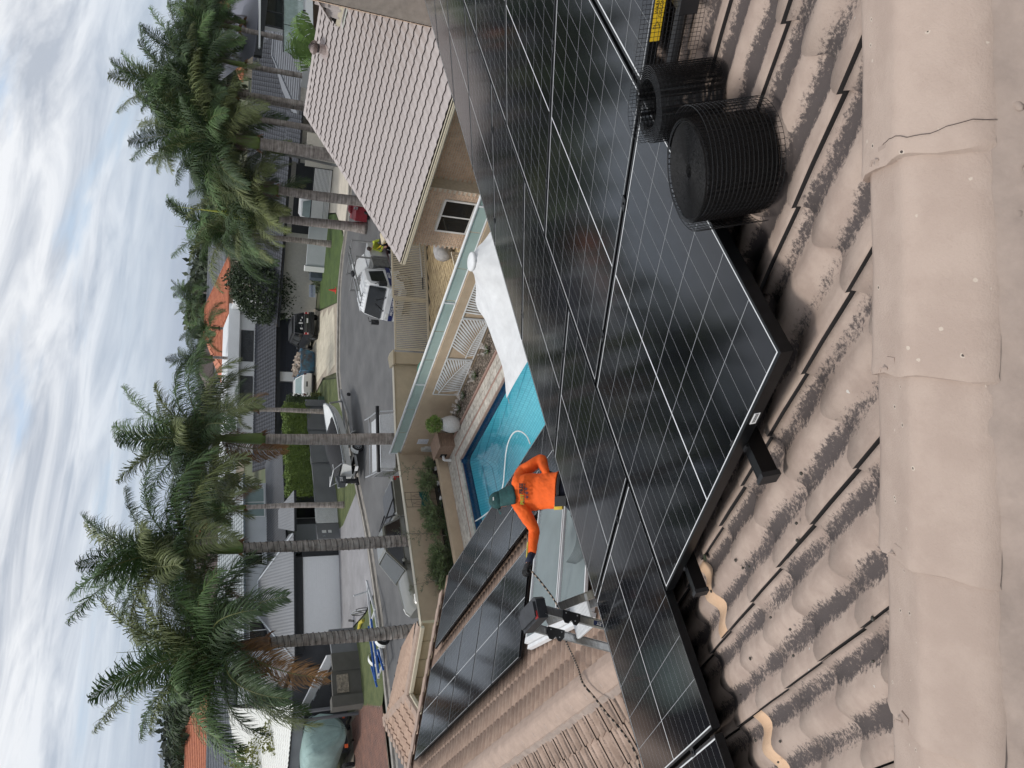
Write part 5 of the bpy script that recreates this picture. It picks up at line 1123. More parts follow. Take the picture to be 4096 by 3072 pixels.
# ================================================================ houses across the street
tdark = tile_lo(M('charcoal_tile', (.06, .064, .076), .8, var=.15, rnd=.08, bump=.001), name='tile'); tsilver = tile_lo(M('silver_tile', (.33, .36, .37), .5, var=.1, rnd=.06), name='tile'); twhite = tile_lo(M('white_tile', (.74, .74, .70), .5, var=.04, rnd=.03), name='tile', w=.33, ln=.40); und = MATS['dark_underlay']
whr = M('white_render', (.80, .81, .81), .7, var=.04, scale=.8); chc = M('charcoal_render', (.06, .063, .07), .7, var=.12, scale=1.5); gryr = M('grey_render', (.155, .16, .17), .8, var=.08, scale=1.2, bump=.001, bscale=90); lgr = M('light_grey_render', (.46, .49, .52), .75, var=.05, scale=1)
drk = M('dark_fascia', (.018, .02, .023), .5); navy = M('navy_door', (.022, .027, .042), .5, var=.1)
zv = Vector((0, 0, 1))
# ---- white modern house with charcoal tiled lower roof
h2 = thing('white_house', 'white rendered modern house with charcoal tiled lower roof and louvred upper window', 'house', (42, 52, 0))
u2 = Vector((.917, -.4, 0)).normalized(); n2 = Vector((-.4, -.917, 0)).normalized(); o2 = Vector((38.2, 51.6, 0))
def F2(s, z, o=0.): return o2+u2*s+n2*o+zv*z
def sec(a, bb, z0, z1, mat, name, o=0., th=.25, par=None):
    b = MB(); b.slab([F2(a, z0, o), F2(bb, z0, o), F2(bb, z1, o), F2(a, z1, o)], -n2*th); return b.build(name, mat, par or h2)
sec(-6, 9.5, 0, 2.3, chc, 'wall', -.35)
for (a, c) in ((2.0, 6.7), (-5.0, 1.1)):    # garage doors: horizontal sectional leaves
    for k in range(4): sec(a, c, .02+k*.565, .575+k*.565, navy, 'garage_panel', -.22, .05)
sec(1.15, 1.95, 0, 2.3, whr, 'pier', 0, .4); sec(6.75, 8.8, 0, 2.3, whr, 'pier', 0, .4)
sec(-6, 9, 2.3, 2.62, drk, 'fascia', .35, .6)
tiled_plane(h2, [F2(-6, 2.66, .5), F2(9.2, 2.66, .5), F2(7.2, 4.02, -3.9), F2(-6, 4.02, -3.9)], tdark, und, w=.33, ln=.36)
o3 = Vector((40.0, 55.5, 0))-o2; oo = o3.dot(n2)
sec(-5, 8.2, 3.9, 5.36, whr, 'upper_wall', oo, .3)
b = MB(); b.slab([F2(-6, 5.36, oo+.75), F2(8.9, 5.36, oo+.75), F2(8.9, 6.25, oo+.75), F2(-6, 6.25, oo+.75)], -n2*.2); b.slab([F2(-6, 5.34, oo+.7), F2(8.9, 5.34, oo+.7), F2(8.9, 5.34, oo-2), F2(-6, 5.34, oo-2)], (0, 0, .04)); b.build('parapet', whr, h2)
b = MB(); b.slab([F2(-6, 6.0, oo+.5), F2(8.7, 6.0, oo+.5), F2(8.7, 6.45, oo-6), F2(-6, 6.45, oo-6)], (0, 0, .05)); b.build('metal_roof', M('white_sheet_roof', (.66, .68, .70), .5, var=.05), h2)
b = MB(); b.slab([F2(8.7, 0, 0), F2(8.7, 0, oo-6), F2(8.4, 0, oo-6), F2(8.4, 0, 0)], (0, 0, 6.0)); b.build('side_wall', whr, h2)
louv = M('louvre_dark', (.10, .105, .11), .45)
for s0, s1 in ((3.9, 6.7), (.2, 2.5)): window(h2, F2((s0+s1)/2, 4.65, oo+.02), u2, n2, s1-s0, .98, cols=4, fm=drk, gm=glass_dk, shut=louv, fw=.06)
# ---- house with the white roller door (number 5)
h5 = thing('grey_house', 'grey two storey house with white roller garage door and silver tiled roof', 'house', (18, 46, 0))
u5 = Vector((.961, -.277, 0)).normalized(); n5 = Vector((-.277, -.961, 0)).normalized(); o5 = Vector((19.95, 43.6, 0))
def F5(s, z, o=0.): return o5+u5*s+n5*o+zv*z
def sec5(a, c, z0, z1, mat, name, o=0., th=.25):
    b = MB(); b.slab([F5(a, z0, o), F5(c, z0, o), F5(c, z1, o), F5(a, z1, o)], -n5*th); return b.build(name, mat, h5)
sec5(.0, .45, 0, 2.35, drk, 'jamb', .02, .3); sec5(-5.6, .0, 2.3, 2.76, drk, 'lintel', .02, .3); sec5(-6.3, -4.75, 0, 2.76, chc, 'wall', -.4, .2)
for k in range(17): sec5(-4.75, -.02, .02+k*.134, .152+k*.134, M('white_roller', (.80, .81, .82), .5, var=.02), 'door_slat', -.06-.003*(k % 2), .03)
b = MB(); b.slab([F5(-5.9, 2.76, .3), F5(1.3, 2.76, .3), F5(1.3, 2.86, .3), F5(-5.9, 2.86, .3)], -n5*.14); b.build('gutter', drk, h5)
corr = M('corrugated_grey', (.21, .215, .225), .45, .3, .06, .6)
def corrugated(par, poly, mat, pitch=.19, amp=.018, name='roof_sheet'):
    P = [Vector(p) for p in poly]; n = (P[1]-P[0]).cross(P[-1]-P[0]).normalized(); n = n if n.z > 0 else -n; dn = Vector((0, 0, -1)); dn = (dn-n*dn.dot(n)).normalized(); ax = dn.cross(n).normalized(); o = P[0]; Q = [((p-o).dot(ax), (p-o).dot(dn)) for p in P]
    b = MB(); x0, x1 = min(q[0] for q in Q), max(q[0] for q in Q); x = x0
    def span(x):
        ys = []
        for (a0, a1), (b0, b1) in zip(Q, Q[1:]+Q[:1]):
            if (a0-x)*(b0-x) <= 0 and abs(a0-b0) > 1e-6: ys.append(a1+(b1-a1)*(x-a0)/(b0-a0))
        return (min(ys), max(ys)) if len(ys) > 1 else None
    prev = None; k = 0
    while x <= x1:
        s_ = span(min(max(x, x0+.002), x1-.002))
        if s_:
            z = amp if k % 2 else 0; cur = (o+ax*x+dn*s_[0]+n*z, o+ax*x+dn*s_[1]+n*z)
            if prev: b.add([prev[0], prev[1], cur[1], cur[0]], [(0, 1, 2, 3)])
            prev = cur
        x += pitch/2; k += 1
    b.build(name, mat, par); b = MB(); b.slab([p-n*.03 for p in P], n*-.06); b.build('roof_deck', mat, par)
corrugated(h5, [F5(-5.9, 2.86, .25), F5(1.4, 2.86, .25), F5(-.9, 4.62, -3.3), F5(-3.0, 4.62, -3.3)], corr)
corrugated(h5, [F5(1.4, 2.86, .25), F5(2.4, 2.9, -6), F5(-.9, 4.62, -5), F5(-.9, 4.62, -3.3)], corr)
corrugated(h5, [F5(-5.9, 2.86, .25), F5(-7.6, 2.9, -6.0), F5(-3.2, 4.62, -6), F5(-3.0, 4.62, -3.3)], corr)
b = MB(); b.tube([F5(-.9, 4.64, -3.3), F5(-3.0, 4.64, -3.3)], .05, 6); b.tube([F5(1.4, 2.9, .25), F5(-.9, 4.64, -3.3)], .05, 6); b.tube([F5(-5.9, 2.9, .25), F5(-3.0, 4.64, -3.3)], .05, 6); b.build('ridge_cap', lgr, h5)
b = MB(); b.box(14.5, 27.4, 47.5, 54, 3.2, 5.42); b.build('upper_wall', lgr, h5); b = MB(); b.box(14.5, 29.5, 47.8, 54, 0, 3.3); b.build('lower_wall', gryr, h5)
tiled_plane(h5, [(14.2, 47.2, 5.46), (27.9, 47.2, 5.46), (25.6, 51.3, 6.9), (16.5, 51.3, 6.9)], tsilver, und, w=.33, ln=.36)
b = MB(); b.box(14.1, 28, 47.08, 47.22, 5.36, 5.48); b.build('gutter', M('slate_gutter', (.12, .15, .17), .5), h5)
corrugated(h5, [(20.4, 45.0, 3.05), (30.1, 45.3, 3.05), (29.0, 47.5, 4.0), (21.4, 47.5, 4.0)], M('dark_corrugated', (.075, .078, .085), .5, .2, .06, .6))
b = MB(); b.box(20.6, 30.1, 44.95, 45.08, 2.95, 3.08); b.build('gutter', drk, h5)
window(h5, (25.9, 47.5, 4.74), (1, 0, 0), (0, -1, 0), 2.2, 1.3, cols=2, fm=alu_w, gm=glass_lt); window(h5, (22.0, 47.5, 4.83), (1, 0, 0), (0, -1, 0), 1.4, 1.1, cols=2, fm=alu_w); window(h5, (17.0, 47.5, 4.6), (1, 0, 0), (0, -1, 0), 1.2, 1.1, cols=2, fm=alu_w)
for x in (25.3, 27.0, 28.4, 23.6): window(h5, (x, 47.78, 1.6), (1, 0, 0), (0, -1, 0), 1.2, 1.9, fm=alu_w)
# porch and gate with number 5
b = MB(); b.box(21.5, 23.5, 46.3, 46.5, 0, 3.0); b.build('porch_wall', lgr, h5)
corrugated(h5, [F5(1.6, 2.75, -.2), F5(4.2, 2.75, -.2), F5(3.4, 3.5, -2.2), F5(2.2, 3.5, -2.2)], corr); b = MB(); b.slab([F5(1.6, 2.62, -.15), F5(4.2, 2.62, -.15), F5(4.2, 2.76, -.15), F5(1.6, 2.76, -.15)], -n5*.12); b.build('porch_fascia', drk, h5)
gw = thing('grey_wall', 'grey rendered front wall with piers in front of the clipped hedge', 'wall', (27, 43.8, 0))
for x0, x1, dy in ((23.0, 24.2, .12), (24.2, 26.4, 0), (26.4, 27.0, .12), (27.0, 29.3, 0), (29.3, 29.8, .12), (29.8, 31.5, 0), (31.5, 32.1, .14)):
    ya, yb_ = 42.75+(x0-23)*.14, 42.75+(x1-23)*.14; b = MB(); b.prism([(x0, ya-dy), (x1, yb_-dy), (x1, yb_+.2), (x0, ya+.2)], 0, 1.45+.04*(dy > 0)); b.build('pier' if dy else 'wall_section', gryr, gw)
b = MB(); b.prism([(20.55, 42.5), (21.75, 42.85), (21.75, 43.2), (20.55, 42.9)], 0, 1.5); o = b.build('letterbox_pier', gryr, gw)
b = MB(); b.prism([(21.0, 42.6), (21.2, 42.66), (21.2, 42.72), (21.0, 42.66)], .95, 1.2); b.prism([(21.0, 42.6), (21.2, 42.66), (21.2, 42.72), (21.0, 42.66)], .62, .82); b.build('letter_plate', M('white_print'), gw)
text_mesh('5', .22, MATS['grey_print'], gw, frame((20.75, 42.54, 1.1), (.96, .28, 0), (0, 0, 1), (.28, -.96, 0)), depth=.004, bold=.004)
wg = thing('white_gate', 'white louvred pedestrian gate beside the letterbox pier', 'gate', (22.2, 42.95, 0)); b = MB()
for s in (21.8, 22.85): b.box(s, s+.06, 42.85, 42.92, .08, 1.5)
b.box(21.8, 22.9, 42.85, 42.92, 1.45, 1.5); b.box(21.8, 22.9, 42.85, 42.92, .08, .13); b.build('frame', alu_w, wg)
gsl = MB(); gsl.box(0, .99, -.02, .02, 0, .05); me = gsl.mesh('slat', alu_w); pieces(wg, 'slat', me, [Matrix.Translation((21.86, 42.89, .15+.0685*i)) for i in range(19)])
def hedge(x0, x1, y0, y1, z0, z1, n, label, mat=lf_hedge, seed=1):
    rr = random.Random(seed); t = thing('hedge', label, 'hedge', ((x0+x1)/2, (y0+y1)/2, 0)); b = MB(); P = []
    for i in range(n):
        q = rr.random(); x = rr.uniform(x0, x1); w_ = .07*math.sin(x*5+2)
        if q < .55: P.append((x, y0+rr.uniform(-.1, .15)+w_, rr.uniform(z0, z1)))
        elif q < .95: P.append((x, rr.uniform(y0, y1), z1+rr.uniform(-.15, .07)+w_))
        else: P.append((rr.choice((x0, x1))+rr.uniform(-.1, .1), rr.uniform(y0, y1), rr.uniform(z0, z1)))
    leaves(b, P, .12, rr); b.box(x0+.1, x1-.1, y0+.1, y1-.1, z0-.3, z1-.12); b.build('foliage', mat, t); return t
hedge(24.6, 31.8, 43.9, 44.8, 1.2, 2.95, 9500, 'long clipped yellow green hedge above the grey front wall')
hedge(32.0, 33.3, 44.9, 45.9, .4, 2.6, 1500, 'loose green hedge end behind the last pier of the grey wall', lf_mid, 2)
# ---- left neighbour: dark wall, stone inset, steps, white tiled carport roof
dw = thing('dark_front_wall', 'dark brown grey front wall with a square stacked stone inset', 'wall', (11.4, 40.5, 0)); dkr = M('brown_grey_render', (.105, .10, .09), .85, var=.1, scale=1.5); 
b = MB(); b.prism([(12.9, 40.5), (11.9, 40.35), (11.9, 40.6), (12.9, 40.75)], 0, 1.55); b.build('wall_section', dkr, dw); b = MB(); b.prism([(12.0, 40.4), (10.55, 40.5), (10.55, 40.75), (12.0, 40.65)], 0, 1.62); b.build('wall_section', dkr, dw); b = MB(); b.prism([(10.65, 40.3), (10.1, 40.3), (10.0, 40.9), (10.6, 40.9)], 0, 1.72); b.build('pier', dkr, dw)
b = MB(); b.prism([(14.4, 41.1), (12.9, 40.55), (12.9, 40.8), (14.4, 41.35)], 0, 1.5); b.build('wall_section', gryr, dw)
st_ = MB(); sm = random.Random(2)
stm = M('stacked_stone', (.36, .31, .25), .9, var=.4, scale=9, rnd=.2, col2=(.14, .12, .10)); 
for j in range(11):
    x = 11.72
    while x > 10.82:
        w_ = sm.uniform(.12, .3); yy = 40.4+(12.0-x)*.069; b = MB(); b.box(max(x-w_, 10.8)+.004, x-.004, yy-.03-sm.uniform(0, .02), yy+.02, .78+j*.056, .78+j*.056+.05); b.build('stone', stm, dw); x -= w_
h7 = thing('dark_steps_house', 'charcoal house with white stair stringer above the dark front wall', 'house', (12, 46, 0))
b = MB(); b.box(9.0, 13.6, 45.6, 45.9, 0, 2.8); b.box(9.0, 13.4, 45.6, 52, 2.8, 3.0); b.build('wall', chc, h7); b = MB(); b.slab([(13.3, 42.3, .95), (13.3, 42.3, 1.5), (9.9, 45.5, 3.6), (9.9, 45.5, 3.3)], (.12, .05, 0)); b.build('stair_stringer', alu_w, h7)
for k in range(8): 
    f = k/7; b = MB(); b.box(13.2-3.2*f-.1, 13.2-3.2*f+.35, 42.5+3*f, 43.5+3*f, 1.05+2.1*f, 1.1+2.1*f); b.build('step', lgr, h7)
b = MB()
for k in range(10): b.box(10.7+.16*k, 10.73+.16*k, 41.6, 41.63, .2, 1.6)
b.build('baluster', drk, h7)
b = MB(); b.tube([(10.35, 41.4, 0), (10.35, 41.4, 3.0)], .09, 8); b.build('post', gryr, h7); b = MB(); b.tube([(10.05, 41.9, 0), (10.05, 41.9, 3.2)], .09, 8); b.build('post', gryr, h7)
corrugated(h7, [F5(-6.4, 2.9, -.8), F5(-5.4, 3.0, -.3), F5(-4.6, 3.9, -3), F5(-7.6, 3.9, -4)], corr)
h8 = thing('white_roof_carport', 'carport with large white tiled roof and deep grey fascia behind the covered boat', 'carport', (4, 46, 0))
C8 = [Vector((10.4, 43.8, 3.35)), Vector((10.6, 52, 5.6)), Vector((-6, 51, 5.6)), Vector((-6, 41.2, 3.35))]
E8a = at(p5(1228, 860), 3.5); E8b = at(p5(1185, 1300), 3.5); T8a = at(p5(655, 1000), 5.55); T8b = at(p5(655, 1400), 5.55); S8 = at(p5(1240, 700), 3.5)
n8_ = (E8b-S8).cross(T8b-S8).normalized()
tiled_plane(h8, [S8, E8b+(E8b-S8)*.3, onp(p5(655, 1500), S8, n8_), onp(p5(655, 700), S8, n8_)], twhite, und, w=.33, ln=.40)
b = MB(); b.slab([S8+zv*.02, E8b+(E8b-E8a)*.5+zv*.02, E8b+(E8b-E8a)*.5-zv*.6, S8-zv*.6], (.05, .3, 0)); b.build('fascia', gryr, h8)
b = MB(); b.slab([S8+Vector((0, .6, -.62)), E8b+(E8b-E8a)*.5+Vector((0, .6, -.62)), T8b+Vector((-3, 0, -3.2)), T8a+Vector((3, 0, -3.2))], (0, 0, .05)); b.build('ceiling', chc, h8)
b = MB(); b.box(-6, 8.5, 49.5, 49.8, 0, 3.4); b.build('back_wall', chc, h8); 
# ---- house number 1 on the right
h1 = thing('number_one_house', 'cream house numbered 1 with charcoal tiled roof and black slatted gates', 'house', (47, 36, 0))
g0, g1 = Vector((43.4, 37.2, 0)), Vector((45.4, 34.0, 0)); u1 = (g1-g0).normalized(); n1_ = Vector((-u1.y, u1.x, 0)); n1_ = n1_ if n1_.x < 0 else -n1_
def F1(s, z, o=0.): return g0+u1*s+n1_*o+zv*z
def sec1(a, c, z0, z1, mat, name, o=0., th=.2): b = MB(); b.slab([F1(a, z0, o), F1(c, z0, o), F1(c, z1, o), F1(a, z1, o)], -n1_*th); return b.build(name, mat, h1)
crm = M('cream_wall', (.50, .48, .43), .8, var=.06)
sec1(-3.6, -.2, 0, 1.45, lgr, 'front_wall', 0); sec1(-3.7, -3.3, 0, 1.55, whr, 'pier', .08, .3); sec1(3.9, 6.2, 0, 2.1, crm, 'number_wall', .05)
for a in (-.1, 1.95):
    t_ = sec1(a, a+1.95, 1.42, 1.48, drk, 'gate_rail', .02, .05); sec1(a, a+1.95, .1, .16, drk, 'gate_rail', .02, .05); sec1(a, a+.06, .1, 1.48, drk, 'gate_stile', .02, .05); sec1(a+1.89, a+1.95, .1, 1.48, drk, 'gate_stile', .02, .05)
    for k in range(13): sec1(a+.06, a+1.89, .2+k*.094, .265+k*.094, MATS['white_powdercoat'], 'gate_slat', 0, .02)
sec1(4.3, 4.75, 1.25, 1.75, MATS['pvc_grey'], 'number_plate', .07, .02); text_mesh('1', .38, ink, h1, frame(F1(4.53, 1.5, .085), u1, zv, n1_), depth=.004, bold=.01)
bs = n1_*-3.2
sec1(-8, 14, 0, 2.75, crm, 'wall', -3.3); sec1(-1.5, 3.8, .05, 2.35, drk, 'garage_door', -3.26, .05); sec1(-9, 14, 2.75, 2.95, drk, 'fascia', -2.7)
tiled_plane(h1, [F1(-9, 2.96, -2.6), F1(14, 2.96, -2.6), F1(11, 5.6, -9.0), F1(-6, 5.6, -9.0)], tdark, und, w=.33, ln=.36)
for s in (8.2, 11.0): window(h1, F1(s, 1.5, -3.28), u1, n1_, 1.8, 1.9, cols=2, rows=2, fm=alu_w, gm=glass_dk)
sec1(5.3, 6.6, 0, 2.6, crm, 'porch_pier', -.9, .5); tiled_plane(h1, [F1(3.9, 2.55, -.3), F1(7.6, 2.55, -.3), F1(7.2, 3.3, -2.6), F1(4.4, 3.3, -2.6)], tdark, und, w=.33, ln=.36, limit=60); sec1(3.9, 7.6, 2.42, 2.56, drk, 'porch_fascia', -.3, .1)
sec1(8.6, 11.4, 0, 1.9, M('fence_grey', (.4, .41, .4), .7), 'side_fence', -.5, .1)
gh = MB(); leaves(gh, [F1(random.uniform(7, 16), random.uniform(.7, 1.1), random.uniform(-2.2, -1.2)) for _ in range(2500)], .14, random.Random(6)); one(gh, 'hedge', lf_hedge, 'low green hedge in front of the number 1 house windows', 'hedge')
vn = thing('parked_white_van', 'white vehicle cab seen over the slatted gates of number 1', 'van', tuple(F1(.8, 0, -1.6))); b = MB(); b.slab([F1(-.1, .5, -1), F1(1.6, .5, -1), F1(1.7, 1.5, -1), F1(1.3, 2.0, -1.2), F1(.1, 2.0, -1.2), F1(-.15, 1.4, -1)], -n1_*1.7); b.build('body', whr, vn); b = MB(); b.slab([F1(.05, 1.35, -.97), F1(1.45, 1.35, -.97), F1(1.25, 1.9, -1.12), F1(.2, 1.9, -1.12)], -n1_*.05); b.build('windscreen', glass_lt, vn)
# ---- two storey house with dark roof and glass balcony at the right edge
h9 = thing('balcony_house', 'white two storey house with grey skillion roof and glass balcony at the right edge', 'house', (40, 20, 0))
a1 = crop(750, 0, .315)
def dist(P, r): d = ray(P); return EYE+d*(r/d.length)
RC = dist(a1(857, 692), 42.); nz9 = None
# facade plane seen nearly face on: through RC, running level along the eave
EV = dist(a1(950, 0), 44.5); u9 = Vector((EV.x-RC.x, EV.y-RC.y, 0)).normalized(); n9 = Vector((-u9.y, u9.x, 0)); n9 = n9 if n9.dot(EYE-RC) > 0 else -n9
B9 = Vector((RC.x, RC.y, 0))+u9*1.0-n9*.7; ez9 = RC.z-.15
def F9(s, z, o=0.): return B9+u9*s+n9*o+zv*z
def onf(P, o=0.): return onp(P, B9+n9*o, n9)
def sec9(a, c, z0, z1, mat, name, o=0., th=.25, par=None): b = MB(); b.slab([F9(a, z0, o), F9(c, z0, o), F9(c, z1, o), F9(a, z1, o)], -n9*th); return b.build(name, mat, par or h9)
sof = onf(a1(905, 500)); zs_ = sof.z
sec9(1.6, 14, 0, zs_, whr, 'wall'); 
b = MB(); RP0 = RC; RP1 = dist(a1(950, -120), 45.5); RT = dist(a1(640, -190), 52); b.slab([RP0, RP1, RP1-n9*9+zv*2.8, RT], (0, 0, .06)); b.build('roof_slope', M('blue_grey_roof', (.15, .155, .185), .7, var=.05, scale=.5), h9)
b = MB(); b.slab([RC+zv*.04, RP1+zv*.04, RP1-zv*.32, RC-zv*.32], -n9*.2); b.slab([RC+zv*.04, RC-zv*.3, RT-zv*.3, RT+zv*.04], u9*.15); b.build('fascia', drk, h9)
b = MB(); b.slab([F9(-.6, zs_-.02, .8), F9(14, zs_-.02, .8), F9(14, zs_-.02, -.2), F9(-.6, zs_-.02, -.2)], (0, 0, .08)); b.build('soffit', whr, h9)
wt_ = onf(a1(985, 10)); wb_ = onf(p1(1690, 250)); s0 = (onf(a1(955, 315))-B9).dot(u9); s1 = (onf(a1(985, 0))-B9).dot(u9)+1.2
zb9 = onf(p1(1640, 250)).z
b = MB(); b.slab([F9(s0, zb9-.4, .03), F9(s1, zb9-.4, .03), F9(s1, wt_.z, .03), F9(s0, wt_.z, .03)], -n9*.02); b.build('glass_doors', glass_dk, h9)
b = MB()
for k in range(4): s = s0+(s1-s0)*k/3; b.slab([F9(s-.04, zb9-.4, .05), F9(s+.04, zb9-.4, .05), F9(s+.04, wt_.z, .05), F9(s-.04, wt_.z, .05)], -n9*.05)
b.build('door_frame', drk, h9)
zd = zb9-.55; sec9(-1.6, 14, zd-.35, zd, whr, 'balcony_slab', 1.9, 2.2)
for k in range(8): b = MB(); b.slab([F9(-1.5+k*1.75, zd+.1, 1.8), F9(.2+k*1.75, zd+.1, 1.8), F9(.2+k*1.75, zd+1.05, 1.8), F9(-1.5+k*1.75, zd+1.05, 1.8)], -n9*.015); b.build('balustrade_glass', M('clear_green_glass', (.55, .68, .65), .05, alpha=.45, spec=.6), h9)
b = MB(); b.beam(F9(-1.5, zd+1.08, 1.8), F9(13, zd+1.08, 1.8), .06, .04); b.build('handrail', drk, h9)
b = MB()
for k in range(16): b.tube([F9(-1.3+k*.87, zd-.05, 1.86), F9(-1.3+k*.87, zd+.14, 1.86)], .04, 6)
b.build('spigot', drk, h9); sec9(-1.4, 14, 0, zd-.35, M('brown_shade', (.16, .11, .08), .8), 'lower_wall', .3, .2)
# ---- street furniture
sp = thing('street_light', 'galvanised street light pole leaning over the right hand palms', 'street light', tuple(Vector((36.5, 27.6, 0)))); bt_ = dist(p1(2000, 1422), 43.); tp_ = dist(p1(1425, 1293), 41.5); b = MB(); b.tube([Vector((bt_.x, bt_.y, 0)).lerp(bt_, .0), bt_, tp_], [.09, .08, .05], 8); b.build('pole', alu, sp); b = MB(); b.tube([tp_, dist(p1(1390, 1310), 41), dist(p1(1400, 1385), 41)], .03, 6); b.ball(dist(p1(1412, 1372), 41), .22, .16, .1, 8, 5); b.build('lamp_head', alu_w, sp)
cn = thing('traffic_cone', 'small red traffic cone standing on the kerb edge of the lawn', 'cone', tuple(Vector((36.4, 37.0, .12)))); b = MB(); b.lathe([(.13, 0), (.12, .03), (.02, .45), (.005, .46)], (36.4, 37.0, .14), 12); b.build('cone', M('cone_red', (.62, .05, .03), .5), cn); b = MB(); b.box(36.22, 36.58, 36.82, 37.18, .115, .14); b.build('base', MATS['cone_red'], cn)
b = MB(); o_ = at(p2(1832, 1002), .75); b.slab([o_-u2*.5-zv*.25, o_+u2*.5-zv*.25, o_+u2*.5+zv*.22, o_-u2*.5+zv*.22], -n2*.02); sg = one(b, 'yard_sign', M('sign_blue_white', (.55, .58, .72), .5), 'small pale sign in front of the dense dark tree', 'sign'); text_mesh('AIR CONDITIONING', .11, M('sign_blue', (.03, .05, .25), .5), sg, frame(o_+n2*.012-zv*.0, u2, zv, n2), depth=.003)
# far-side things on the lawn: bin by the garden
b = MB(); b.slab([at(p2(1935, 835), 0), at(p2(1935, 895), 0), at(p2(1935, 895), 0)+n2*-.6, at(p2(1935, 835), 0)+n2*-.6], (0, 0, 1.0)); one(b, 'grey_bin', M('bin_slate', (.08, .10, .13), .5), 'dark slate bin beside the garden of the white house', 'bin')
# ---- distant houses
def far_house(c, u, w_, d_, h, rz_, wall, roof, label, hip=True, wins=2, tiles=None):
    c = Vector((*c, 0)); u = Vector((*u, 0)).normalized(); n = Vector((u.y, -u.x, 0)); n = n if n.dot(EYE-c) > 0 else -n; n.z = 0; n.normalize()
    t = thing('house', label, 'house', tuple(c)); b = MB(); b.slab([c-u*w_/2, c+u*w_/2, c+u*w_/2-n*d_, c-u*w_/2-n*d_], (0, 0, h)); b.build('wall', wall, t)
    o = .5; A = [c-u*(w_/2+o)+n*o+zv*h, c+u*(w_/2+o)+n*o+zv*h, c+u*(w_/2+o)-n*(d_+o)+zv*h, c-u*(w_/2+o)-n*(d_+o)+zv*h]; k = d_/2+o if hip else 0
    r0, r1 = c-u*(w_/2+o-k)-n*d_/2+zv*rz_, c+u*(w_/2+o-k)-n*d_/2+zv*rz_; b = MB(); b.add(A+[r0, r1], [(0, 1, 5, 4), (1, 2, 5), (2, 3, 4, 5), (3, 0, 4), (3, 2, 1, 0)])
    b.build('roof', roof, t)
    rows = MB(); nr = int((A[0]-r0).length/.4)
    for i in range(1, nr): f = i/nr; rows.beam(A[0].lerp(r0, f)+zv*.02, A[1].lerp(r1, f)+zv*.02, .05, .05)
    rows.build('tile_courses', roof, t)
    b = MB(); b.beam(A[0], A[1], .15, .15); b.tube([r0, r1], .12, 5); b.tube([A[0], r0], .09, 4); b.tube([A[1], r1], .09, 4); b.build('trim', roof, t)
    for i in range(wins): window(t, c+u*(-w_/2+w_*(i+.5)/wins)+n*.02+zv*(h-1.3), u, n, 1.5, 1.3, cols=2, fw=.1)
    return t
orange = M('orange_tile', (.50, .19, .10), .75, var=.15, scale=3, col2=(.36, .12, .07)); dkt = M('brown_tile', (.13, .10, .09), .7, var=.15, scale=2); crw = M('far_cream', (.55, .47, .38), .8); grt = M('grey_far_roof', (.17, .18, .20), .6, var=.1); whw = M('far_white', (.68, .68, .66), .8)
def xy(P, r): v = dist(P, r); return (v.x, v.y)
far_house(xy(p2(1040, 1180), 92), (.9, -.42), 13, 9, 5.6, 8.0, crw, orange, 'cream house with orange tiled roof beyond the white house', wins=3)
far_house(xy(p2(1030, 1430), 84), (.9, -.42), 8, 8, 5.2, 7.4, crw, orange, 'smaller cream wing with orange roof behind the left palms', wins=2)
far_house(xy(p3(1030, 20), 80), (.9, -.3), 9, 8, 3.2, 5.4, whw, dkt, 'house with dark brown roof behind the white house fronds', wins=2)
far_house(xy(p2(1010, 800), 95), (.8, -.6), 9, 8, 6.0, 7.8, whw, grt, 'grey gable roofed house rising behind the drooping palms', hip=False)
far_house(xy(p4(980, 360), 75), (.97, -.2), 12, 9, 5.0, 7.3, whw, dkt, 'brown tiled house beyond the silver tiled roof')
far_house(xy(p5(520, 1100), 62), (1, -.1), 16, 8, 5.3, 6.9, chc, grt, 'charcoal roofed house behind the white tiled carport')
far_house(xy(p5(430, 1150), 84), (1, .3), 12, 9, 6.3, 8.3, whw, orange, 'white gabled house with bright orange roof at the left edge', hip=False)
far_house(xy(a1(600, 0), 88), (.5, -.85), 14, 9, 5.4, 8.0, crw, orange, 'brick and orange roofed house behind the blue grey roof')
far_house(xy(p1(1350, 560), 62), (.55, -.83), 12, 8, 3.2, 5.2, M('far_brick', (.25, .15, .11), .9), grt, 'red brick house between the right hand palm trunks')
far_house(xy(p1(1420, 300), 56), (.55, -.83), 8, 6, 3.0, 4.6, whw, grt, 'low white building beyond the balcony house')
rr = random.Random(21)
nm_ = ['white', 'cream', 'pale grey', 'beige']; rf_ = ['dark', 'orange', 'grey', 'brown']
for i in range(26):
    az = rr.uniform(-18, 78); r_ = rr.uniform(120, 330); a = R(52+(az-30)); x, y = r_*math.sin(R(20+az*.9)), r_*math.cos(R(20+az*.9))
    j, k = rr.randrange(4), rr.randrange(4)
    t = far_house((x, y), (math.cos(i), math.sin(i)), rr.uniform(10, 16), 9, rr.uniform(3, 5.6), rr.uniform(6.2, 8.0), [whw, crw, lgr, crw][j], [grt, orange, grt, dkt][k], f'far {nm_[j]} house with {rf_[k]} roof among the distant trees', wins=2); t['group'] = 'far houses among the trees'
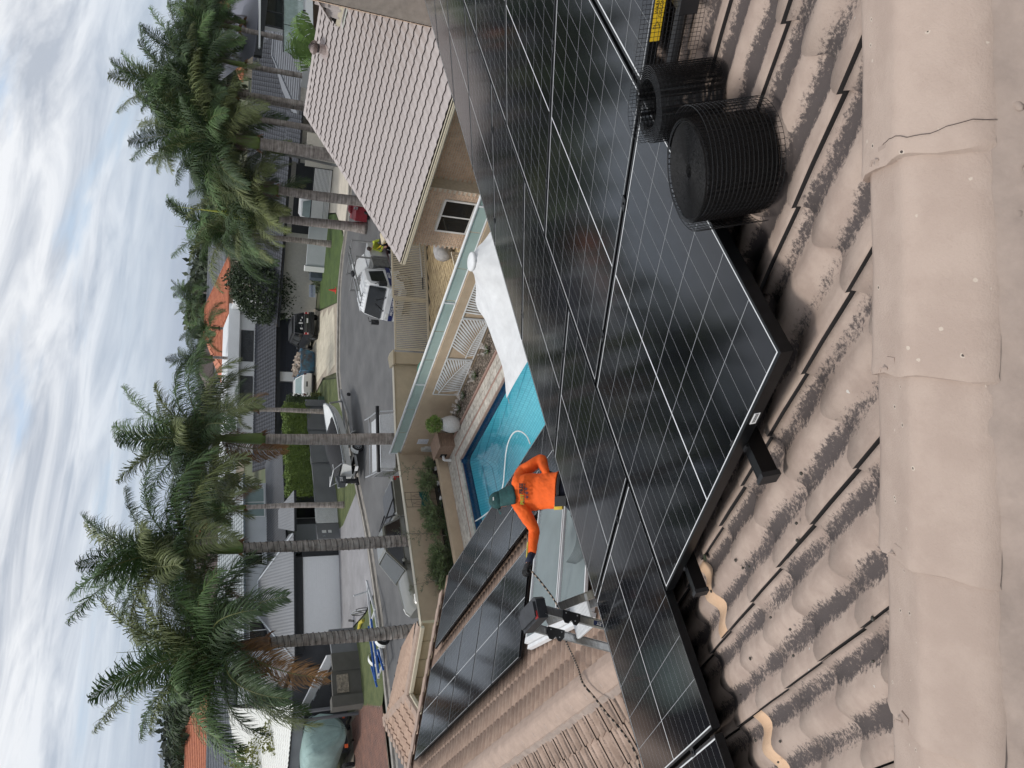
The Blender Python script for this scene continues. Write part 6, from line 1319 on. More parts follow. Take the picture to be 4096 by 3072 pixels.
# ================================================================ palms
trk = bpy.data.materials.new('palm_trunk'); trk.use_nodes = True; nt = trk.node_tree; nd = nt.nodes; lk = nt.links; B_ = nd['Principled BSDF']; B_.inputs['Roughness'].default_value = .9
g_ = nd.new('ShaderNodeNewGeometry'); mp_ = nd.new('ShaderNodeMapping'); mp_.inputs['Scale'].default_value = (1.2, 1.2, 16); lk.new(g_.outputs['Position'], mp_.inputs[0]); n_a = nd.new('ShaderNodeTexNoise'); n_a.inputs['Scale'].default_value = 1; n_a.inputs['Detail'].default_value = 5; lk.new(mp_.outputs[0], n_a.inputs['Vector'])
n_b = nd.new('ShaderNodeTexNoise'); n_b.inputs['Scale'].default_value = 5; n_b.inputs['Detail'].default_value = 8; lk.new(g_.outputs['Position'], n_b.inputs['Vector'])
cr_ = nd.new('ShaderNodeValToRGB'); cr_.color_ramp.elements[0].position = .36; cr_.color_ramp.elements[0].color = (.13, .11, .095, 1); cr_.color_ramp.elements[1].position = .62; cr_.color_ramp.elements[1].color = (.40, .36, .33, 1); e_ = cr_.color_ramp.elements.new(.5); e_.color = (.27, .235, .215, 1)
ad = nd.new('ShaderNodeMath'); ad.operation = 'ADD'; m1 = nd.new('ShaderNodeMath'); m1.operation = 'MULTIPLY'; m1.inputs[1].default_value = .6; m2 = nd.new('ShaderNodeMath'); m2.operation = 'MULTIPLY'; m2.inputs[1].default_value = .4
lk.new(n_a.outputs[0], m1.inputs[0]); lk.new(n_b.outputs[0], m2.inputs[0]); lk.new(m1.outputs[0], ad.inputs[0]); lk.new(m2.outputs[0], ad.inputs[1]); lk.new(ad.outputs[0], cr_.inputs[0]); lk.new(cr_.outputs[0], B_.inputs['Base Color'])
bp_ = nd.new('ShaderNodeBump'); bp_.inputs['Distance'].default_value = .02; lk.new(ad.outputs[0], bp_.inputs['Height']); lk.new(bp_.outputs[0], B_.inputs['Normal'])
shaft_g = M('green_crownshaft', (.13, .20, .045), .45, var=.2, scale=3, col2=(.10, .13, .035)); shaft_b = M('brown_crownshaft', (.24, .12, .065), .6, var=.35, scale=5)
fcol = {'green': leafmat('frond_green', (.085, .15, .045), (.045, .08, .026)), 'olive': leafmat('frond_olive', (.15, .175, .06), (.08, .10, .04)), 'dark': leafmat('frond_dark', (.055, .095, .035), (.03, .05, .02)), 'brown': leafmat('frond_brown', (.26, .13, .04), (.12, .075, .045)), 'dead': leafmat('frond_dead', (.15, .105, .085), (.08, .055, .045)), 'yellow': leafmat('frond_yellow', (.38, .38, .06), (.22, .26, .04))}
rach = M('rachis', (.16, .17, .06), .5, var=.2)
def make_frond(kind, L_, lift, droop, col, seed):
    """in the x-z plane, growing along +x from the origin; lift: start angle, droop: total bend"""
    rr = random.Random(seed); b = MB(); n = 22; pts = []; p = Vector((0, 0, 0)); 
    for i in range(n+1):
        f = i/n; a = R(lift)-R(droop)*f**1.25; pts.append(p.copy()); p = p+Vector((math.cos(a), .10*math.sin(f*2.2+seed), math.sin(a)))*(L_/n)
    b.mat(1); b.tube(pts, [.030*(1-.92*i/n)+.003 for i in range(n+1)], 4, cap=False); b.mat(0)
    m = 118
    for i in range(m):
        f = .10+.90*(i+rr.random()*.6)/m; q = f*n; j = min(int(q), n-1); c = pts[j].lerp(pts[j+1], q-j); t = (pts[j+1]-pts[j]).normalized(); side = Vector((0, 1, 0)); upv = side.cross(t).normalized(); upv = -upv if upv.z < 0 and abs(t.x) > .2 else upv
        ll = L_*.27*(math.sin(math.pi*min(1, .16+f*.84))**.5)*(1.0-.35*f)*rr.uniform(.8, 1.12)+.1
        for s_ in (1, -1):
            fl = rr.uniform(-.45, .6); d = (t*(.55+.55*f)+side*s_*1.0+upv*fl).normalized(); w_ = .0125*rr.uniform(.8, 1.3); g = Vector((0, 0, -1)); dr = rr.uniform(.3, 1.0)
            a0 = c; a1 = c+d*ll*.42; a2 = a1+(d+g*dr*.9).normalized()*ll*.34; a3 = a2+(d*.7+g*dr*1.9).normalized()*ll*.30; wv = d.cross(upv).normalized()
            wv = (wv+upv*rr.uniform(-.5, .5)).normalized()*w_
            b.add([a0-wv*.5, a0+wv*.5, a1+wv, a1-wv, a2+wv*.75, a2-wv*.75, a3], [(0, 1, 2, 3), (3, 2, 4, 5), (5, 4, 6)])
    return b.mesh('frond', [fcol[col], rach])
FR_ = {}
def frond(lift, droop, col, seed):
    k = (lift, droop, col, seed % 3)
    if k not in FR_: FR_[k] = make_frond('a', 3.2, lift, droop, col, seed % 3+hash(k[:2]) % 5)
    return FR_[k]
def palm(x, y, zt, zc, r0, label, shaft='green', seed=1, L_=1., n=18, cols=('green', 'dark', 'olive'), lights=False, group='tall king palms along the street', lean=(0, 0), dead=0, spear=False, hang=0, base=0.):
    rr = random.Random(seed*17); t = thing('palm_tree', label, 'palm tree', (x, y, base), group=group); b = MB(); pts = []; rad = []
    for i in range(25):
        f = i/24; z = base+(zt-base)*f; r_ = r0*(1.35-.35*min(1, f*5))*(1-.22*f)*(1+.05*math.sin(f*3.1)); pts.append(Vector((x+lean[0]*f*f+.03*math.sin(f*5+seed), y+lean[1]*f*f, z))); rad.append(r_*(1+.02*(i % 2)))
    b.tube(pts, rad, 14); b.build('trunk', trk, t, smooth=True); top = pts[-1]; cz = Vector((top.x, top.y, zc))
    rb = rad[-1]; b = MB(); b.tube([top-zv*.04, top+zv*.08, top.lerp(cz, .35), top.lerp(cz, .8), cz+zv*.1], [rb*1.1, rb*1.22, rb*1.1, rb*.8, rb*.5], 12); b.build('crownshaft', shaft_g if shaft == 'green' else shaft_b, t, smooth=True)
    b = MB()
    for i in range(10): a = rr.uniform(0, 6.28); d = Vector((math.cos(a), math.sin(a), 0)); p = top+d*rb; b.add([p, p+d*.08+zv*.1, p+d*.22-zv*rr.uniform(.05, .3), p+d*.1-zv*.05], [(0, 1, 2, 3)])
    b.build('sheath_scraps', shaft_b, t)
    ga_ = 2.39996
    for i in range(n):
        f = i/(n-1); lift = [82, 72, 60, 48, 35, 20][min(5, int(f*6))]; droop = [50, 72, 88, 100, 104, 100][min(5, int(f*6))]
        col = cols[rr.randrange(len(cols))] if f < .8 else cols[-1]; me = frond(lift, droop, col, rr.randrange(3)); o = bpy.data.objects.new('frond', me); COL.objects.link(o); o.parent = t
        s_ = L_*rr.uniform(.85, 1.12); o.matrix_local = wm(t).inverted() @ Matrix.Translation(cz+zv*(.12-.3*f)) @ Matrix.Rotation(i*ga_+seed+rr.uniform(-.25, .25), 4, 'Z') @ Matrix.Rotation(rr.uniform(-.2, .2), 4, 'X') @ Matrix.Scale(s_, 4)
    for i in range(dead):
        me = frond(-25, 62, 'brown' if i % 2 == 0 else 'dead', i); o = bpy.data.objects.new('dead_frond', me); COL.objects.link(o); o.parent = t; o['label'] = 'brown dead frond hanging down'; o.matrix_local = wm(t).inverted() @ Matrix.Translation(cz-zv*.2) @ Matrix.Rotation(seed*1.3+i*2.1, 4, 'Z') @ Matrix.Scale(L_*.9, 4)
    for i in range(hang):
        me = frond(-10, 78, cols[i % len(cols)], i); o = bpy.data.objects.new('frond', me); COL.objects.link(o); o.parent = t; o.matrix_local = wm(t).inverted() @ Matrix.Translation(cz-zv*.1) @ Matrix.Rotation(seed*.7+i*1.1, 4, 'Z') @ Matrix.Scale(L_*1.05, 4)
    b = MB(); b.tube([cz, cz+zv*2.6*L_+Vector((.15, 0, 0))], [.04, .006], 5); b.build('spear_leaf', fcol['olive'], t)
    b = MB()
    for i in range(60):   # flower strands below the shaft
        a = rr.uniform(0, 6.28); d = Vector((math.cos(a), math.sin(a), 0)); p = cz-zv*.2+d*rb; l_ = rr.uniform(.2, .7); b.tube([p, p+d*.25*l_-zv*.1, p+d*.35*l_-zv*l_], .006, 3, cap=False)
    b.build('old_flower_strands', fcol['dead'], t)
    if lights:
        b = MB(); m = int((zt-base)/.19); P = []
        for i in range(m*16):
            f = i/(m*16); k = min(int(f*24), 23); c = pts[k].lerp(pts[k+1], f*24-k); r_ = rad[k]*(1-(f*24-k))+rad[k+1]*(f*24-k)+.012; a = 2*math.pi*i/16; P.append(c+Vector((math.cos(a)*r_, math.sin(a)*r_, 0)))
        b.tube(P, .008, 3, cap=False)
        for p in P[::5]: b.tube([p, p+Vector((0, 0, -.04))], .009, 3)
        b.build('fairy_light_cable', rub, t)
    return t
palm(15.92, 24.3, 6.3, 7.95, .235, 'tallest middle king palm with green crownshaft standing behind the glass topped wall', seed=1, L_=1.16, n=26, dead=1, hang=0)
palm(11.55, 24.35, 7.1, 8.65, .215, 'king palm wrapped in fairy lights with long green crownshaft', seed=2, L_=1.16, n=26, lights=True, dead=1, hang=0)
palm(8.25, 24.35, 6.3, 7.5, .225, 'fairy light wrapped palm with a brown shedding crownshaft at the left', shaft='brown', seed=3, L_=1.18, n=28, lights=True, dead=1, hang=2, cols=('green', 'olive', 'dark'))
palm(30.2, 42.6, 4.8, 6.0, .16, 'small palm with brown shaft growing before the grey wall and hedge', shaft='brown', seed=4, L_=.72, n=9, dead=1, group='palms on the far lawn')
palm(21.9, 40.7, 5.8, 6.9, .165, 'slim palm growing on the lawn by the white louvred gate', seed=5, L_=.85, n=14, dead=1, group='palms on the far lawn')
palm(41.0, 37.0, 5.9, 6.9, .2, 'drooping palm on the lawn whose fronds hang in front of the dense tree', seed=6, L_=1.35, n=16, hang=9, group='palms on the far lawn', cols=('olive', 'green', 'dark'))
pB = palm(33.0, 28.3, 4.9, 5.75, .27, 'palm with a bright yellow new frond at the right of the street', seed=7, L_=1.05, n=18, hang=2, cols=('green', 'olive'))
b = MB(); c = Vector((33.0, 28.3, 5.8)); rr = random.Random(4); tp = Vector((32.95, 28.3, 8.05))
b.tube([c, c.lerp(tp, .5)+Vector((.08, 0, 0)), tp], [.05, .05, .07], 6)
for i in range(240):
    a = rr.uniform(0, 6.28); d = Vector((math.cos(a), math.sin(a), 0)); l_ = rr.uniform(.8, 2.2); p0 = tp-zv*rr.uniform(0, .25); w_ = d.cross(zv)*.024; q = p0-zv*l_*.5+d*.16; e = p0-zv*l_+d*l_*.36; b.add([p0-w_, p0+w_, q+w_, q-w_, e], [(0, 1, 2, 3), (3, 2, 4)])
b.tube([tp, tp+Vector((0, 0, 1.9))], [.05, .006], 5); o = b.build('new_frond', fcol['yellow'], pB); o['label'] = 'folded bright yellow new frond'
palm(31.6, 25.3, 5.25, 6.15, .27, 'king palm just left of the street light with green crownshaft', seed=8, L_=1.12, n=20, hang=1)
palm(31.2, 22.4, 6.4, 7.6, .33, 'thick trunked palm crossing behind the neighbour roof ridge corner', seed=9, L_=1.2, n=22, hang=1)
palm(33.4, 22.6, 6.9, 7.7, .17, 'slender pale trunk palm right of the thick trunked one', seed=10, L_=.95, n=14)
palm(34.4, 22.0, 7.4, 8.3, .17, 'slender palm in the middle of the right hand cluster', seed=11, L_=1.05, n=18)
palm(36.0, 21.4, 7.0, 8.4, .15, 'slender palm second from the right of the cluster', seed=12, L_=1.1, n=18, cols=('dark', 'green'))
palm(37.8, 20.6, 7.3, 8.3, .15, 'slender grey trunk palm beside the balcony house roof corner', seed=13, L_=.8, n=14, cols=('dark', 'green'))
palm(40.4, 21.6, 7.0, 7.8, .15, 'slender palm close to the balcony house roof', seed=14, L_=.85, n=14, cols=('dark', 'green', 'olive'))
palm(33.6, 24.0, 7.5, 8.8, .16, 'tall palm whose crown tops the right hand cluster', seed=15, L_=1.15, n=20)
palm(36.6, 23.6, 8.6, 9.6, .16, 'highest crowned slender palm of the right hand cluster', seed=16, L_=1.15, n=20)
for i, (P, r_, z_) in enumerate(((a1(400, 300), 75, 8.8), (a1(300, 420), 80, 8.6), (a1(420, 150), 70, 8.4), (a1(560, 560), 66, 7.5), (p2(940, 1020), 105, 9.5), (p2(960, 1130), 100, 8.8), (p2(990, 1320), 82, 7.6), (p3(900, 60), 70, 8.4))):
    v = dist(P, r_); palm(v.x, v.y, z_-.9, z_, .16, ['distant palm above the blue grey roof', 'distant palm nearest the sky at the right', 'distant palm behind the roof edge at the picture top', 'distant palm beside the low far roofs', 'tiny far palm over the orange roof', 'second tiny far palm over the orange roof', 'far palm in front of the orange roofed wing', 'far palm behind the white house roof'][i], seed=20+i, L_=1.0, n=13, group='far palms', cols=('dark', 'green'))
# ================================================================ broadleaf trees and shrubs
bush('dense dark green broadleaf tree beside the white house driveway', 'tree', (44.0, 45.3, 3.6), 2.6, 2.6, 3.1, 9000, .26, lf_dark, 'broadleaf_tree', seed=3, stem=0, lump=.12)
bush('bright yellow green shrub behind the white stair', 'shrub', (10.6, 47.5, 3.0), 1.3, 1.3, 1.6, 1800, .2, lf_yel, seed=4, stem=0)
bush('yellow green tree left of the stair house', 'tree', (9.8, 53, 4.2), 1.8, 1.8, 2.0, 1800, .25, lf_yel, 'garden_tree', seed=14, stem=0)
b_ = at(p3(1920, 425), 0); bush('spiky yellow green plant beside the green utility box', 'plant', (b_.x, b_.y, .4), .45, .45, .35, 260, .35, lf_yel, 'bromeliad', seed=5, asp=.22)
b_ = at(p2(1905, 790), 0); bush('round dark shrub by the grey bin at the garden edge', 'shrub', (b_.x, b_.y, .5), .9, .9, .5, 700, .18, lf_dark, seed=6)
b_ = at(p2(1905, 960), 0); bush('grey green succulent clump by the garden rocks', 'plant', (b_.x, b_.y, .3), .6, .6, .3, 250, .3, lf_olive, 'succulent', seed=8, asp=.3)
b = MB(); o_ = at(p3(1950, 445), 0); b.box(o_.x-.3, o_.x+.3, o_.y-.2, o_.y+.2, 0, .45); b.box(o_.x-.33, o_.x+.33, o_.y-.23, o_.y+.23, .45, .5); one(b, 'utility_box', M('utility_green', (.05, .10, .06), .6), 'low green utility box at the end of the grey wall', 'utility box')
bn_ = thing('banana_plant', 'banana plant with torn bright leaves rising behind the pink roof', 'plant', (35.5, 17.0, 0)); bb = dist(p6(330, 420), 36); rr = random.Random(8); b = MB(); b.tube([(bb.x, bb.y, 0), (bb.x, bb.y, bb.z)], [.14, .07], 8); b.build('stem', shaft_g, bn_)
for k, P in enumerate((p6(190, 130), p6(240, 90), p6(120, 280), p6(85, 440), p6(150, 470), p6(235, 620), p6(330, 560), p6(280, 330))):
    e = dist(P, 35.5+.3*(k % 3)); s_ = Vector((bb.x, bb.y, bb.z-.2)); mid = s_.lerp(e, .55)+zv*.35; L1 = [s_, s_.lerp(mid, .5)+zv*.1, mid, mid.lerp(e, .5)+zv*.05, e]; sm_ = smooth_path(L1, 5); vd = (EYE-mid).normalized(); b = MB()
    for i in range(len(sm_)-1):
        f = i/(len(sm_)-1); w_ = .40*math.sin(math.pi*min(1, .12+f*.88))**.7; d = (sm_[i+1]-sm_[i]).normalized(); sd = d.cross(vd).normalized(); 
        for q in (1, -1): ofs = -zv*.10-vd*.10; b.add([sm_[i], sm_[i+1]-d*.02*(i % 3), sm_[i+1]+sd*q*w_+ofs-d*.03*(i % 2), sm_[i]+sd*q*w_+ofs], [(0, 1, 2, 3)])
    b.tube(sm_, .018, 4); b.build('leaf', lf_ban, bn_)
tn = ['broad eucalypt', 'rounded tree', 'loose grey green tree', 'dark tree']
tmat = [leafmat('far_leaf_a', (.045, .06, .03), (.025, .035, .018)), leafmat('far_leaf_b', (.06, .075, .035), (.03, .042, .02)), leafmat('far_leaf_c', (.05, .06, .04), (.03, .038, .024)), leafmat('far_leaf_d', (.03, .042, .022), (.018, .024, .013))]
rr = random.Random(33); k = 0
def ftree(x, y, h, r_, i, label=None):
    t = thing('far_tree', label or f'{tn[i]} in the belt of distant trees', 'tree', (x, y, 0), group='trees in the distant belt'); b = MB(); R_ = random.Random(int(x*7+y))
    for _ in range(5): a = R_.uniform(0, 6.28); q = R_.uniform(0, .55); leaves(b, blob_pts((x+math.cos(a)*r_*q, y+math.sin(a)*r_*q, h*R_.uniform(.55, .8)), r_*.55, r_*.55, h*.24, 220, R_), r_*.22, R_)
    b.build('crown', tmat[i], t); b = MB(); b.tube([(x, y, 0), (x, y, h*.7)], [r_*.08, r_*.03], 6)
    for q in range(3): a = q*2.1; b.tube([(x, y, h*.4), (x+math.cos(a)*r_*.5, y+math.sin(a)*r_*.5, h*.75)], [r_*.04, .05], 4)
    b.build('trunk', bark, t)
for i in range(90):
    az = -22+i*1.22+rr.uniform(-.8, .8); r_ = rr.uniform(110, 420); a = R(az); x, y = r_*math.sin(R(12)+a*.0+R(az)), r_*math.cos(R(12)+R(az)); h = rr.uniform(6, 9.2); ftree(x, y, h, rr.uniform(4, 7), rr.randrange(4))
for i, (P, r_, h) in enumerate(((p5(300, 1000), 95, 10.2), (p5(330, 1200), 100, 10.0), (p5(260, 1120), 120, 11.2), (p5(280, 860), 110, 10.8), (p2(870, 850), 120, 9.6), (p2(880, 950), 130, 10.2), (a1(300, 650), 110, 11.4), (a1(280, 480), 115, 11.2), (a1(270, 100), 105, 12.5), (p2(850, 1270), 140, 11.5), (p2(860, 1210), 150, 11.2))):
    v = dist(P, r_); ftree(v.x, v.y, h, 5.5, i % 4, ['tree', 'tree'][0] and None)
# continuous wood closing the horizon and the blue hills
b = MB(); P = []
for i in range(26000):
    a = R(rr.uniform(-12, 92)); r_ = rr.uniform(430, 900); zt_ = 9+5*math.sin(a*9)*math.sin(a*23+1)+3*math.sin(a*61); P.append((r_*math.sin(a), r_*math.cos(a), rr.uniform(1, max(6, zt_*.4+1.2))))
leaves(b, P, 4.5, rr); o = one(b, 'distant_wood', tmat[0], 'unbroken belt of distant woodland on the horizon', 'wood'); o['kind'] = 'stuff'
hl = MB(); rs = []
for (rad_, base_, amp_, ph) in ((6500, 20, 120, .7), (9500, 60, 190, 2.1)):
    row0, row1, row2 = [], [], []
    for i in range(121):
        a = R(-15+i*.95); h = base_+amp_*max(0, .35+.5*math.sin(a*5+ph)+.3*math.sin(a*13+ph*2)+.12*math.sin(a*37)+.05*math.sin(a*91)+(.55*math.exp(-((math.degrees(a)-2)/9)**2)))
        for row, rr_, zz_ in ((row0, rad_-1500, -5), (row1, rad_, h), (row2, rad_+1500, -5)): row.append(Vector((rr_*math.sin(a), rr_*math.cos(a), zz_)))
    hl.rings([row0, row1, row2], cap=False, closed=False)
struct(hl, 'hills', M('hill_forest', (.035, .055, .03), .95, var=.3, scale=.004))

hz_ = bpy.data.materials.new('haze'); hz_.use_nodes = True; nt = hz_.node_tree; nt.nodes.remove(nt.nodes['Principled BSDF']); pv_ = nt.nodes.new('ShaderNodeVolumePrincipled'); pv_.inputs['Color'].default_value = (.75, .84, 1, 1); pv_.inputs['Density'].default_value = .00009; nt.links.new(pv_.outputs[0], nt.nodes['Material Output'].inputs['Volume'])
b = MB(); b.box(-9500, 16500, -4500, 14500, -3, 420); o = b.build('haze', hz_); o['kind'] = 'stuff'
# ================================================================ vehicles (local axes: x forward, y left, z up)
def paint(name, c, rough=.28): return M(name, c, rough, .0, .04, 3, coat=.6, spec=.5)
red_l = M('red_lens', (.45, .015, .02), .2); wht_l = M('clear_lens', (.75, .75, .72), .15); chrome = M('chrome', (.7, .7, .7), .12, 1., .05); wheel_m = M('alloy_wheel', (.42, .43, .44), .35, .8, .1)
def wheel(par, x, y, r, w_=.22, s=1, spokes=5, name='wheel'):
    b = MB(); M3 = Matrix.Rotation(R(90), 3, 'X'); b.lathe([(r*.62, -w_/2), (r*.95, -w_/2), (r, -w_*.3), (r, w_*.3), (r*.95, w_/2), (r*.62, w_/2)], (x, y, r), 22, M_=M3, cap=False); o = b.build(name, rub, par, local=True, smooth=True)
    b = MB(); yo = y+s*w_*.36; b.lathe([(r*.64, -.01), (r*.64, .03), (r*.55, .03), (r*.53, .0)], (x, yo, r), 20, M_=M3, cap=False); b.lathe([(r*.14, -.02), (r*.14, .03), (.01, .035)], (x, yo, r), 10, M_=M3)
    for k in range(spokes): a = 2*math.pi*k/spokes; b.beam((x+math.cos(a)*r*.1, yo+s*.01, r+math.sin(a)*r*.1), (x+math.cos(a)*r*.58, yo+s*.015, r+math.sin(a)*r*.58), r*.16, .02, (0, 1, 0))
    q = b.build('rim', wheel_m, o, local=True); b = MB(); b.lathe([(r*.6, 0), (.01, .001)], (x, y+s*w_*.05, r), 16, M_=M3); b.build('brake_disc', blk, o, local=True)
def body_loft(par, st, mat, name='body'):
    """st: (x, half width bottom, half width shoulder, half width top, z bottom, z shoulder, z top)"""
    rs = []
    for x, wb, ws, wt, zb, zs, zt in st:
        h = [(wb*.9, zb), (wb, zb+.06), (ws*1.0, (zb+zs)/2), (ws, zs-.05), (ws*.975, zs), (wt, zt-.03), (wt*.85, zt), (wt*.4, zt+.015)]
        rs.append([Vector((x, -y, z)) for y, z in h]+[Vector((x, y, z)) for y, z in reversed(h)])
    b = MB(); b.rings(rs); o = b.build(name, mat, par, local=True, smooth=True); md = o.modifiers.new('es', 'EDGE_SPLIT'); md.split_angle = R(34); return o
def cabin(par, base, top, zb, zt, wb, wt, pmat, gmat, pill=.07, cuts=(.5,), name='cabin'):
    """base/top = (x rear, x front) at sill and roof; builds glass, roof skin and pillars"""
    xr, xf = base; tr, tf = top; B = [(xr, -wb, zb), (xf, -wb, zb), (xf, wb, zb), (xr, wb, zb)]; T = [(tr, -wt, zt), (tf, -wt, zt), (tf, wt, zt), (tr, wt, zt)]
    b = MB(); b.hexa([Vector(p) for p in B+T]); gobj = b.build('glass', gmat, par, local=True)
    b = MB(); b.hexa([(tr-.02, -wt-.02, zt-.02), (tf+.02, -wt-.02, zt-.02), (tf+.02, wt+.02, zt-.02), (tr-.02, wt+.02, zt-.02), (tr+.06, -wt*.9, zt+.05), (tf-.1, -wt*.9, zt+.05), (tf-.1, wt*.9, zt+.05), (tr+.06, wt*.9, zt+.05)]); b.build('roof', pmat, par, local=True)
    b = MB()
    for i in range(4): b.beam(B[i], T[i], pill, pill*.7, (0, 1, 0))
    for c in cuts:
        for s in (-1, 1): xb, xt = xr+(xf-xr)*c, tr+(tf-tr)*c; b.beam((xb, s*(wb+.005), zb), (xt, s*(wt+.008), zt), pill*.9, .03, (0, 1, 0))
    for s in (-1, 1): b.beam((xr, s*(wb+.004), zb), (xf, s*(wb+.004), zb), .03, .05); b.beam((tr, s*wt, zt-.02), (tf, s*wt, zt-.02), .05, .06)
    b.beam(B[1], B[2], .05, .05); b.beam(B[0], B[3], .05, .05); b.beam(T[1], T[2], .06, .05); b.build('pillars', pmat, par, local=True)
def mirrors(par, x, y, z, mat):
    for s in (-1, 1): b = MB(); b.ball((x, s*(y+.14), z), .08, .13, .09, 8, 5); b.beam((x, s*y, z-.03), (x, s*(y+.12), z-.02), .04, .03); b.build('door_mirror', mat, par, local=True, smooth=True)
def seam(par, x, y, z0, z1): b = MB(); [b.box(x-.006, x+.006, s*y-.006, s*y+.006, z0, z1) for s in (-1, 1)]; b.build('door_gap', ink, par, local=True)
def heading(dx, dy): return math.atan2(dy, dx)
# ---- khaki ute beyond the tan fence
t = thing('parked_ute', 'grey green dual cab ute parked right behind the tan street fence', 'ute', (12.45, 26.75, 0), heading(-1, .05)); pk = paint('khaki_paint', (.12, .12, .10)); 
body_loft(t, [(-2.66, .84, .88, .80, .45, .78, 1.12), (-2.6, .9, .93, .88, .38, .85, 1.24), (-1.0, .93, .95, .90, .32, .88, 1.24), (-.9, .93, .95, .86, .32, .88, 1.12), (1.1, .93, .95, .84, .32, .88, 1.12), (1.25, .93, .95, .80, .32, .86, 1.12), (2.1, .92, .94, .72, .34, .82, 1.03), (2.5, .88, .9, .66, .36, .78, .93), (2.68, .74, .74, .55, .42, .7, .78)], pk)
cabin(t, (-.86, 1.28), (-.62, .42), 1.1, 1.74, .82, .64, pk, glass_dk, cuts=(.42,))
b = MB(); b.hexa([(.5, -.6, 1.72), (1.26, -.76, 1.14), (1.26, .76, 1.14), (.5, .6, 1.72), (.51, -.6, 1.735), (1.28, -.76, 1.155), (1.28, .76, 1.155), (.51, .6, 1.735)]); b.build('windscreen', M('screen_glass', (.035, .045, .05), .08, spec=.6), t, local=True)
b = MB(); b.box(-2.5, -1.15, -.78, .78, 1.25, 1.285); b.build('tonneau_cover', M('tonneau', (.075, .08, .09), .5), t, local=True); b = MB(); b.tube([(-1.0, -.8, 1.26), (-.95, -.62, 1.60), (-.95, .62, 1.60), (-1.0, .8, 1.26)], .035, 7); [b.tube([(-.95, s*.62, 1.6), (-1.7, s*.8, 1.28)], .03, 6) for s in (-1, 1)]; b.build('sports_bar', blk, t, local=True)
for s in (-1, 1): b = MB(); b.box(-2.68, -2.5, s*.80-.06, s*.80+.06+.03*s, .86, 1.16); b.build('tail_light', red_l, t, local=True); b = MB(); b.hexa([(2.3, s*.82-.1, .78), (2.6, s*.68-.1, .74), (2.6, s*.68+.1, .74), (2.3, s*.82+.1, .78), (2.25, s*.8-.1, .92), (2.5, s*.66-.1, .88), (2.5, s*.66+.1, .88), (2.25, s*.8+.1, .92)]); b.build('headlight', wht_l, t, local=True)
mirrors(t, .95, .88, 1.18, pk); [seam(t, x, .953, .45, 1.1) for x in (-.85, .15, 1.1)]
b = MB(); [b.box(x, x+.2, s*.955-.012, s*.955+.012, .96, .99) for x in (-.75, .25) for s in (-1, 1)]; b.build('door_handles', pk, t, local=True)
for x in (-1.7, 1.75):
    for s in (-1, 1): wheel(t, x, s*.84, .38, .26, s, 6)
# ---- aluminium canopy body with racks and awning (only its upper part shows above the fence)
t = thing('work_trailer', 'silver checker plate tradesman canopy trailer with roof rack and black awning tube', 'trailer', (16.85, 26.1, 0), heading(1, -.42)); chk = M('checker_plate', (.66, .67, .68), .38, .5, .12, 30, bump=.004, bscale=120)
b = MB(); b.box(-1.15, 1.15, -.95, .95, .7, 1.05); b.build('lower_box', M('brown_alloy', (.22, .20, .16), .5, .4), t, local=True); b = MB(); b.hexa([(-1.15, -.95, 1.05), (1.15, -.95, 1.05), (1.15, .95, 1.05), (-1.15, .95, 1.05), (-1.1, -.8, 1.62), (1.1, -.8, 1.62), (1.1, .8, 1.62), (-1.1, .8, 1.62)]); b.build('canopy', chk, t, local=True)
b = MB(); b.tube([(-1.3, -.86, 1.74), (1.45, -.86, 1.74)], .075, 10); b.build('awning', blk, t, local=True, smooth=True); b = MB()
for s in (-1.25, 1.25): b.tube([(s, -.95, 1.1), (s, -.75, 1.72), (s, .6, 1.78), (s, 1.05, 1.85)], .03, 6)
b.beam((-1.3, .6, 1.76), (1.3, .6, 1.76), .04, .04); b.build('rack', alu, t, local=True)
mg = MB(); [mg.beam((-1.28, -.9+.12*k, .9), (-1.28, -.9+.12*k, 1.6), .012, .012) for k in range(15)]; [mg.beam((-1.28, -.9, .9+.1*k), (-1.28, .8, .9+.1*k), .012, .012) for k in range(8)]; mg.build('mesh_gate', alu, t, local=True)
for s in (-1, 1): wheel(t, 0, s*.98, .33, .2, s)
# ---- white service truck in front of the gate
t = thing('service_truck', 'white cab over service truck with navy stripe, racks and tool boxes behind the gate', 'truck', (24.05, 23.75, 0), heading(-.97, -.22)); tw = paint('truck_white', (.72, .73, .74)); nv_ = M('navy_stripe', (.015, .025, .12), .35)
b = MB(); rs = []
for x, w_, zb, zt in ((.15, .88, .55, 2.02), (.3, .92, .5, 2.1), (1.1, .92, .45, 2.1), (1.35, .90, .45, 1.98)): rs.append([Vector((x, -w_, zb)), Vector((x, -w_, 1.3)), Vector((x, -w_*.90, zt-.08)), Vector((x, -w_*.82, zt)), Vector((x, w_*.82, zt)), Vector((x, w_*.90, zt-.08)), Vector((x, w_, 1.3)), Vector((x, w_, zb))])
for x, w_, zb, zt in ((1.62, .89, .45, 1.32), (1.72, .86, .45, 1.15), (1.74, .8, .5, .9)): rs.append([Vector((x, -w_, zb)), Vector((x, -w_, zt-.2)), Vector((x, -w_*.97, zt-.03)), Vector((x, -w_*.9, zt)), Vector((x, w_*.9, zt)), Vector((x, w_*.97, zt-.03)), Vector((x, w_, zt-.2)), Vector((x, w_, zb))])
b.rings(rs); b.build('cab', tw, t, local=True)
b = MB(); b.hexa([(1.66, -.80, 1.26), (1.66, .80, 1.26), (1.40, .72, 1.93), (1.40, -.72, 1.93), (1.70, -.80, 1.28), (1.70, .80, 1.28), (1.43, .72, 1.95), (1.43, -.72, 1.95)]); b.build('windscreen', glass_dk, t, local=True)
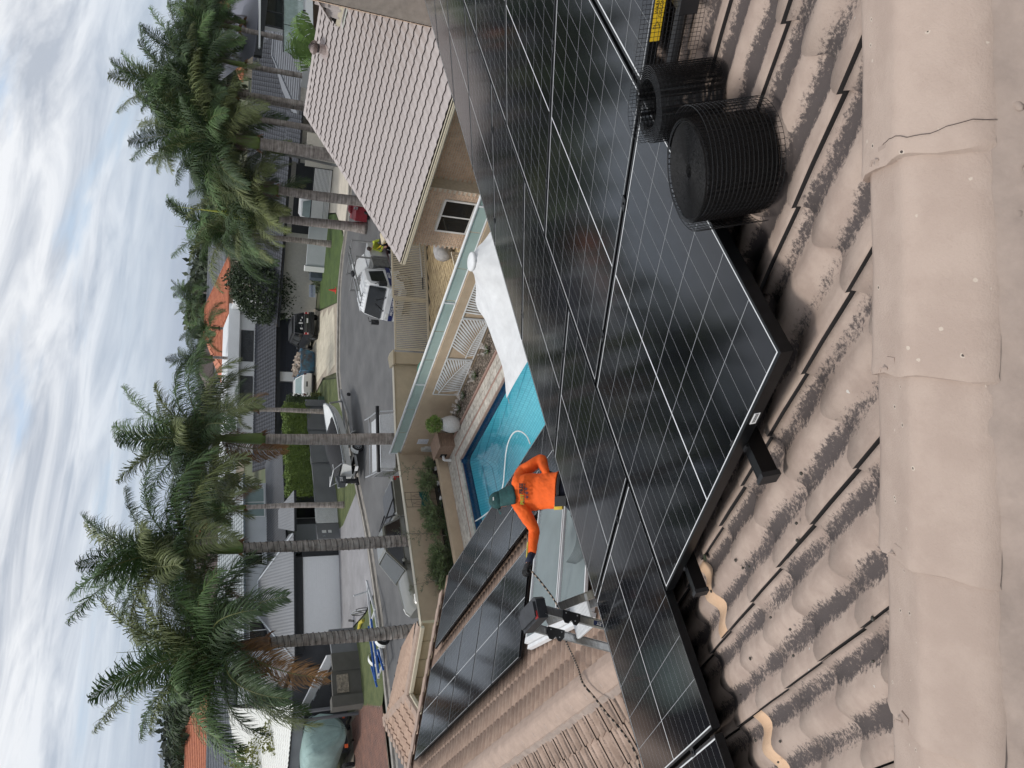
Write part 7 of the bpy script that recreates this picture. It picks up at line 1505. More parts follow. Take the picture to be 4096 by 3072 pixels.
b = MB(); [b.box(x_, x_+.02, -.03+s*.35, .03+s*.35, 1.2, 1.24) for s in (-1, 1) for x_ in (1.7,)]; [b.tube([(1.72, s*.3, 1.26), (1.62, s*.1, 1.6)], .012, 4) for s in (-1, 1)]; b.build('wipers', blk, t, local=True)
for s in (-1, 1):
    b = MB(); b.slab([(.42, s*.915, 1.24), (1.38, s*.925, 1.20), (1.22, s*.86, 1.86), (.48, s*.86, 1.88)], (0, s*.012, 0)); b.build('side_window', glass_dk, t, local=True)
    b = MB(); b.box(1.55, 1.75, s*1.02-.07, s*1.02+.07, 1.28, 1.62); b.tube([(1.5, s*.88, 1.75), (1.62, s*1.02, 1.7), (1.62, s*1.02, 1.3)], .018, 5); b.build('door_mirror', blk, t, local=True)
    b = MB(); b.box(1.70, 1.755, s*.62-.14, s*.62+.14, .95, 1.06); b.build('headlight', wht_l, t, local=True); seam(t, .32, .925, .6, 2.0)
    b = MB(); b.box(.16, 1.60, s*.932-.004, s*.932+.004, .92, 1.12); b.build('side_stripe', nv_, t, local=True)
b = MB(); b.box(1.748, 1.76, -.84, .84, .74, .93); b.build('front_stripe', nv_, t, local=True)
M4 = WM[t.name]
def ontruck(p, x, y, z): return M4 @ frame(p, x, y, z)
text_mesh('ABCO 0407 394', .16, MATS['white_print'], t, ontruck((1.764, 0, .84), (0, 1, 0), (0, 0, 1), (1, 0, 0)), depth=.002, bold=.004); text_mesh('ABCO', .16, MATS['white_print'], t, ontruck((.8, .940, 1.02), (-1, 0, 0), (0, 0, 1), (0, 1, 0)), depth=.002, bold=.004); text_mesh('ISUZU' if False else 'FUSION', .11, ink, t, ontruck((1.764, 0, .64), (0, 1, 0), (0, 0, 1), (1, 0, 0)), depth=.002) if False else None
b = MB()
for k in range(9): b.box(.25+.0, 1.3, -.74+.175*k, -.70+.175*k, 2.10, 2.115)
b.build('roof_ribs', tw, t, local=True); b = MB(); b.box(1.74, 1.80, -.86, .86, .38, .60); b.build('bumper', M('bumper_grey', (.3, .31, .32), .5), t, local=True); b = MB(); [b.box(1.735, 1.765, -.5+.18*k, -.38+.18*k, .62, .70) for k in range(6)]; b.build('grille', blk, t, local=True)
b = MB(); b.box(-3.1, .1, -.95, .95, .75, .85); b.build('tray', alu, t, local=True); b = MB(); b.box(-.75, .02, -.92, .92, .85, 1.6); b.build('slatted_body', M('grey_slats', (.17, .17, .16), .6, var=.3, scale=9), t, local=True)
b = MB(); b.box(-2.0, -.8, .2, .94, .85, 1.62); b.box(-2.0, -.8, -.94, -.2, .85, 1.62); b.build('tool_box', chk, t, local=True)
b = MB(); b.hexa([(-2.0, .25, 1.62), (-.82, .25, 1.62), (-.82, .3, 1.66), (-2.0, .3, 1.66), (-2.0, -.45, 2.15), (-.82, -.45, 2.15), (-.82, -.42, 2.19), (-2.0, -.42, 2.19)]); b.build('tool_box_lid', tw, t, local=True)
b = MB()
for x in (-.62, -2.05):
    for s in (-1, 1): b.beam((x, s*.9, .85), (x, s*.9, 2.28), .06, .06)
    b.beam((x, -.93, 2.28), (x, .93, 2.28), .06, .06)
b.build('rack_frame', M('grey_steel', (.25, .25, .25), .5, .4), t, local=True); b = MB(); b.beam((-2.3, .45, 2.34), (1.9, .45, 2.34), .05, .05); b.beam((-2.3, .1, 2.34), (1.9, .1, 2.34), .05, .05); b.beam((1.9, -.05, 2.30), (1.9, .62, 2.30), .04, .03); b.build('carried_ladder', alu, t, local=True)
b = MB(); b.ball((-.1, .3, 2.42), .22, .12, .1, 8, 5); b.build('tarp_bundle', blk, t, local=True)
for x in (.85, -2.2):
    for s in (-1, 1): wheel(t, x, s*.82, .36, .24, s, 6)
# ---- red tool trolley and bag by the truck
rt = thing('red_tool_box', 'open red tool box with a black bag beside the service truck', 'tool box', (26.1, 22.6, 0)); b = MB(); b.slab([(25.75, 22.2, .55), (26.6, 22.1, .55), (26.7, 23.0, .55), (25.85, 23.1, .55)], (0, 0, .42)); b.build('box', M('tool_red', (.28, .012, .015), .4), rt)
b = MB(); b.ball((25.75, 22.75, 1.0), .30, .26, .2, 9, 6); b.build('black_bag', rub, rt, smooth=True); b = MB(); b.beam((25.75, 22.3, 1.02), (25.9, 23.0, 1.02), .05, .03); b.beam((26.2, 22.2, 1.0), (26.25, 23.0, 1.0), .12, .05); b.build('handle', alu_w, rt); b = MB(); b.beam((25.5, 22.4, .9), (25.6, 23.2, 1.3), .05, .05); b.build('yellow_level', M('tool_yellow', (.7, .5, .05), .5), rt)
rm = thing('red_mower', 'red garden machine with silver ramps standing at the kerb by the palm', 'mower', (36.2, 29.8, 0)); c = at(p7(510, 310), .5); b = MB(); b.obox(c, Vector((.7, .5, 0)), Vector((-.3, .42, 0)), (0, 0, .32)); b.ball(c+Vector((.5, .3, .35)), .3, .3, .2, 8, 5); b.build('body', M('mower_red', (.25, .02, .03), .45), rm)
b = MB(); [b.beam(at(p7(430+40*k, 345), 0), at(p7(475+20*k, 285), .9), .12, .06) for k in (0, 1)]; b.build('ramp', alu, rm); b = MB(); [b.lathe([(.2, -.06), (.2, .06)], c+Vector((x, y, -.3)), 12, M_=Matrix.Rotation(R(90), 3, 'X')) for x, y in ((-.6, -.5), (.6, .2), (-.2, .3))]; b.build('wheels', rub, rm)
# ---- black four wheel drive
hd2 = heading(.4, .917)
t = thing('black_four_wheel_drive', 'dark grey four wheel drive wagon with stickers parked facing the navy garage', 'car', (40.0, 45.7, .12), hd2); cp = paint('charcoal_paint', (.032, .032, .035))
body_loft(t, [(-2.4, .82, .86, .84, .48, .8, 1.12), (-2.36, .9, .93, .90, .42, .85, 1.15), (1.0, .93, .95, .90, .36, .9, 1.15), (1.35, .93, .95, .84, .36, .9, 1.14), (2.15, .9, .92, .74, .4, .85, 1.05), (2.4, .8, .8, .6, .45, .75, .9)], cp)
cabin(t, (-2.34, 1.25), (-2.15, .55), 1.14, 1.84, .86, .72, cp, glass_dk, cuts=(.28, .62)); b = MB(); [b.beam((-1.9, s*.66, 1.93), (.3, s*.66, 1.93), .04, .05) for s in (-1, 1)]; b.box(-1.9, .4, -.68, .68, 1.955, 1.985); b.build('roof_rack', blk, t, local=True)
for s in (-1, 1):
    b = MB(); b.box(-2.43, -2.33, s*.82-.07, s*.82+.07, .80, 1.16); lt_ = b.build('tail_light', red_l, t, local=True); b = MB(); b.box(-2.435, -2.33, s*.82-.065, s*.82+.065, .84, .93); b.box(-2.435, -2.33, s*.82-.065, s*.82+.065, 1.09, 1.15); b.build('clear_lens', wht_l, lt_, local=True)
b = MB(); b.box(-2.52, -2.36, -.9, .9, .42, .68); b.build('bumper', blk, t, local=True); b = MB(); b.box(-2.425, -2.41, -.40, -.02, .86, .98); b.build('number_plate', lab, t, local=True); b = MB(); b.box(-2.425, -2.41, -.1, .75, 1.0, 1.03); b.build('trim_strip', alu, t, local=True)
mirrors(t, .95, .88, 1.2, cp)
b = MB(); [b.box(-2.36, -2.345, -.5+.22*k, -.38+.22*k, 1.25+.1*(k % 2), 1.34+.1*(k % 3)) for k in range(5)]; b.xf(Matrix.Translation((-.012, 0, 0))); b.build('window_stickers', MATS['white_print'], t, local=True)
for x in (-1.45, 1.45):
    for s in (-1, 1): wheel(t, x, s*.82, .40, .26, s, 6)
# ---- blue skip
t = thing('skip_bin', 'rusty blue skip bin heaped with rubble between the two parked cars', 'skip', (38.25, 47.7, .12), hd2); bl = M('skip_blue', (.06, .22, .36), .7, var=.35, scale=2.2, col2=(.12, .07, .05)); b = MB()
o_ = [Vector(v) for v in ((-1.3, -.8, .05), (1.3, -.8, .05), (1.3, .8, .05), (-1.3, .8, .05))]; tt_ = [Vector(v) for v in ((-1.9, -.85, 1.15), (1.9, -.85, 1.15), (1.9, .85, 1.15), (-1.9, .85, 1.15))]; ii = [v*.95+Vector((0, 0, .05)) for v in tt_]; b.rings([o_, tt_, ii, [v*.9+Vector((0, 0, .2)) for v in o_]]); b.build('bin', bl, t, local=True)
b = MB(); [b.beam(tt_[i], tt_[(i+1) % 4], .08, .08) for i in range(4)]; [b.beam(o_[0].lerp(o_[3], f)+Vector((-.02, 0, 0)), tt_[0].lerp(tt_[3], f)+Vector((-.03, 0, 0)), .05, .04) for f in (.02, .5, .98)]; b.build('ribs', bl, t, local=True)
rr = random.Random(12); b = MB()
for i in range(70): c = Vector((rr.uniform(-1.6, 1.6), rr.uniform(-.7, .7), rr.uniform(.95, 1.35))); v = [Vector((rr.gauss(0, 1), rr.gauss(0, 1), rr.gauss(0, 1))).normalized()]; s_ = v[0].orthogonal().normalized(); b.obox(c, v[0]*rr.uniform(.08, .4), s_*rr.uniform(.04, .15), v[0].cross(s_)*rr.uniform(.01, .06))
o = b.build('rubble', M('rubble', (.42, .36, .30), .9, var=.5, scale=4, col2=(.14, .10, .08)), t, local=True); o['kind'] = 'stuff'
b_ = at(p2(1800, 1420), .3); b = MB(); b.obox((b_.x, b_.y+.6, .5), u2*.35, n2*.3, (0, 0, .38)); b.obox((b_.x+.1, b_.y+.6, .93), u2*.25, n2*.2, (0, 0, .05)); one(b, 'rubbish_tub', M('tub_grey', (.22, .25, .22), .6), 'grey tub of rubbish squeezed between the four wheel drive and the skip', 'tub')
# ---- white sedan
t = thing('white_sedan', 'white sedan parked in the cream driveway beside the skip', 'car', (36.7, 48.7, .12), hd2-.08); pw = paint('pearl_white', (.74, .74, .73))
body_loft(t, [(-2.3, .72, .78, .66, .35, .68, .95), (-2.2, .84, .88, .76, .25, .72, 1.02), (-1.5, .88, .91, .78, .22, .74, 1.03), (1.0, .88, .91, .78, .22, .72, .98), (1.9, .86, .88, .7, .25, .68, .84), (2.3, .74, .76, .55, .32, .58, .68)], pw); cabin(t, (-1.75, 1.25), (-.95, .25), 1.0, 1.42, .76, .56, pw, glass_dk, cuts=(.5,)); b = MB(); b.hexa([(-1.73, -.7, 1.03), (-.98, -.53, 1.42), (-.98, .53, 1.42), (-1.73, .7, 1.03), (-1.75, -.7, 1.04), (-1.0, -.53, 1.43), (-1.0, .53, 1.43), (-1.75, .7, 1.04)]); b.build('rear_window', glass_lt, t, local=True)
for s in (-1, 1): b = MB(); b.box(-2.27, -2.0, s*.74-.1, s*.74+.13, .76, .92); b.build('tail_light', M('smoked_red', (.12, .02, .02), .2), t, local=True)
b = MB(); b.box(-2.33, -2.28, -.2, .2, .66, .76); b.build('number_plate', ink, t, local=True); b = MB(); b.box(-2.32, -2.2, -.8, .8, .24, .36); b.build('bumper', blk, t, local=True)
for x in (-1.4, 1.45):
    for s in (-1, 1): wheel(t, x, s*.80, .33, .2, s, 7)
# ---- boat on tandem trailer
hb = heading(.985, .17)
t = thing('fishing_boat', 'white fishing boat with black cover and grey outboard marked 250 on a tandem trailer', 'boat', (23.4, 35.95, 0), hb); bw = paint('gelcoat_white', (.72, .73, .71)); rs = []
for x, w_, zk, zc, zg in ((-2.6, 1.02, .62, .80, 1.22), (-1.5, 1.08, .58, .80, 1.25), (0, 1.1, .58, .84, 1.32), (1.2, 1.0, .66, .95, 1.42), (2.1, .72, .82, 1.12, 1.52), (2.7, .35, 1.05, 1.3, 1.6), (2.95, .04, 1.35, 1.5, 1.66)):
    rs.append([Vector((x, 0, zk)), Vector((x, -w_*.82, zc)), Vector((x, -w_*.97, zg-.12)), Vector((x, -w_, zg)), Vector((x, -w_*.9, zg+.03)), Vector((x, w_*.9, zg+.03)), Vector((x, w_, zg)), Vector((x, w_*.97, zg-.12)), Vector((x, w_*.82, zc))])
b = MB(); b.rings(rs); b.build('hull', bw, t, local=True); b = MB(); [b.tube([r[3 if s < 0 else 6]+Vector((0, 0, .01)) for r in rs], .045, 6) for s in (-1, 1)]; b.build('gunwale', M('grey_gunwale', (.22, .24, .25), .5), t, local=True)
b = MB(); [b.tube([r[3 if s < 0 else 6]*1.0+Vector((0, -.012*0, -.09)) for r in rs], .02, 5) for s in (-1, 1)]; b.build('chrome_strip', chrome, t, local=True)
b = MB(); cv = []
for x, w_, z0, z1 in ((-2.5, .92, 1.24, 1.34), (-1.9, .98, 1.27, 1.55), (-1.0, 1.0, 1.30, 1.78), (.1, .98, 1.36, 1.86), (.9, .88, 1.42, 1.62), (1.2, .8, 1.45, 1.5)): cv.append([Vector((x, -w_, z0)), Vector((x, -w_*.75, (z0+z1)/2+.05)), Vector((x, -w_*.3, z1)), Vector((x, w_*.3, z1)), Vector((x, w_*.75, (z0+z1)/2+.05)), Vector((x, w_, z0))])
b.rings(cv, closed=False, cap=False); b.build('cover', M('boat_cover', (.014, .014, .016), .7, bump=.01, bscale=6), t, local=True, smooth=True)
b = MB(); b.rings([[Vector((-2.75, y, z)) for y, z in ((-.2, 1.0), (.2, 1.0), (.24, 1.35), (.17, 1.55), (-.17, 1.55), (-.24, 1.35))], [Vector((-3.25, y, z)) for y, z in ((-.17, 1.05), (.17, 1.05), (.2, 1.3), (.14, 1.45), (-.14, 1.45), (-.2, 1.3))]]); om = b.build('outboard', M('motor_grey', (.05, .055, .06), .4), t, local=True); b = MB(); b.box(-3.05, -2.85, -.09, .09, .35, 1.05); b.box(-3.15, -2.7, -.03, .03, .3, .4); b.lathe([(.04, 0), (.12, .02), (.04, .05)], (-3.2, 0, .4), 8, M_=Matrix.Rotation(R(90), 3, 'Y')); b.build('motor_leg', blk, om, local=True)
text_mesh('250', .2, MATS['white_print'], om, WM[t.name] @ frame((-3.0, -.245, 1.28), (1, 0, 0), (0, 0, 1), (0, -1, 0)), depth=.003, bold=.004); text_mesh('BSE', .2, ink, t, WM[t.name] @ frame((1.95, -.80, 1.22), (.93, .36, .1), (-.1, -.1, 1), (.3, -.95, 0)), depth=.003, bold=.006) if False else None
b = MB(); [b.tube([(-2.4, s*.8, 1.3), (-2.75, s*.7, 1.75), (-2.2, s*.5, 1.7)], .025, 5) for s in (-1, 1)]; b.tube([(-2.75, -.7, 1.75), (-2.75, .7, 1.75)], .025, 5); b.build('rail_frame', alu_w, t, local=True)
tr_b = thing('boat_trailer', 'galvanised tandem boat trailer with white mudguards under the fishing boat', 'trailer', (23.4, 35.95, 0), hb); b = MB(); [b.beam((-2.5, s*.75, .48), (1.3, s*.75, .48), .08, .12) for s in (-1, 1)]; [b.beam((1.3, s*.75, .48), (3.9, 0, .5), .08, .12) for s in (-1, 1)]; [b.beam((x, -.8, .45), (x, .8, .45), .08, .08) for x in (-2.3, -1.2, 0, 1.2)]; b.beam((3.3, 0, .55), (3.1, 0, 1.3), .08, .08); b.beam((3.5, 0, .5), (4.3, 0, .5), .08, .1); b.build('frame', alu, tr_b, local=True)
for x in (-1.35, -.62):
    for s in (-1, 1):
        wheel(tr_b, x, s*.98, .31, .2, s, 6); b = MB(); rs = [[Vector((x+.40*math.cos(a), s*.86, .31+.40*math.sin(a))), Vector((x+.40*math.cos(a), s*1.12, .31+.40*math.sin(a))), Vector((x+.38*math.cos(a), s*1.12, .31+.37*math.sin(a)))] for a in np.linspace(.1, math.pi-.1, 10)]; b.rings(rs, closed=False, cap=False); b.build('mudguard', bw, tr_b, local=True)
b = MB(); b.lathe([(.12, -.04), (.12, .04)], (3.6, -.3, .16), 12, M_=Matrix.Rotation(R(90), 3, 'X')); b.build('jockey_wheel', rub, tr_b, local=True); b = MB(); b.box(-2.75, -2.7, -.95, -.6, .45, .6); b.build('trailer_plate', lab, tr_b, local=True)
# ---- empty blue and white trailer on the left, with a yellow strap heap and bicycle
t = thing('empty_boat_trailer', 'empty white and blue skid boat trailer on the lawn edge at the left', 'trailer', (11.75, 34.7, .05), heading(.98, .16)); b = MB(); [b.beam((-1.9, s*.6, .42), (.9, s*.55, .42), .07, .1) for s in (-1, 1)]; [b.beam((.9, s*.55, .42), (2.9, 0, .45), .07, .1) for s in (-1, 1)]; [b.beam((x, -.7, .42), (x, .7, .42), .06, .07) for x in (-1.8, -.9, 0, .9)]; b.beam((2.3, 0, .4), (2.1, 0, 1.2), .07, .07); b.build('frame', M('white_steel', (.62, .64, .66), .5), t, local=True)
b = MB(); [b.beam((-2.1, s*.38, .62), (.6, s*.33, .60), .07, .08) for s in (-1, 1)]; [b.beam((-2.2, s*.8, .5), (-1.2, s*.8, .62), .06, .08) for s in (-1, 1)]; b.build('blue_skids', M('skid_blue', (.02, .10, .38), .5), t, local=True)
for s in (-1, 1): wheel(t, -.75, s*.88, .30, .19, s, 5); b = MB(); rs = [[Vector((-.75+.40*math.cos(a), s*.76, .30+.40*math.sin(a))), Vector((-.75+.40*math.cos(a), s*1.02, .30+.40*math.sin(a)))] for a in np.linspace(.0, math.pi, 12)]; b.rings(rs, closed=False, cap=False); b.build('mudguard', bw, t, local=True)
bk = thing('bicycle', 'silver bicycle leaning by the driveway edge near the trailer tongue', 'bicycle', (14.0, 37.6, .12)); b = MB(); c1, c2 = Vector((13.85, 37.0, .45)), Vector((14.0, 38.05, .45))
b.tube([c1, Vector((13.9, 37.3, .85)), Vector((13.95, 37.85, .9)), c2], .02, 5); b.tube([Vector((13.9, 37.3, .85)), Vector((13.92, 37.5, .4)), Vector((13.95, 37.85, .9))], .02, 5); b.tube([Vector((13.7, 37.25, 1.0)), Vector((14.1, 37.3, 1.0))], .015, 5); b.build('frame', alu, bk)
for c in (c1, c2): b = MB(); b.tube([c+Vector((.05*math.cos(a), .32*math.cos(a), .32*math.sin(a))) for a in np.linspace(0, 6.283, 19)], .02, 5); b.build('wheel', rub, bk)
b = MB(); b.beam((13.6, 37.9, .75), (13.75, 38.15, .95), .1, .08); b.build('saddle', blk, bk); yh = MB(); yh.tube([(13.7, 38.2, .2), (13.8, 38.8, .25), (13.7, 39.4, .2)], .09, 7); one(yh, 'yellow_kayak_cover', M('hose_yellow', (.48, .40, .05), .6), 'yellow roll lying on the lawn beside the bicycle', 'roll')
# ---- covered boat under the carport
t = thing('covered_boat', 'large boat wrapped in a pale teal tarpaulin parked on the red brick driveway', 'boat', (8.7, 44.5, 0)); tp_m = M('teal_tarp', (.30, .42, .40), .75, var=.15, scale=1.2, bump=.02, bscale=3.5); rs = []; cA, cB = Vector((9.35, 42.0, 0)), Vector((8.3, 48.5, 0)); ax_ = (cB-cA).normalized(); sx_ = Vector((ax_.y, -ax_.x, 0))
for f, w_, zb, zt in ((0, .25, .95, 1.15), (.015, .75, .75, 1.9), (.03, 1.0, .7, 2.55), (.06, 1.12, .68, 2.85), (.3, 1.2, .66, 2.95), (.6, 1.2, .66, 2.8), (1, 1.0, .8, 2.2)):
    c = cA.lerp(cB, f); ring = []
    for a, (yy, zz) in enumerate(((0, 0), (.6, .12), (.95, .35), (1, .62), (.93, .88), (.6, .98), (.2, 1.0), (-.2, 1.0), (-.6, .98), (-.93, .88), (-1, .62), (-.95, .35), (-.6, .12))): ring.append(c+sx_*w_*yy*(1+.03*math.sin(a*2.3+f*20))+zv*(zb+(zt-zb)*zz)+ax_*.10*math.sin(a*1.9)*(f < .1))
    rs.append(ring)
b = MB(); b.rings(rs); o = b.build('tarpaulin', tp_m, t, smooth=True)
b = MB()
for k in range(5): x = -.9+.45*k; b.tube([cA+sx_*x+zv*2.9+ax_*.5, cA+sx_*x*1.05+zv*2.5+ax_*.02, cA+sx_*x*.8+zv*1.5-ax_*.03, cA+sx_*x*.2+zv*.85-ax_*.02], .018, 4)
b.build('folds', tp_m, t); b = MB(); [b.beam(cA+sx_*s*.6+zv*.5, cB+sx_*s*.6+zv*.5, .1, .12) for s in (-1, 1)]; b.build('trailer_frame', rail_m, t)
b = MB(); b.box(8.45, 8.62, 41.9, 41.95, .78, .95); b.box(9.9, 10.0, 41.9, 41.95, .85, .95); b.build('orange_reflector', M('reflector_orange', (.7, .12, .03), .4), t)
for s in (-1, 1): c = cA.lerp(cB, .35)+sx_*s*1.0; b = MB(); b.lathe([(.33, -.1), (.33, .1)], (c.x, c.y, .45), 16, M_=Matrix.Rotation(R(90), 3, 'Y')); b.build('wheel', rub, t)
b = MB(); c = at(p5(1890, 1050), 0)
# ================================================================ people
def yy(P, y): d = ray(P); return EYE+d*(y/d.y)
skin = M('skin', (.42, .22, .155), .55, var=.12, scale=30); orange_sh = M('orange_hi_vis', (.86, .125, .012), .8, var=.08, scale=9, bump=.02, bscale=10); teal = M('teal_cap', (.018, .075, .075), .8, var=.2, scale=22, bump=.002, bscale=60); nvy = M('navy_trousers', (.012, .014, .03), .85, var=.2); glv = M('black_glove', (.012, .012, .013), .7, var=.3, scale=30, bump=.002, bscale=80)
def remesh(o, v=.012, sm=2):
    m = o.modifiers.new('r', 'REMESH'); m.mode = 'VOXEL'; m.voxel_size = v; m.use_smooth_shade = True
    s = o.modifiers.new('s', 'SMOOTH'); s.factor = .5; s.iterations = sm; return o
def limb(b, pts, rads, n=12, flat=1.):
    """tapered round limb through joints, densified"""
    P = smooth_path([Vector(p) for p in pts], 6); k = len(P); rr_ = []
    for i in range(k):
        f = i/(k-1)*(len(rads)-1); j = min(int(f), len(rads)-2); rr_.append(rads[j]+(rads[j+1]-rads[j])*(f-j))
    b.tube(P, rr_, n); b.ball(P[0], rads[0]*1.0, n=n); b.ball(P[-1], rads[-1]*1.0, n=n); return b
Lft = -_Rr.copy(); Lft.z = 0; Lft.normalize(); Rgt = -Lft
pe = thing('person', 'worker in orange long sleeved shirt and teal flap cap reaching out for the rope', 'person', (4.05, 7.2, 4.05))
hemC = yy(q1(1800, 560), 7.10); chest = yy(q1(1610, 580), 7.33); shC = yy(q1(1450, 585), 7.42); nk = yy(q1(1400, 610), 7.50)
shR = yy(q1(1490, 415), 7.42); shL = yy(q1(1500, 745), 7.46); elR = yy(q1(1650, 300), 7.22); haR = yy(q1(1690, 400), 7.10); elL = yy(q1(1590, 900), 7.62); wrL = yy(q1(1575, 1105), 7.70); haL = yy(q1(1540, 1195), 7.72); fin = yy(q1(1505, 1265), 7.72)
hd_ = yy(q1(1290, 650), 7.60); back = (EYE-chest).normalized(); upb = (shC-hemC).normalized(); fw = upb.cross(Rgt).normalized(); fw = fw if fw.dot(back) < 0 else -fw   # fw = chest side (away from the camera)
def tors(b, g=0.):
    b.loft([(hemC, Rgt*(.225+g), fw*(.145+g)), (hemC.lerp(chest, .4), Rgt*(.215+g), fw*(.13+g)), (chest, Rgt*(.225+g), fw*(.135+g)), (chest.lerp(shC, .6), Rgt*(.23+g), fw*(.125+g)), (shC, Rgt*(.185+g), fw*(.10+g)), (shC.lerp(nk, .55), Rgt*(.10+g), fw*(.075+g)), (nk, Rgt*(.062+g), fw*(.062+g))], 20)
hipc = hemC+Vector((0, -.05, -.10)); kR = hipc+Rgt*.14+Vector((.05, .18, -.26)); kL = hipc+Lft*.16+Vector((-.02, .20, -.24)); fR_, fL_ = kR+Vector((.1, -.40, .0)), kL+Vector((.1, -.40, .0))
b = MB(); tors(b, -.012); limb(b, [shR, elR, haR], [.055, .043, .03]); limb(b, [shL, elL, wrL, haL], [.055, .043, .03, .032]); limb(b, [nk-upb*.05, nk+(hd_-nk)*.5], [.058, .055]); up_h = (Vector((.1, .1, 1))).normalized(); face = (Lft*.86+Vector((.25, .35, -.25))*.6).normalized(); up_h = (up_h-face*up_h.dot(face)).normalized(); ear = up_h.cross(face).normalized(); HM = Matrix((face, ear, up_h)).transposed()
b.ball(hd_, .095, .075, .115, 16, 12, M_=HM); b.ball(hd_+face*.05-up_h*.07, .045, .045, .05, 12, 8, M_=HM); b.ball(hd_+face*.098-up_h*.01, .02, .014, .026, 8, 6, M_=HM); [b.ball(hd_+ear*s*.078-up_h*.01, .02, .012, .03, 8, 6, M_=HM) for s in (-1, 1)]
limb(b, [hipc+Rgt*.1, kR], [.085, .06]); limb(b, [hipc+Lft*.1, kL], [.085, .06]); limb(b, [kR, fR_], [.055, .04]); limb(b, [kL, fL_], [.055, .04]); b.ball(fR_, .05, .1, .045); b.ball(fL_, .05, .1, .045)
remesh(b.build('body', skin, pe), .010)
b = MB(); tors(b, .006); limb(b, [shC+Rgt*.12, shR, shR.lerp(elR, .5)+Vector((0, -.01, .01)), elR, elR.lerp(haR, .55), haR], [.085, .090, .080, .070, .062, .048], 16); limb(b, [shC+Lft*.12, shL, shL.lerp(elL, .5), elL, elL.lerp(wrL, .5), wrL], [.085, .092, .080, .070, .062, .047], 16)
sh = remesh(b.build('shirt', orange_sh, pe), .009, 2)
tx = bpy.data.textures.new('folds', 'CLOUDS'); tx.noise_scale = .10; dm = sh.modifiers.new('d', 'DISPLACE'); dm.texture = tx; dm.strength = .02; dm.mid_level = .5; dm.texture_coords = 'GLOBAL'
b = MB(); b.loft([(hemC+upb*.02, Rgt*.19, fw*.125), (hemC-upb*.04, Rgt*.20, fw*.14), (hipc, Rgt*.205, fw*.16), (hipc-upb*.08, Rgt*.19, fw*.15)], 18); limb(b, [hipc+Rgt*.1, kR], [.115, .085]); limb(b, [hipc+Lft*.1, kL], [.115, .085]); limb(b, [kR, fR_], [.08, .06]); limb(b, [kL, fL_], [.08, .06]); remesh(b.build('trousers', nvy, pe), .014)
b = MB(); [b.loft([(f+Vector((0, .05, -.02)), Vector((.045, 0, 0)), Vector((0, 0, .04))), (f+Vector((0, -.1, -.01)), Vector((.05, 0, 0)), Vector((0, .0, .05))), (f+Vector((0, -.18, -.02)), Vector((.04, 0, 0)), Vector((0, 0, .03)))], 12) for f in (fR_, fL_)]; b.build('boots', M('boot_brown', (.09, .05, .03), .7), pe, smooth=True)
bl_ = MB(); rs = [hemC+upb*-.035+(Rgt*math.cos(a)*.215+fw*math.sin(a)*.15) for a in np.linspace(0, 6.283, 25)]; bl_.tube(rs, .022, 6, cap=False); bl_.build('tool_belt', blk, pe); b = MB(); b.obox(hemC+Lft*.20-upb*.03-fw*.06, Lft*.03, upb*.05, fw*.04); b.build('yellow_tape', MATS['tool_yellow'], pe); b = MB(); b.obox(hemC+Lft*.12-upb*.08-fw*.16, Lft*.06, upb*.07, fw*.03); b.build('pouch', blk, pe)
# cap: crown, peak and neck flap
b = MB(); b.ball(hd_+up_h*.018-face*.005, .113, .092, .118, 18, 12, M_=HM); b.v = [tuple(Vector(p) if (Vector(p)-hd_).dot(up_h) > -.005 else Vector(p)-up_h*((Vector(p)-hd_).dot(up_h)+.005)) for p in b.v]; cap_o = b.build('cap', teal, pe, smooth=True)
b = MB(); rs = []
for k in range(5): f = k/4; rs.append([hd_+up_h*(.03-.035*f-.012*(math.cos(a)**2)*0)+face*(.085+.10*f*math.cos(a*.9))+ear*math.sin(a)*(.085+.006*f) for a in np.linspace(-1.25, 1.25, 11)])
b.rings(rs, closed=False, cap=False); o = b.build('peak', teal, cap_o); o.modifiers.new('s', 'SOLIDIFY').thickness = .004
b = MB(); rs = []
for k in range(7):
    f = k/6; row = []
    for j in range(17):
        a = R(70)+(R(290)-R(70))*j/16; q = hd_+up_h*(.01-.05*0)+(face*math.cos(a)*(.112+.015*f)+ear*math.sin(a)*(.095+.035*f)); tgt = nk.lerp(shC, .25)+(face*math.cos(a)*.13+ear*math.sin(a)*.15)-fw*.02; row.append(q.lerp(tgt, f)+(-fw)*.012*math.sin(j*1.7)*f)
    rs.append(row)
b.rings(rs, closed=False, cap=False); o = b.build('neck_flap', teal, cap_o, smooth=True); o.modifiers.new('s', 'SOLIDIFY').thickness = .004
b = MB(); c = hd_+up_h*.055-face*.02-ear*0; b.obox(hd_+up_h*.075-face*.085*0+(EYE-hd_).normalized()*.088-face*.03, face*.022, up_h*.006, ear*.003); b.build('cap_badge', MATS['white_print'], cap_o)
b = MB(); [b.ball(hd_+face*.088+ear*s*.036+up_h*.012, .014, .03, .02, 10, 6, M_=HM) for s in (-1, 1)]; [b.tube([hd_+face*.088+ear*s*.05+up_h*.015, hd_+face*.03+ear*s*.085+up_h*.01, hd_-face*.01+ear*s*.082], .005, 5) for s in (-1, 1)]; b.build('sunglasses', M('sunglass', (.008, .008, .009), .1), pe, smooth=True)
b = MB(); b.ball(hd_+face*.083-up_h*.055, .012, .024, .006, 8, 5, M_=HM); b.build('mouth', M('lip', (.30, .12, .10), .6), pe); b = MB(); b.ball(hd_-face*.03-up_h*.03, .075, .080, .07, 12, 8, M_=HM); b.build('hair', M('hair_dark', (.03, .02, .015), .8), pe)
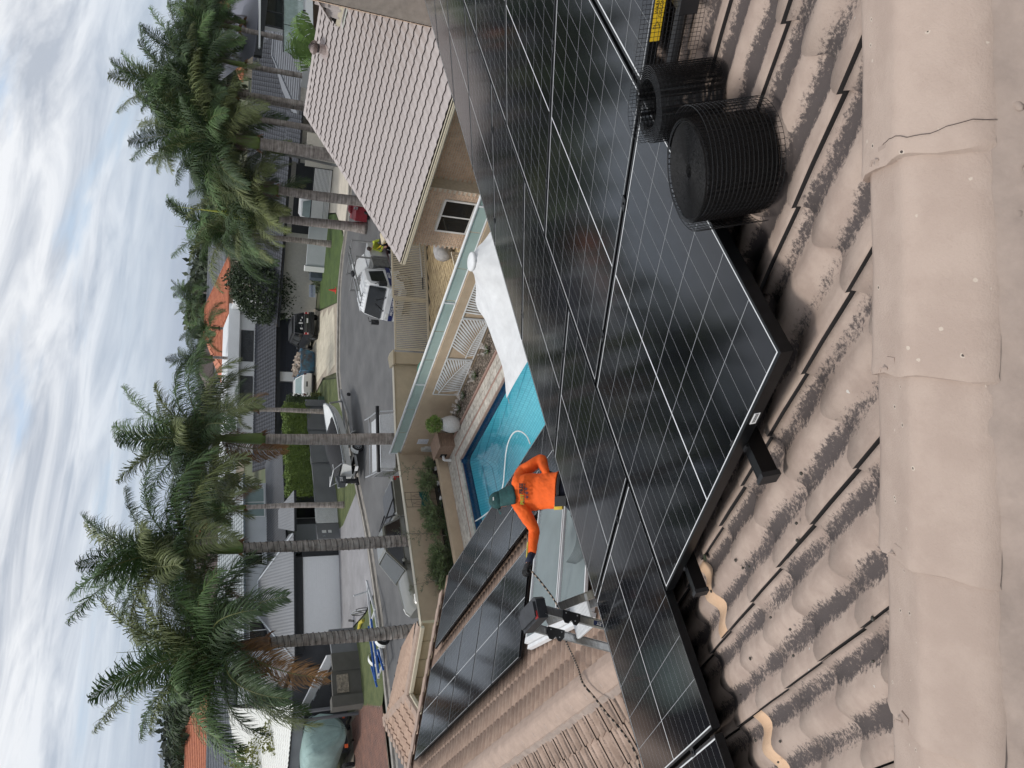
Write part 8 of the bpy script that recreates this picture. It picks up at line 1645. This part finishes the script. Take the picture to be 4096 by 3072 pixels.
def hand(par, wrist, tip, palm_n, mat, name, curl=.5, s=1.):
    d = (tip-wrist).normalized(); n = (palm_n-d*palm_n.dot(d)).normalized(); a = d.cross(n).normalized(); b = MB(); pc = wrist+d*.05*s; b.loft([(wrist, a*.028*s, n*.022*s), (pc, a*.042*s, n*.017*s), (wrist+d*.095*s, a*.040*s, n*.014*s)], 12)
    for i, (off, L_) in enumerate(((-.031, .070), (-.010, .080), (.011, .074), (.031, .058))):
        r = wrist+d*.085*s+a*off*s; q1_ = r+d*L_*.45*s+n*.01*curl*s; q2_ = q1_+(d*(1-curl)+n*curl).normalized()*L_*.32*s; q3_ = q2_+(d*(.4-curl)+n*(curl+.3)).normalized()*L_*.26*s; limb(b, [r-d*.02*s, q1_, q2_, q3_], [.0105*s, .0095*s, .0088*s, .0075*s], 8)
    th0 = wrist+d*.03*s-a*.035*s; limb(b, [th0, th0+(d*.5-a*.7+n*.4).normalized()*.035*s, th0+(d*.75-a*.4+n*.7).normalized()*.07*s], [.014*s, .012*s, .009*s], 8); return remesh(b.build(name, mat, par), .0045, 1)
hand(pe, haL-(fin-haL).normalized()*.03, fin, Vector((0, .2, -1)), glv, 'left_glove', .62, 1.35); hand(pe, haR, haR+Vector((-.05, .02, -.1)), Vector((0, 1, 0)), glv, 'right_glove', .5)
b = MB(); b.tube([wrL-(haL-wrL)*.1, wrL.lerp(haL, .5), haL], [.045, .042, .044], 12); b.build('glove_cuff', M('cuff_navy', (.015, .02, .045), .8), pe, smooth=True); b = MB(); c = yy(q1(1538, 1075), 7.72); b.obox(c+Vector((0, 0, 0)), (wrL-elL).normalized()*.09, Vector((0, 0, .014)), Vector((.0, .02, 0))); b.build('wrist_ruler', M('ruler_yellow', (.45, .36, .05), .6), pe)
# print on the back of the shirt
tn_ = (back*.92+Vector((0, 0, .22))).normalized(); tc_ = yy(q1(1488, 592), 7.38)-fw*.105; tu = upb; rx_ = (Rgt+Vector((0, 0, .03))).normalized(); rx_ = (rx_-tn_*rx_.dot(tn_)).normalized(); ty_ = tn_.cross(rx_).normalized()
def backtxt(P, txt, sz, mat, dx=0., **k): d = ray(P); c = onp(P, tc_+tn_*.012, tn_); return text_mesh(txt, sz, mat, pe, frame(c, rx_, ty_, tn_), depth=.0015, **k)
backtxt(q1(1490, 642), 'PEST', .062, M('print_lime', (.30, .38, .03), .6), bold=.002); backtxt(q1(1480, 548), 'FREE', .062, M('print_black', (.02, .012, .01), .6), bold=.003); backtxt(q1(1507, 592), 'IPSWICH - BRISBANE', .026, MATS['print_black'], bold=.0008)
b = MB()
for P, r_ in ((q1(1530, 622), .017), (q1(1527, 587), .019), (q1(1522, 552), .016)): c = onp(P, tc_+tn_*.013, tn_); b.add([c+rx_*math.cos(a)*r_+ty_*math.sin(a)*r_ for a in np.linspace(0, 6.0, 14)], [tuple(range(14))])
b.build('round_logos', M('print_dark_red', (.10, .03, .04), .6), pe)
# loose mesh offcut hanging by the glass
b = MB(); m0 = [onp(P, lroof(4, 7.5, .12), ZL) for P in (q1(1905, 780), q1(1945, 860), q1(1958, 940), q1(1950, 1030), q1(1920, 1110), q1(1870, 1185))]; m1_ = [onp(P, lroof(4, 7.5, .0), ZL) for P in (q1(1935, 800), q1(1985, 880), q1(2015, 960), q1(2020, 1050), q1(2010, 1150), q1(1950, 1200))]
A1, A2 = smooth_path(m0, 8), smooth_path(m1_, 8)
for k in range(9): f = k/8; b.tube([p.lerp(q, f) for p, q in zip(A1, A2)], .0018, 3, cap=False)
for p, q in zip(A1, A2): b.tube([p, q], .0018, 3, cap=False)
one(b, 'mesh_offcut', wire_m, 'curled offcut of black bird mesh lying over the glass roof light', 'mesh')
# second person at the truck
p2e = thing('person', 'man in a yellow shirt and dark beanie bent over the tools behind the truck', 'person', (26.0, 23.7, 0)); B0 = Vector((26.0, 23.75, 0)); hl_ = at(p7(602, 637), 1.62); sh2 = at(p7(640, 610), 1.38); sh2b = at(p7(655, 625), 1.36); hp2 = Vector((sh2.x+.15, sh2.y+.30, .95)); fd2 = (Vector((25.6, 22.9, 0))-Vector((hp2.x, hp2.y, 0))).normalized(); sd2 = Vector((-fd2.y, fd2.x, 0))
b = MB(); limb(b, [hp2+sd2*.1, hp2+sd2*.12-zv*.45+fd2*.08, hp2+sd2*.12-zv*.93], [.09, .06, .045]); limb(b, [hp2-sd2*.1, hp2-sd2*.12-zv*.45+fd2*.08, hp2-sd2*.12-zv*.93], [.09, .06, .045]); b.loft([(hp2, sd2*.16, fd2*.11), (hp2.lerp(sh2, .6), sd2*.18, fd2*.12), (sh2, sd2*.19, fd2*.10), (sh2.lerp(hl_, .4), sd2*.06, fd2*.06)], 14); b.ball(hl_, .095, .08, .115, 12, 8)
h1p, h2p = sh2+fd2*.45-zv*.35+sd2*.1, sh2+fd2*.42-zv*.38-sd2*.12; limb(b, [sh2+sd2*.19, sh2+sd2*.26-zv*.28+fd2*.08, h1p], [.05, .04, .028]); limb(b, [sh2-sd2*.19, sh2-sd2*.26-zv*.28+fd2*.08, h2p], [.05, .04, .028]); remesh(b.build('body', skin, p2e), .014)
ysh = M('yellow_shirt', (.50, .58, .06), .75, var=.1, bump=.01, bscale=9); b = MB(); b.loft([(hp2, sd2*.18, fd2*.13), (hp2.lerp(sh2, .6), sd2*.20, fd2*.14), (sh2, sd2*.20, fd2*.12), (sh2.lerp(hl_, .35), sd2*.08, fd2*.07)], 14); limb(b, [sh2+sd2*.17, sh2+sd2*.26-zv*.28+fd2*.08, h1p.lerp(sh2, .15)], [.075, .062, .045]); limb(b, [sh2-sd2*.17, sh2-sd2*.26-zv*.28+fd2*.08, h2p.lerp(sh2, .15)], [.075, .062, .045]); remesh(b.build('shirt', ysh, p2e), .014)
b = MB(); b.loft([(hp2+zv*.05, sd2*.17, fd2*.12), (hp2-zv*.1, sd2*.18, fd2*.13)], 12); limb(b, [hp2+sd2*.1, hp2+sd2*.12-zv*.45+fd2*.08, hp2+sd2*.12-zv*.86], [.11, .08, .07]); limb(b, [hp2-sd2*.1, hp2-sd2*.12-zv*.45+fd2*.08, hp2-sd2*.12-zv*.86], [.11, .08, .07]); remesh(b.build('trousers', M('work_blue', (.05, .06, .09), .85), p2e), .016)
b = MB(); b.ball(hl_+zv*.03, .108, .092, .11, 12, 8); b.build('beanie', M('hat_brown', (.05, .035, .03), .9), p2e, smooth=True); b = MB(); [b.ball(hp2+s*sd2*.12-zv*.92+fd2*.05, .06, .12, .05) for s in (-1, 1)]; b.build('boots', MATS['boot_brown'], p2e, smooth=True)
for pp in (h1p, h2p): hand(p2e, pp, pp+fd2*.1-zv*.05, Vector((0, 0, -1)), skin, 'hand', .5)
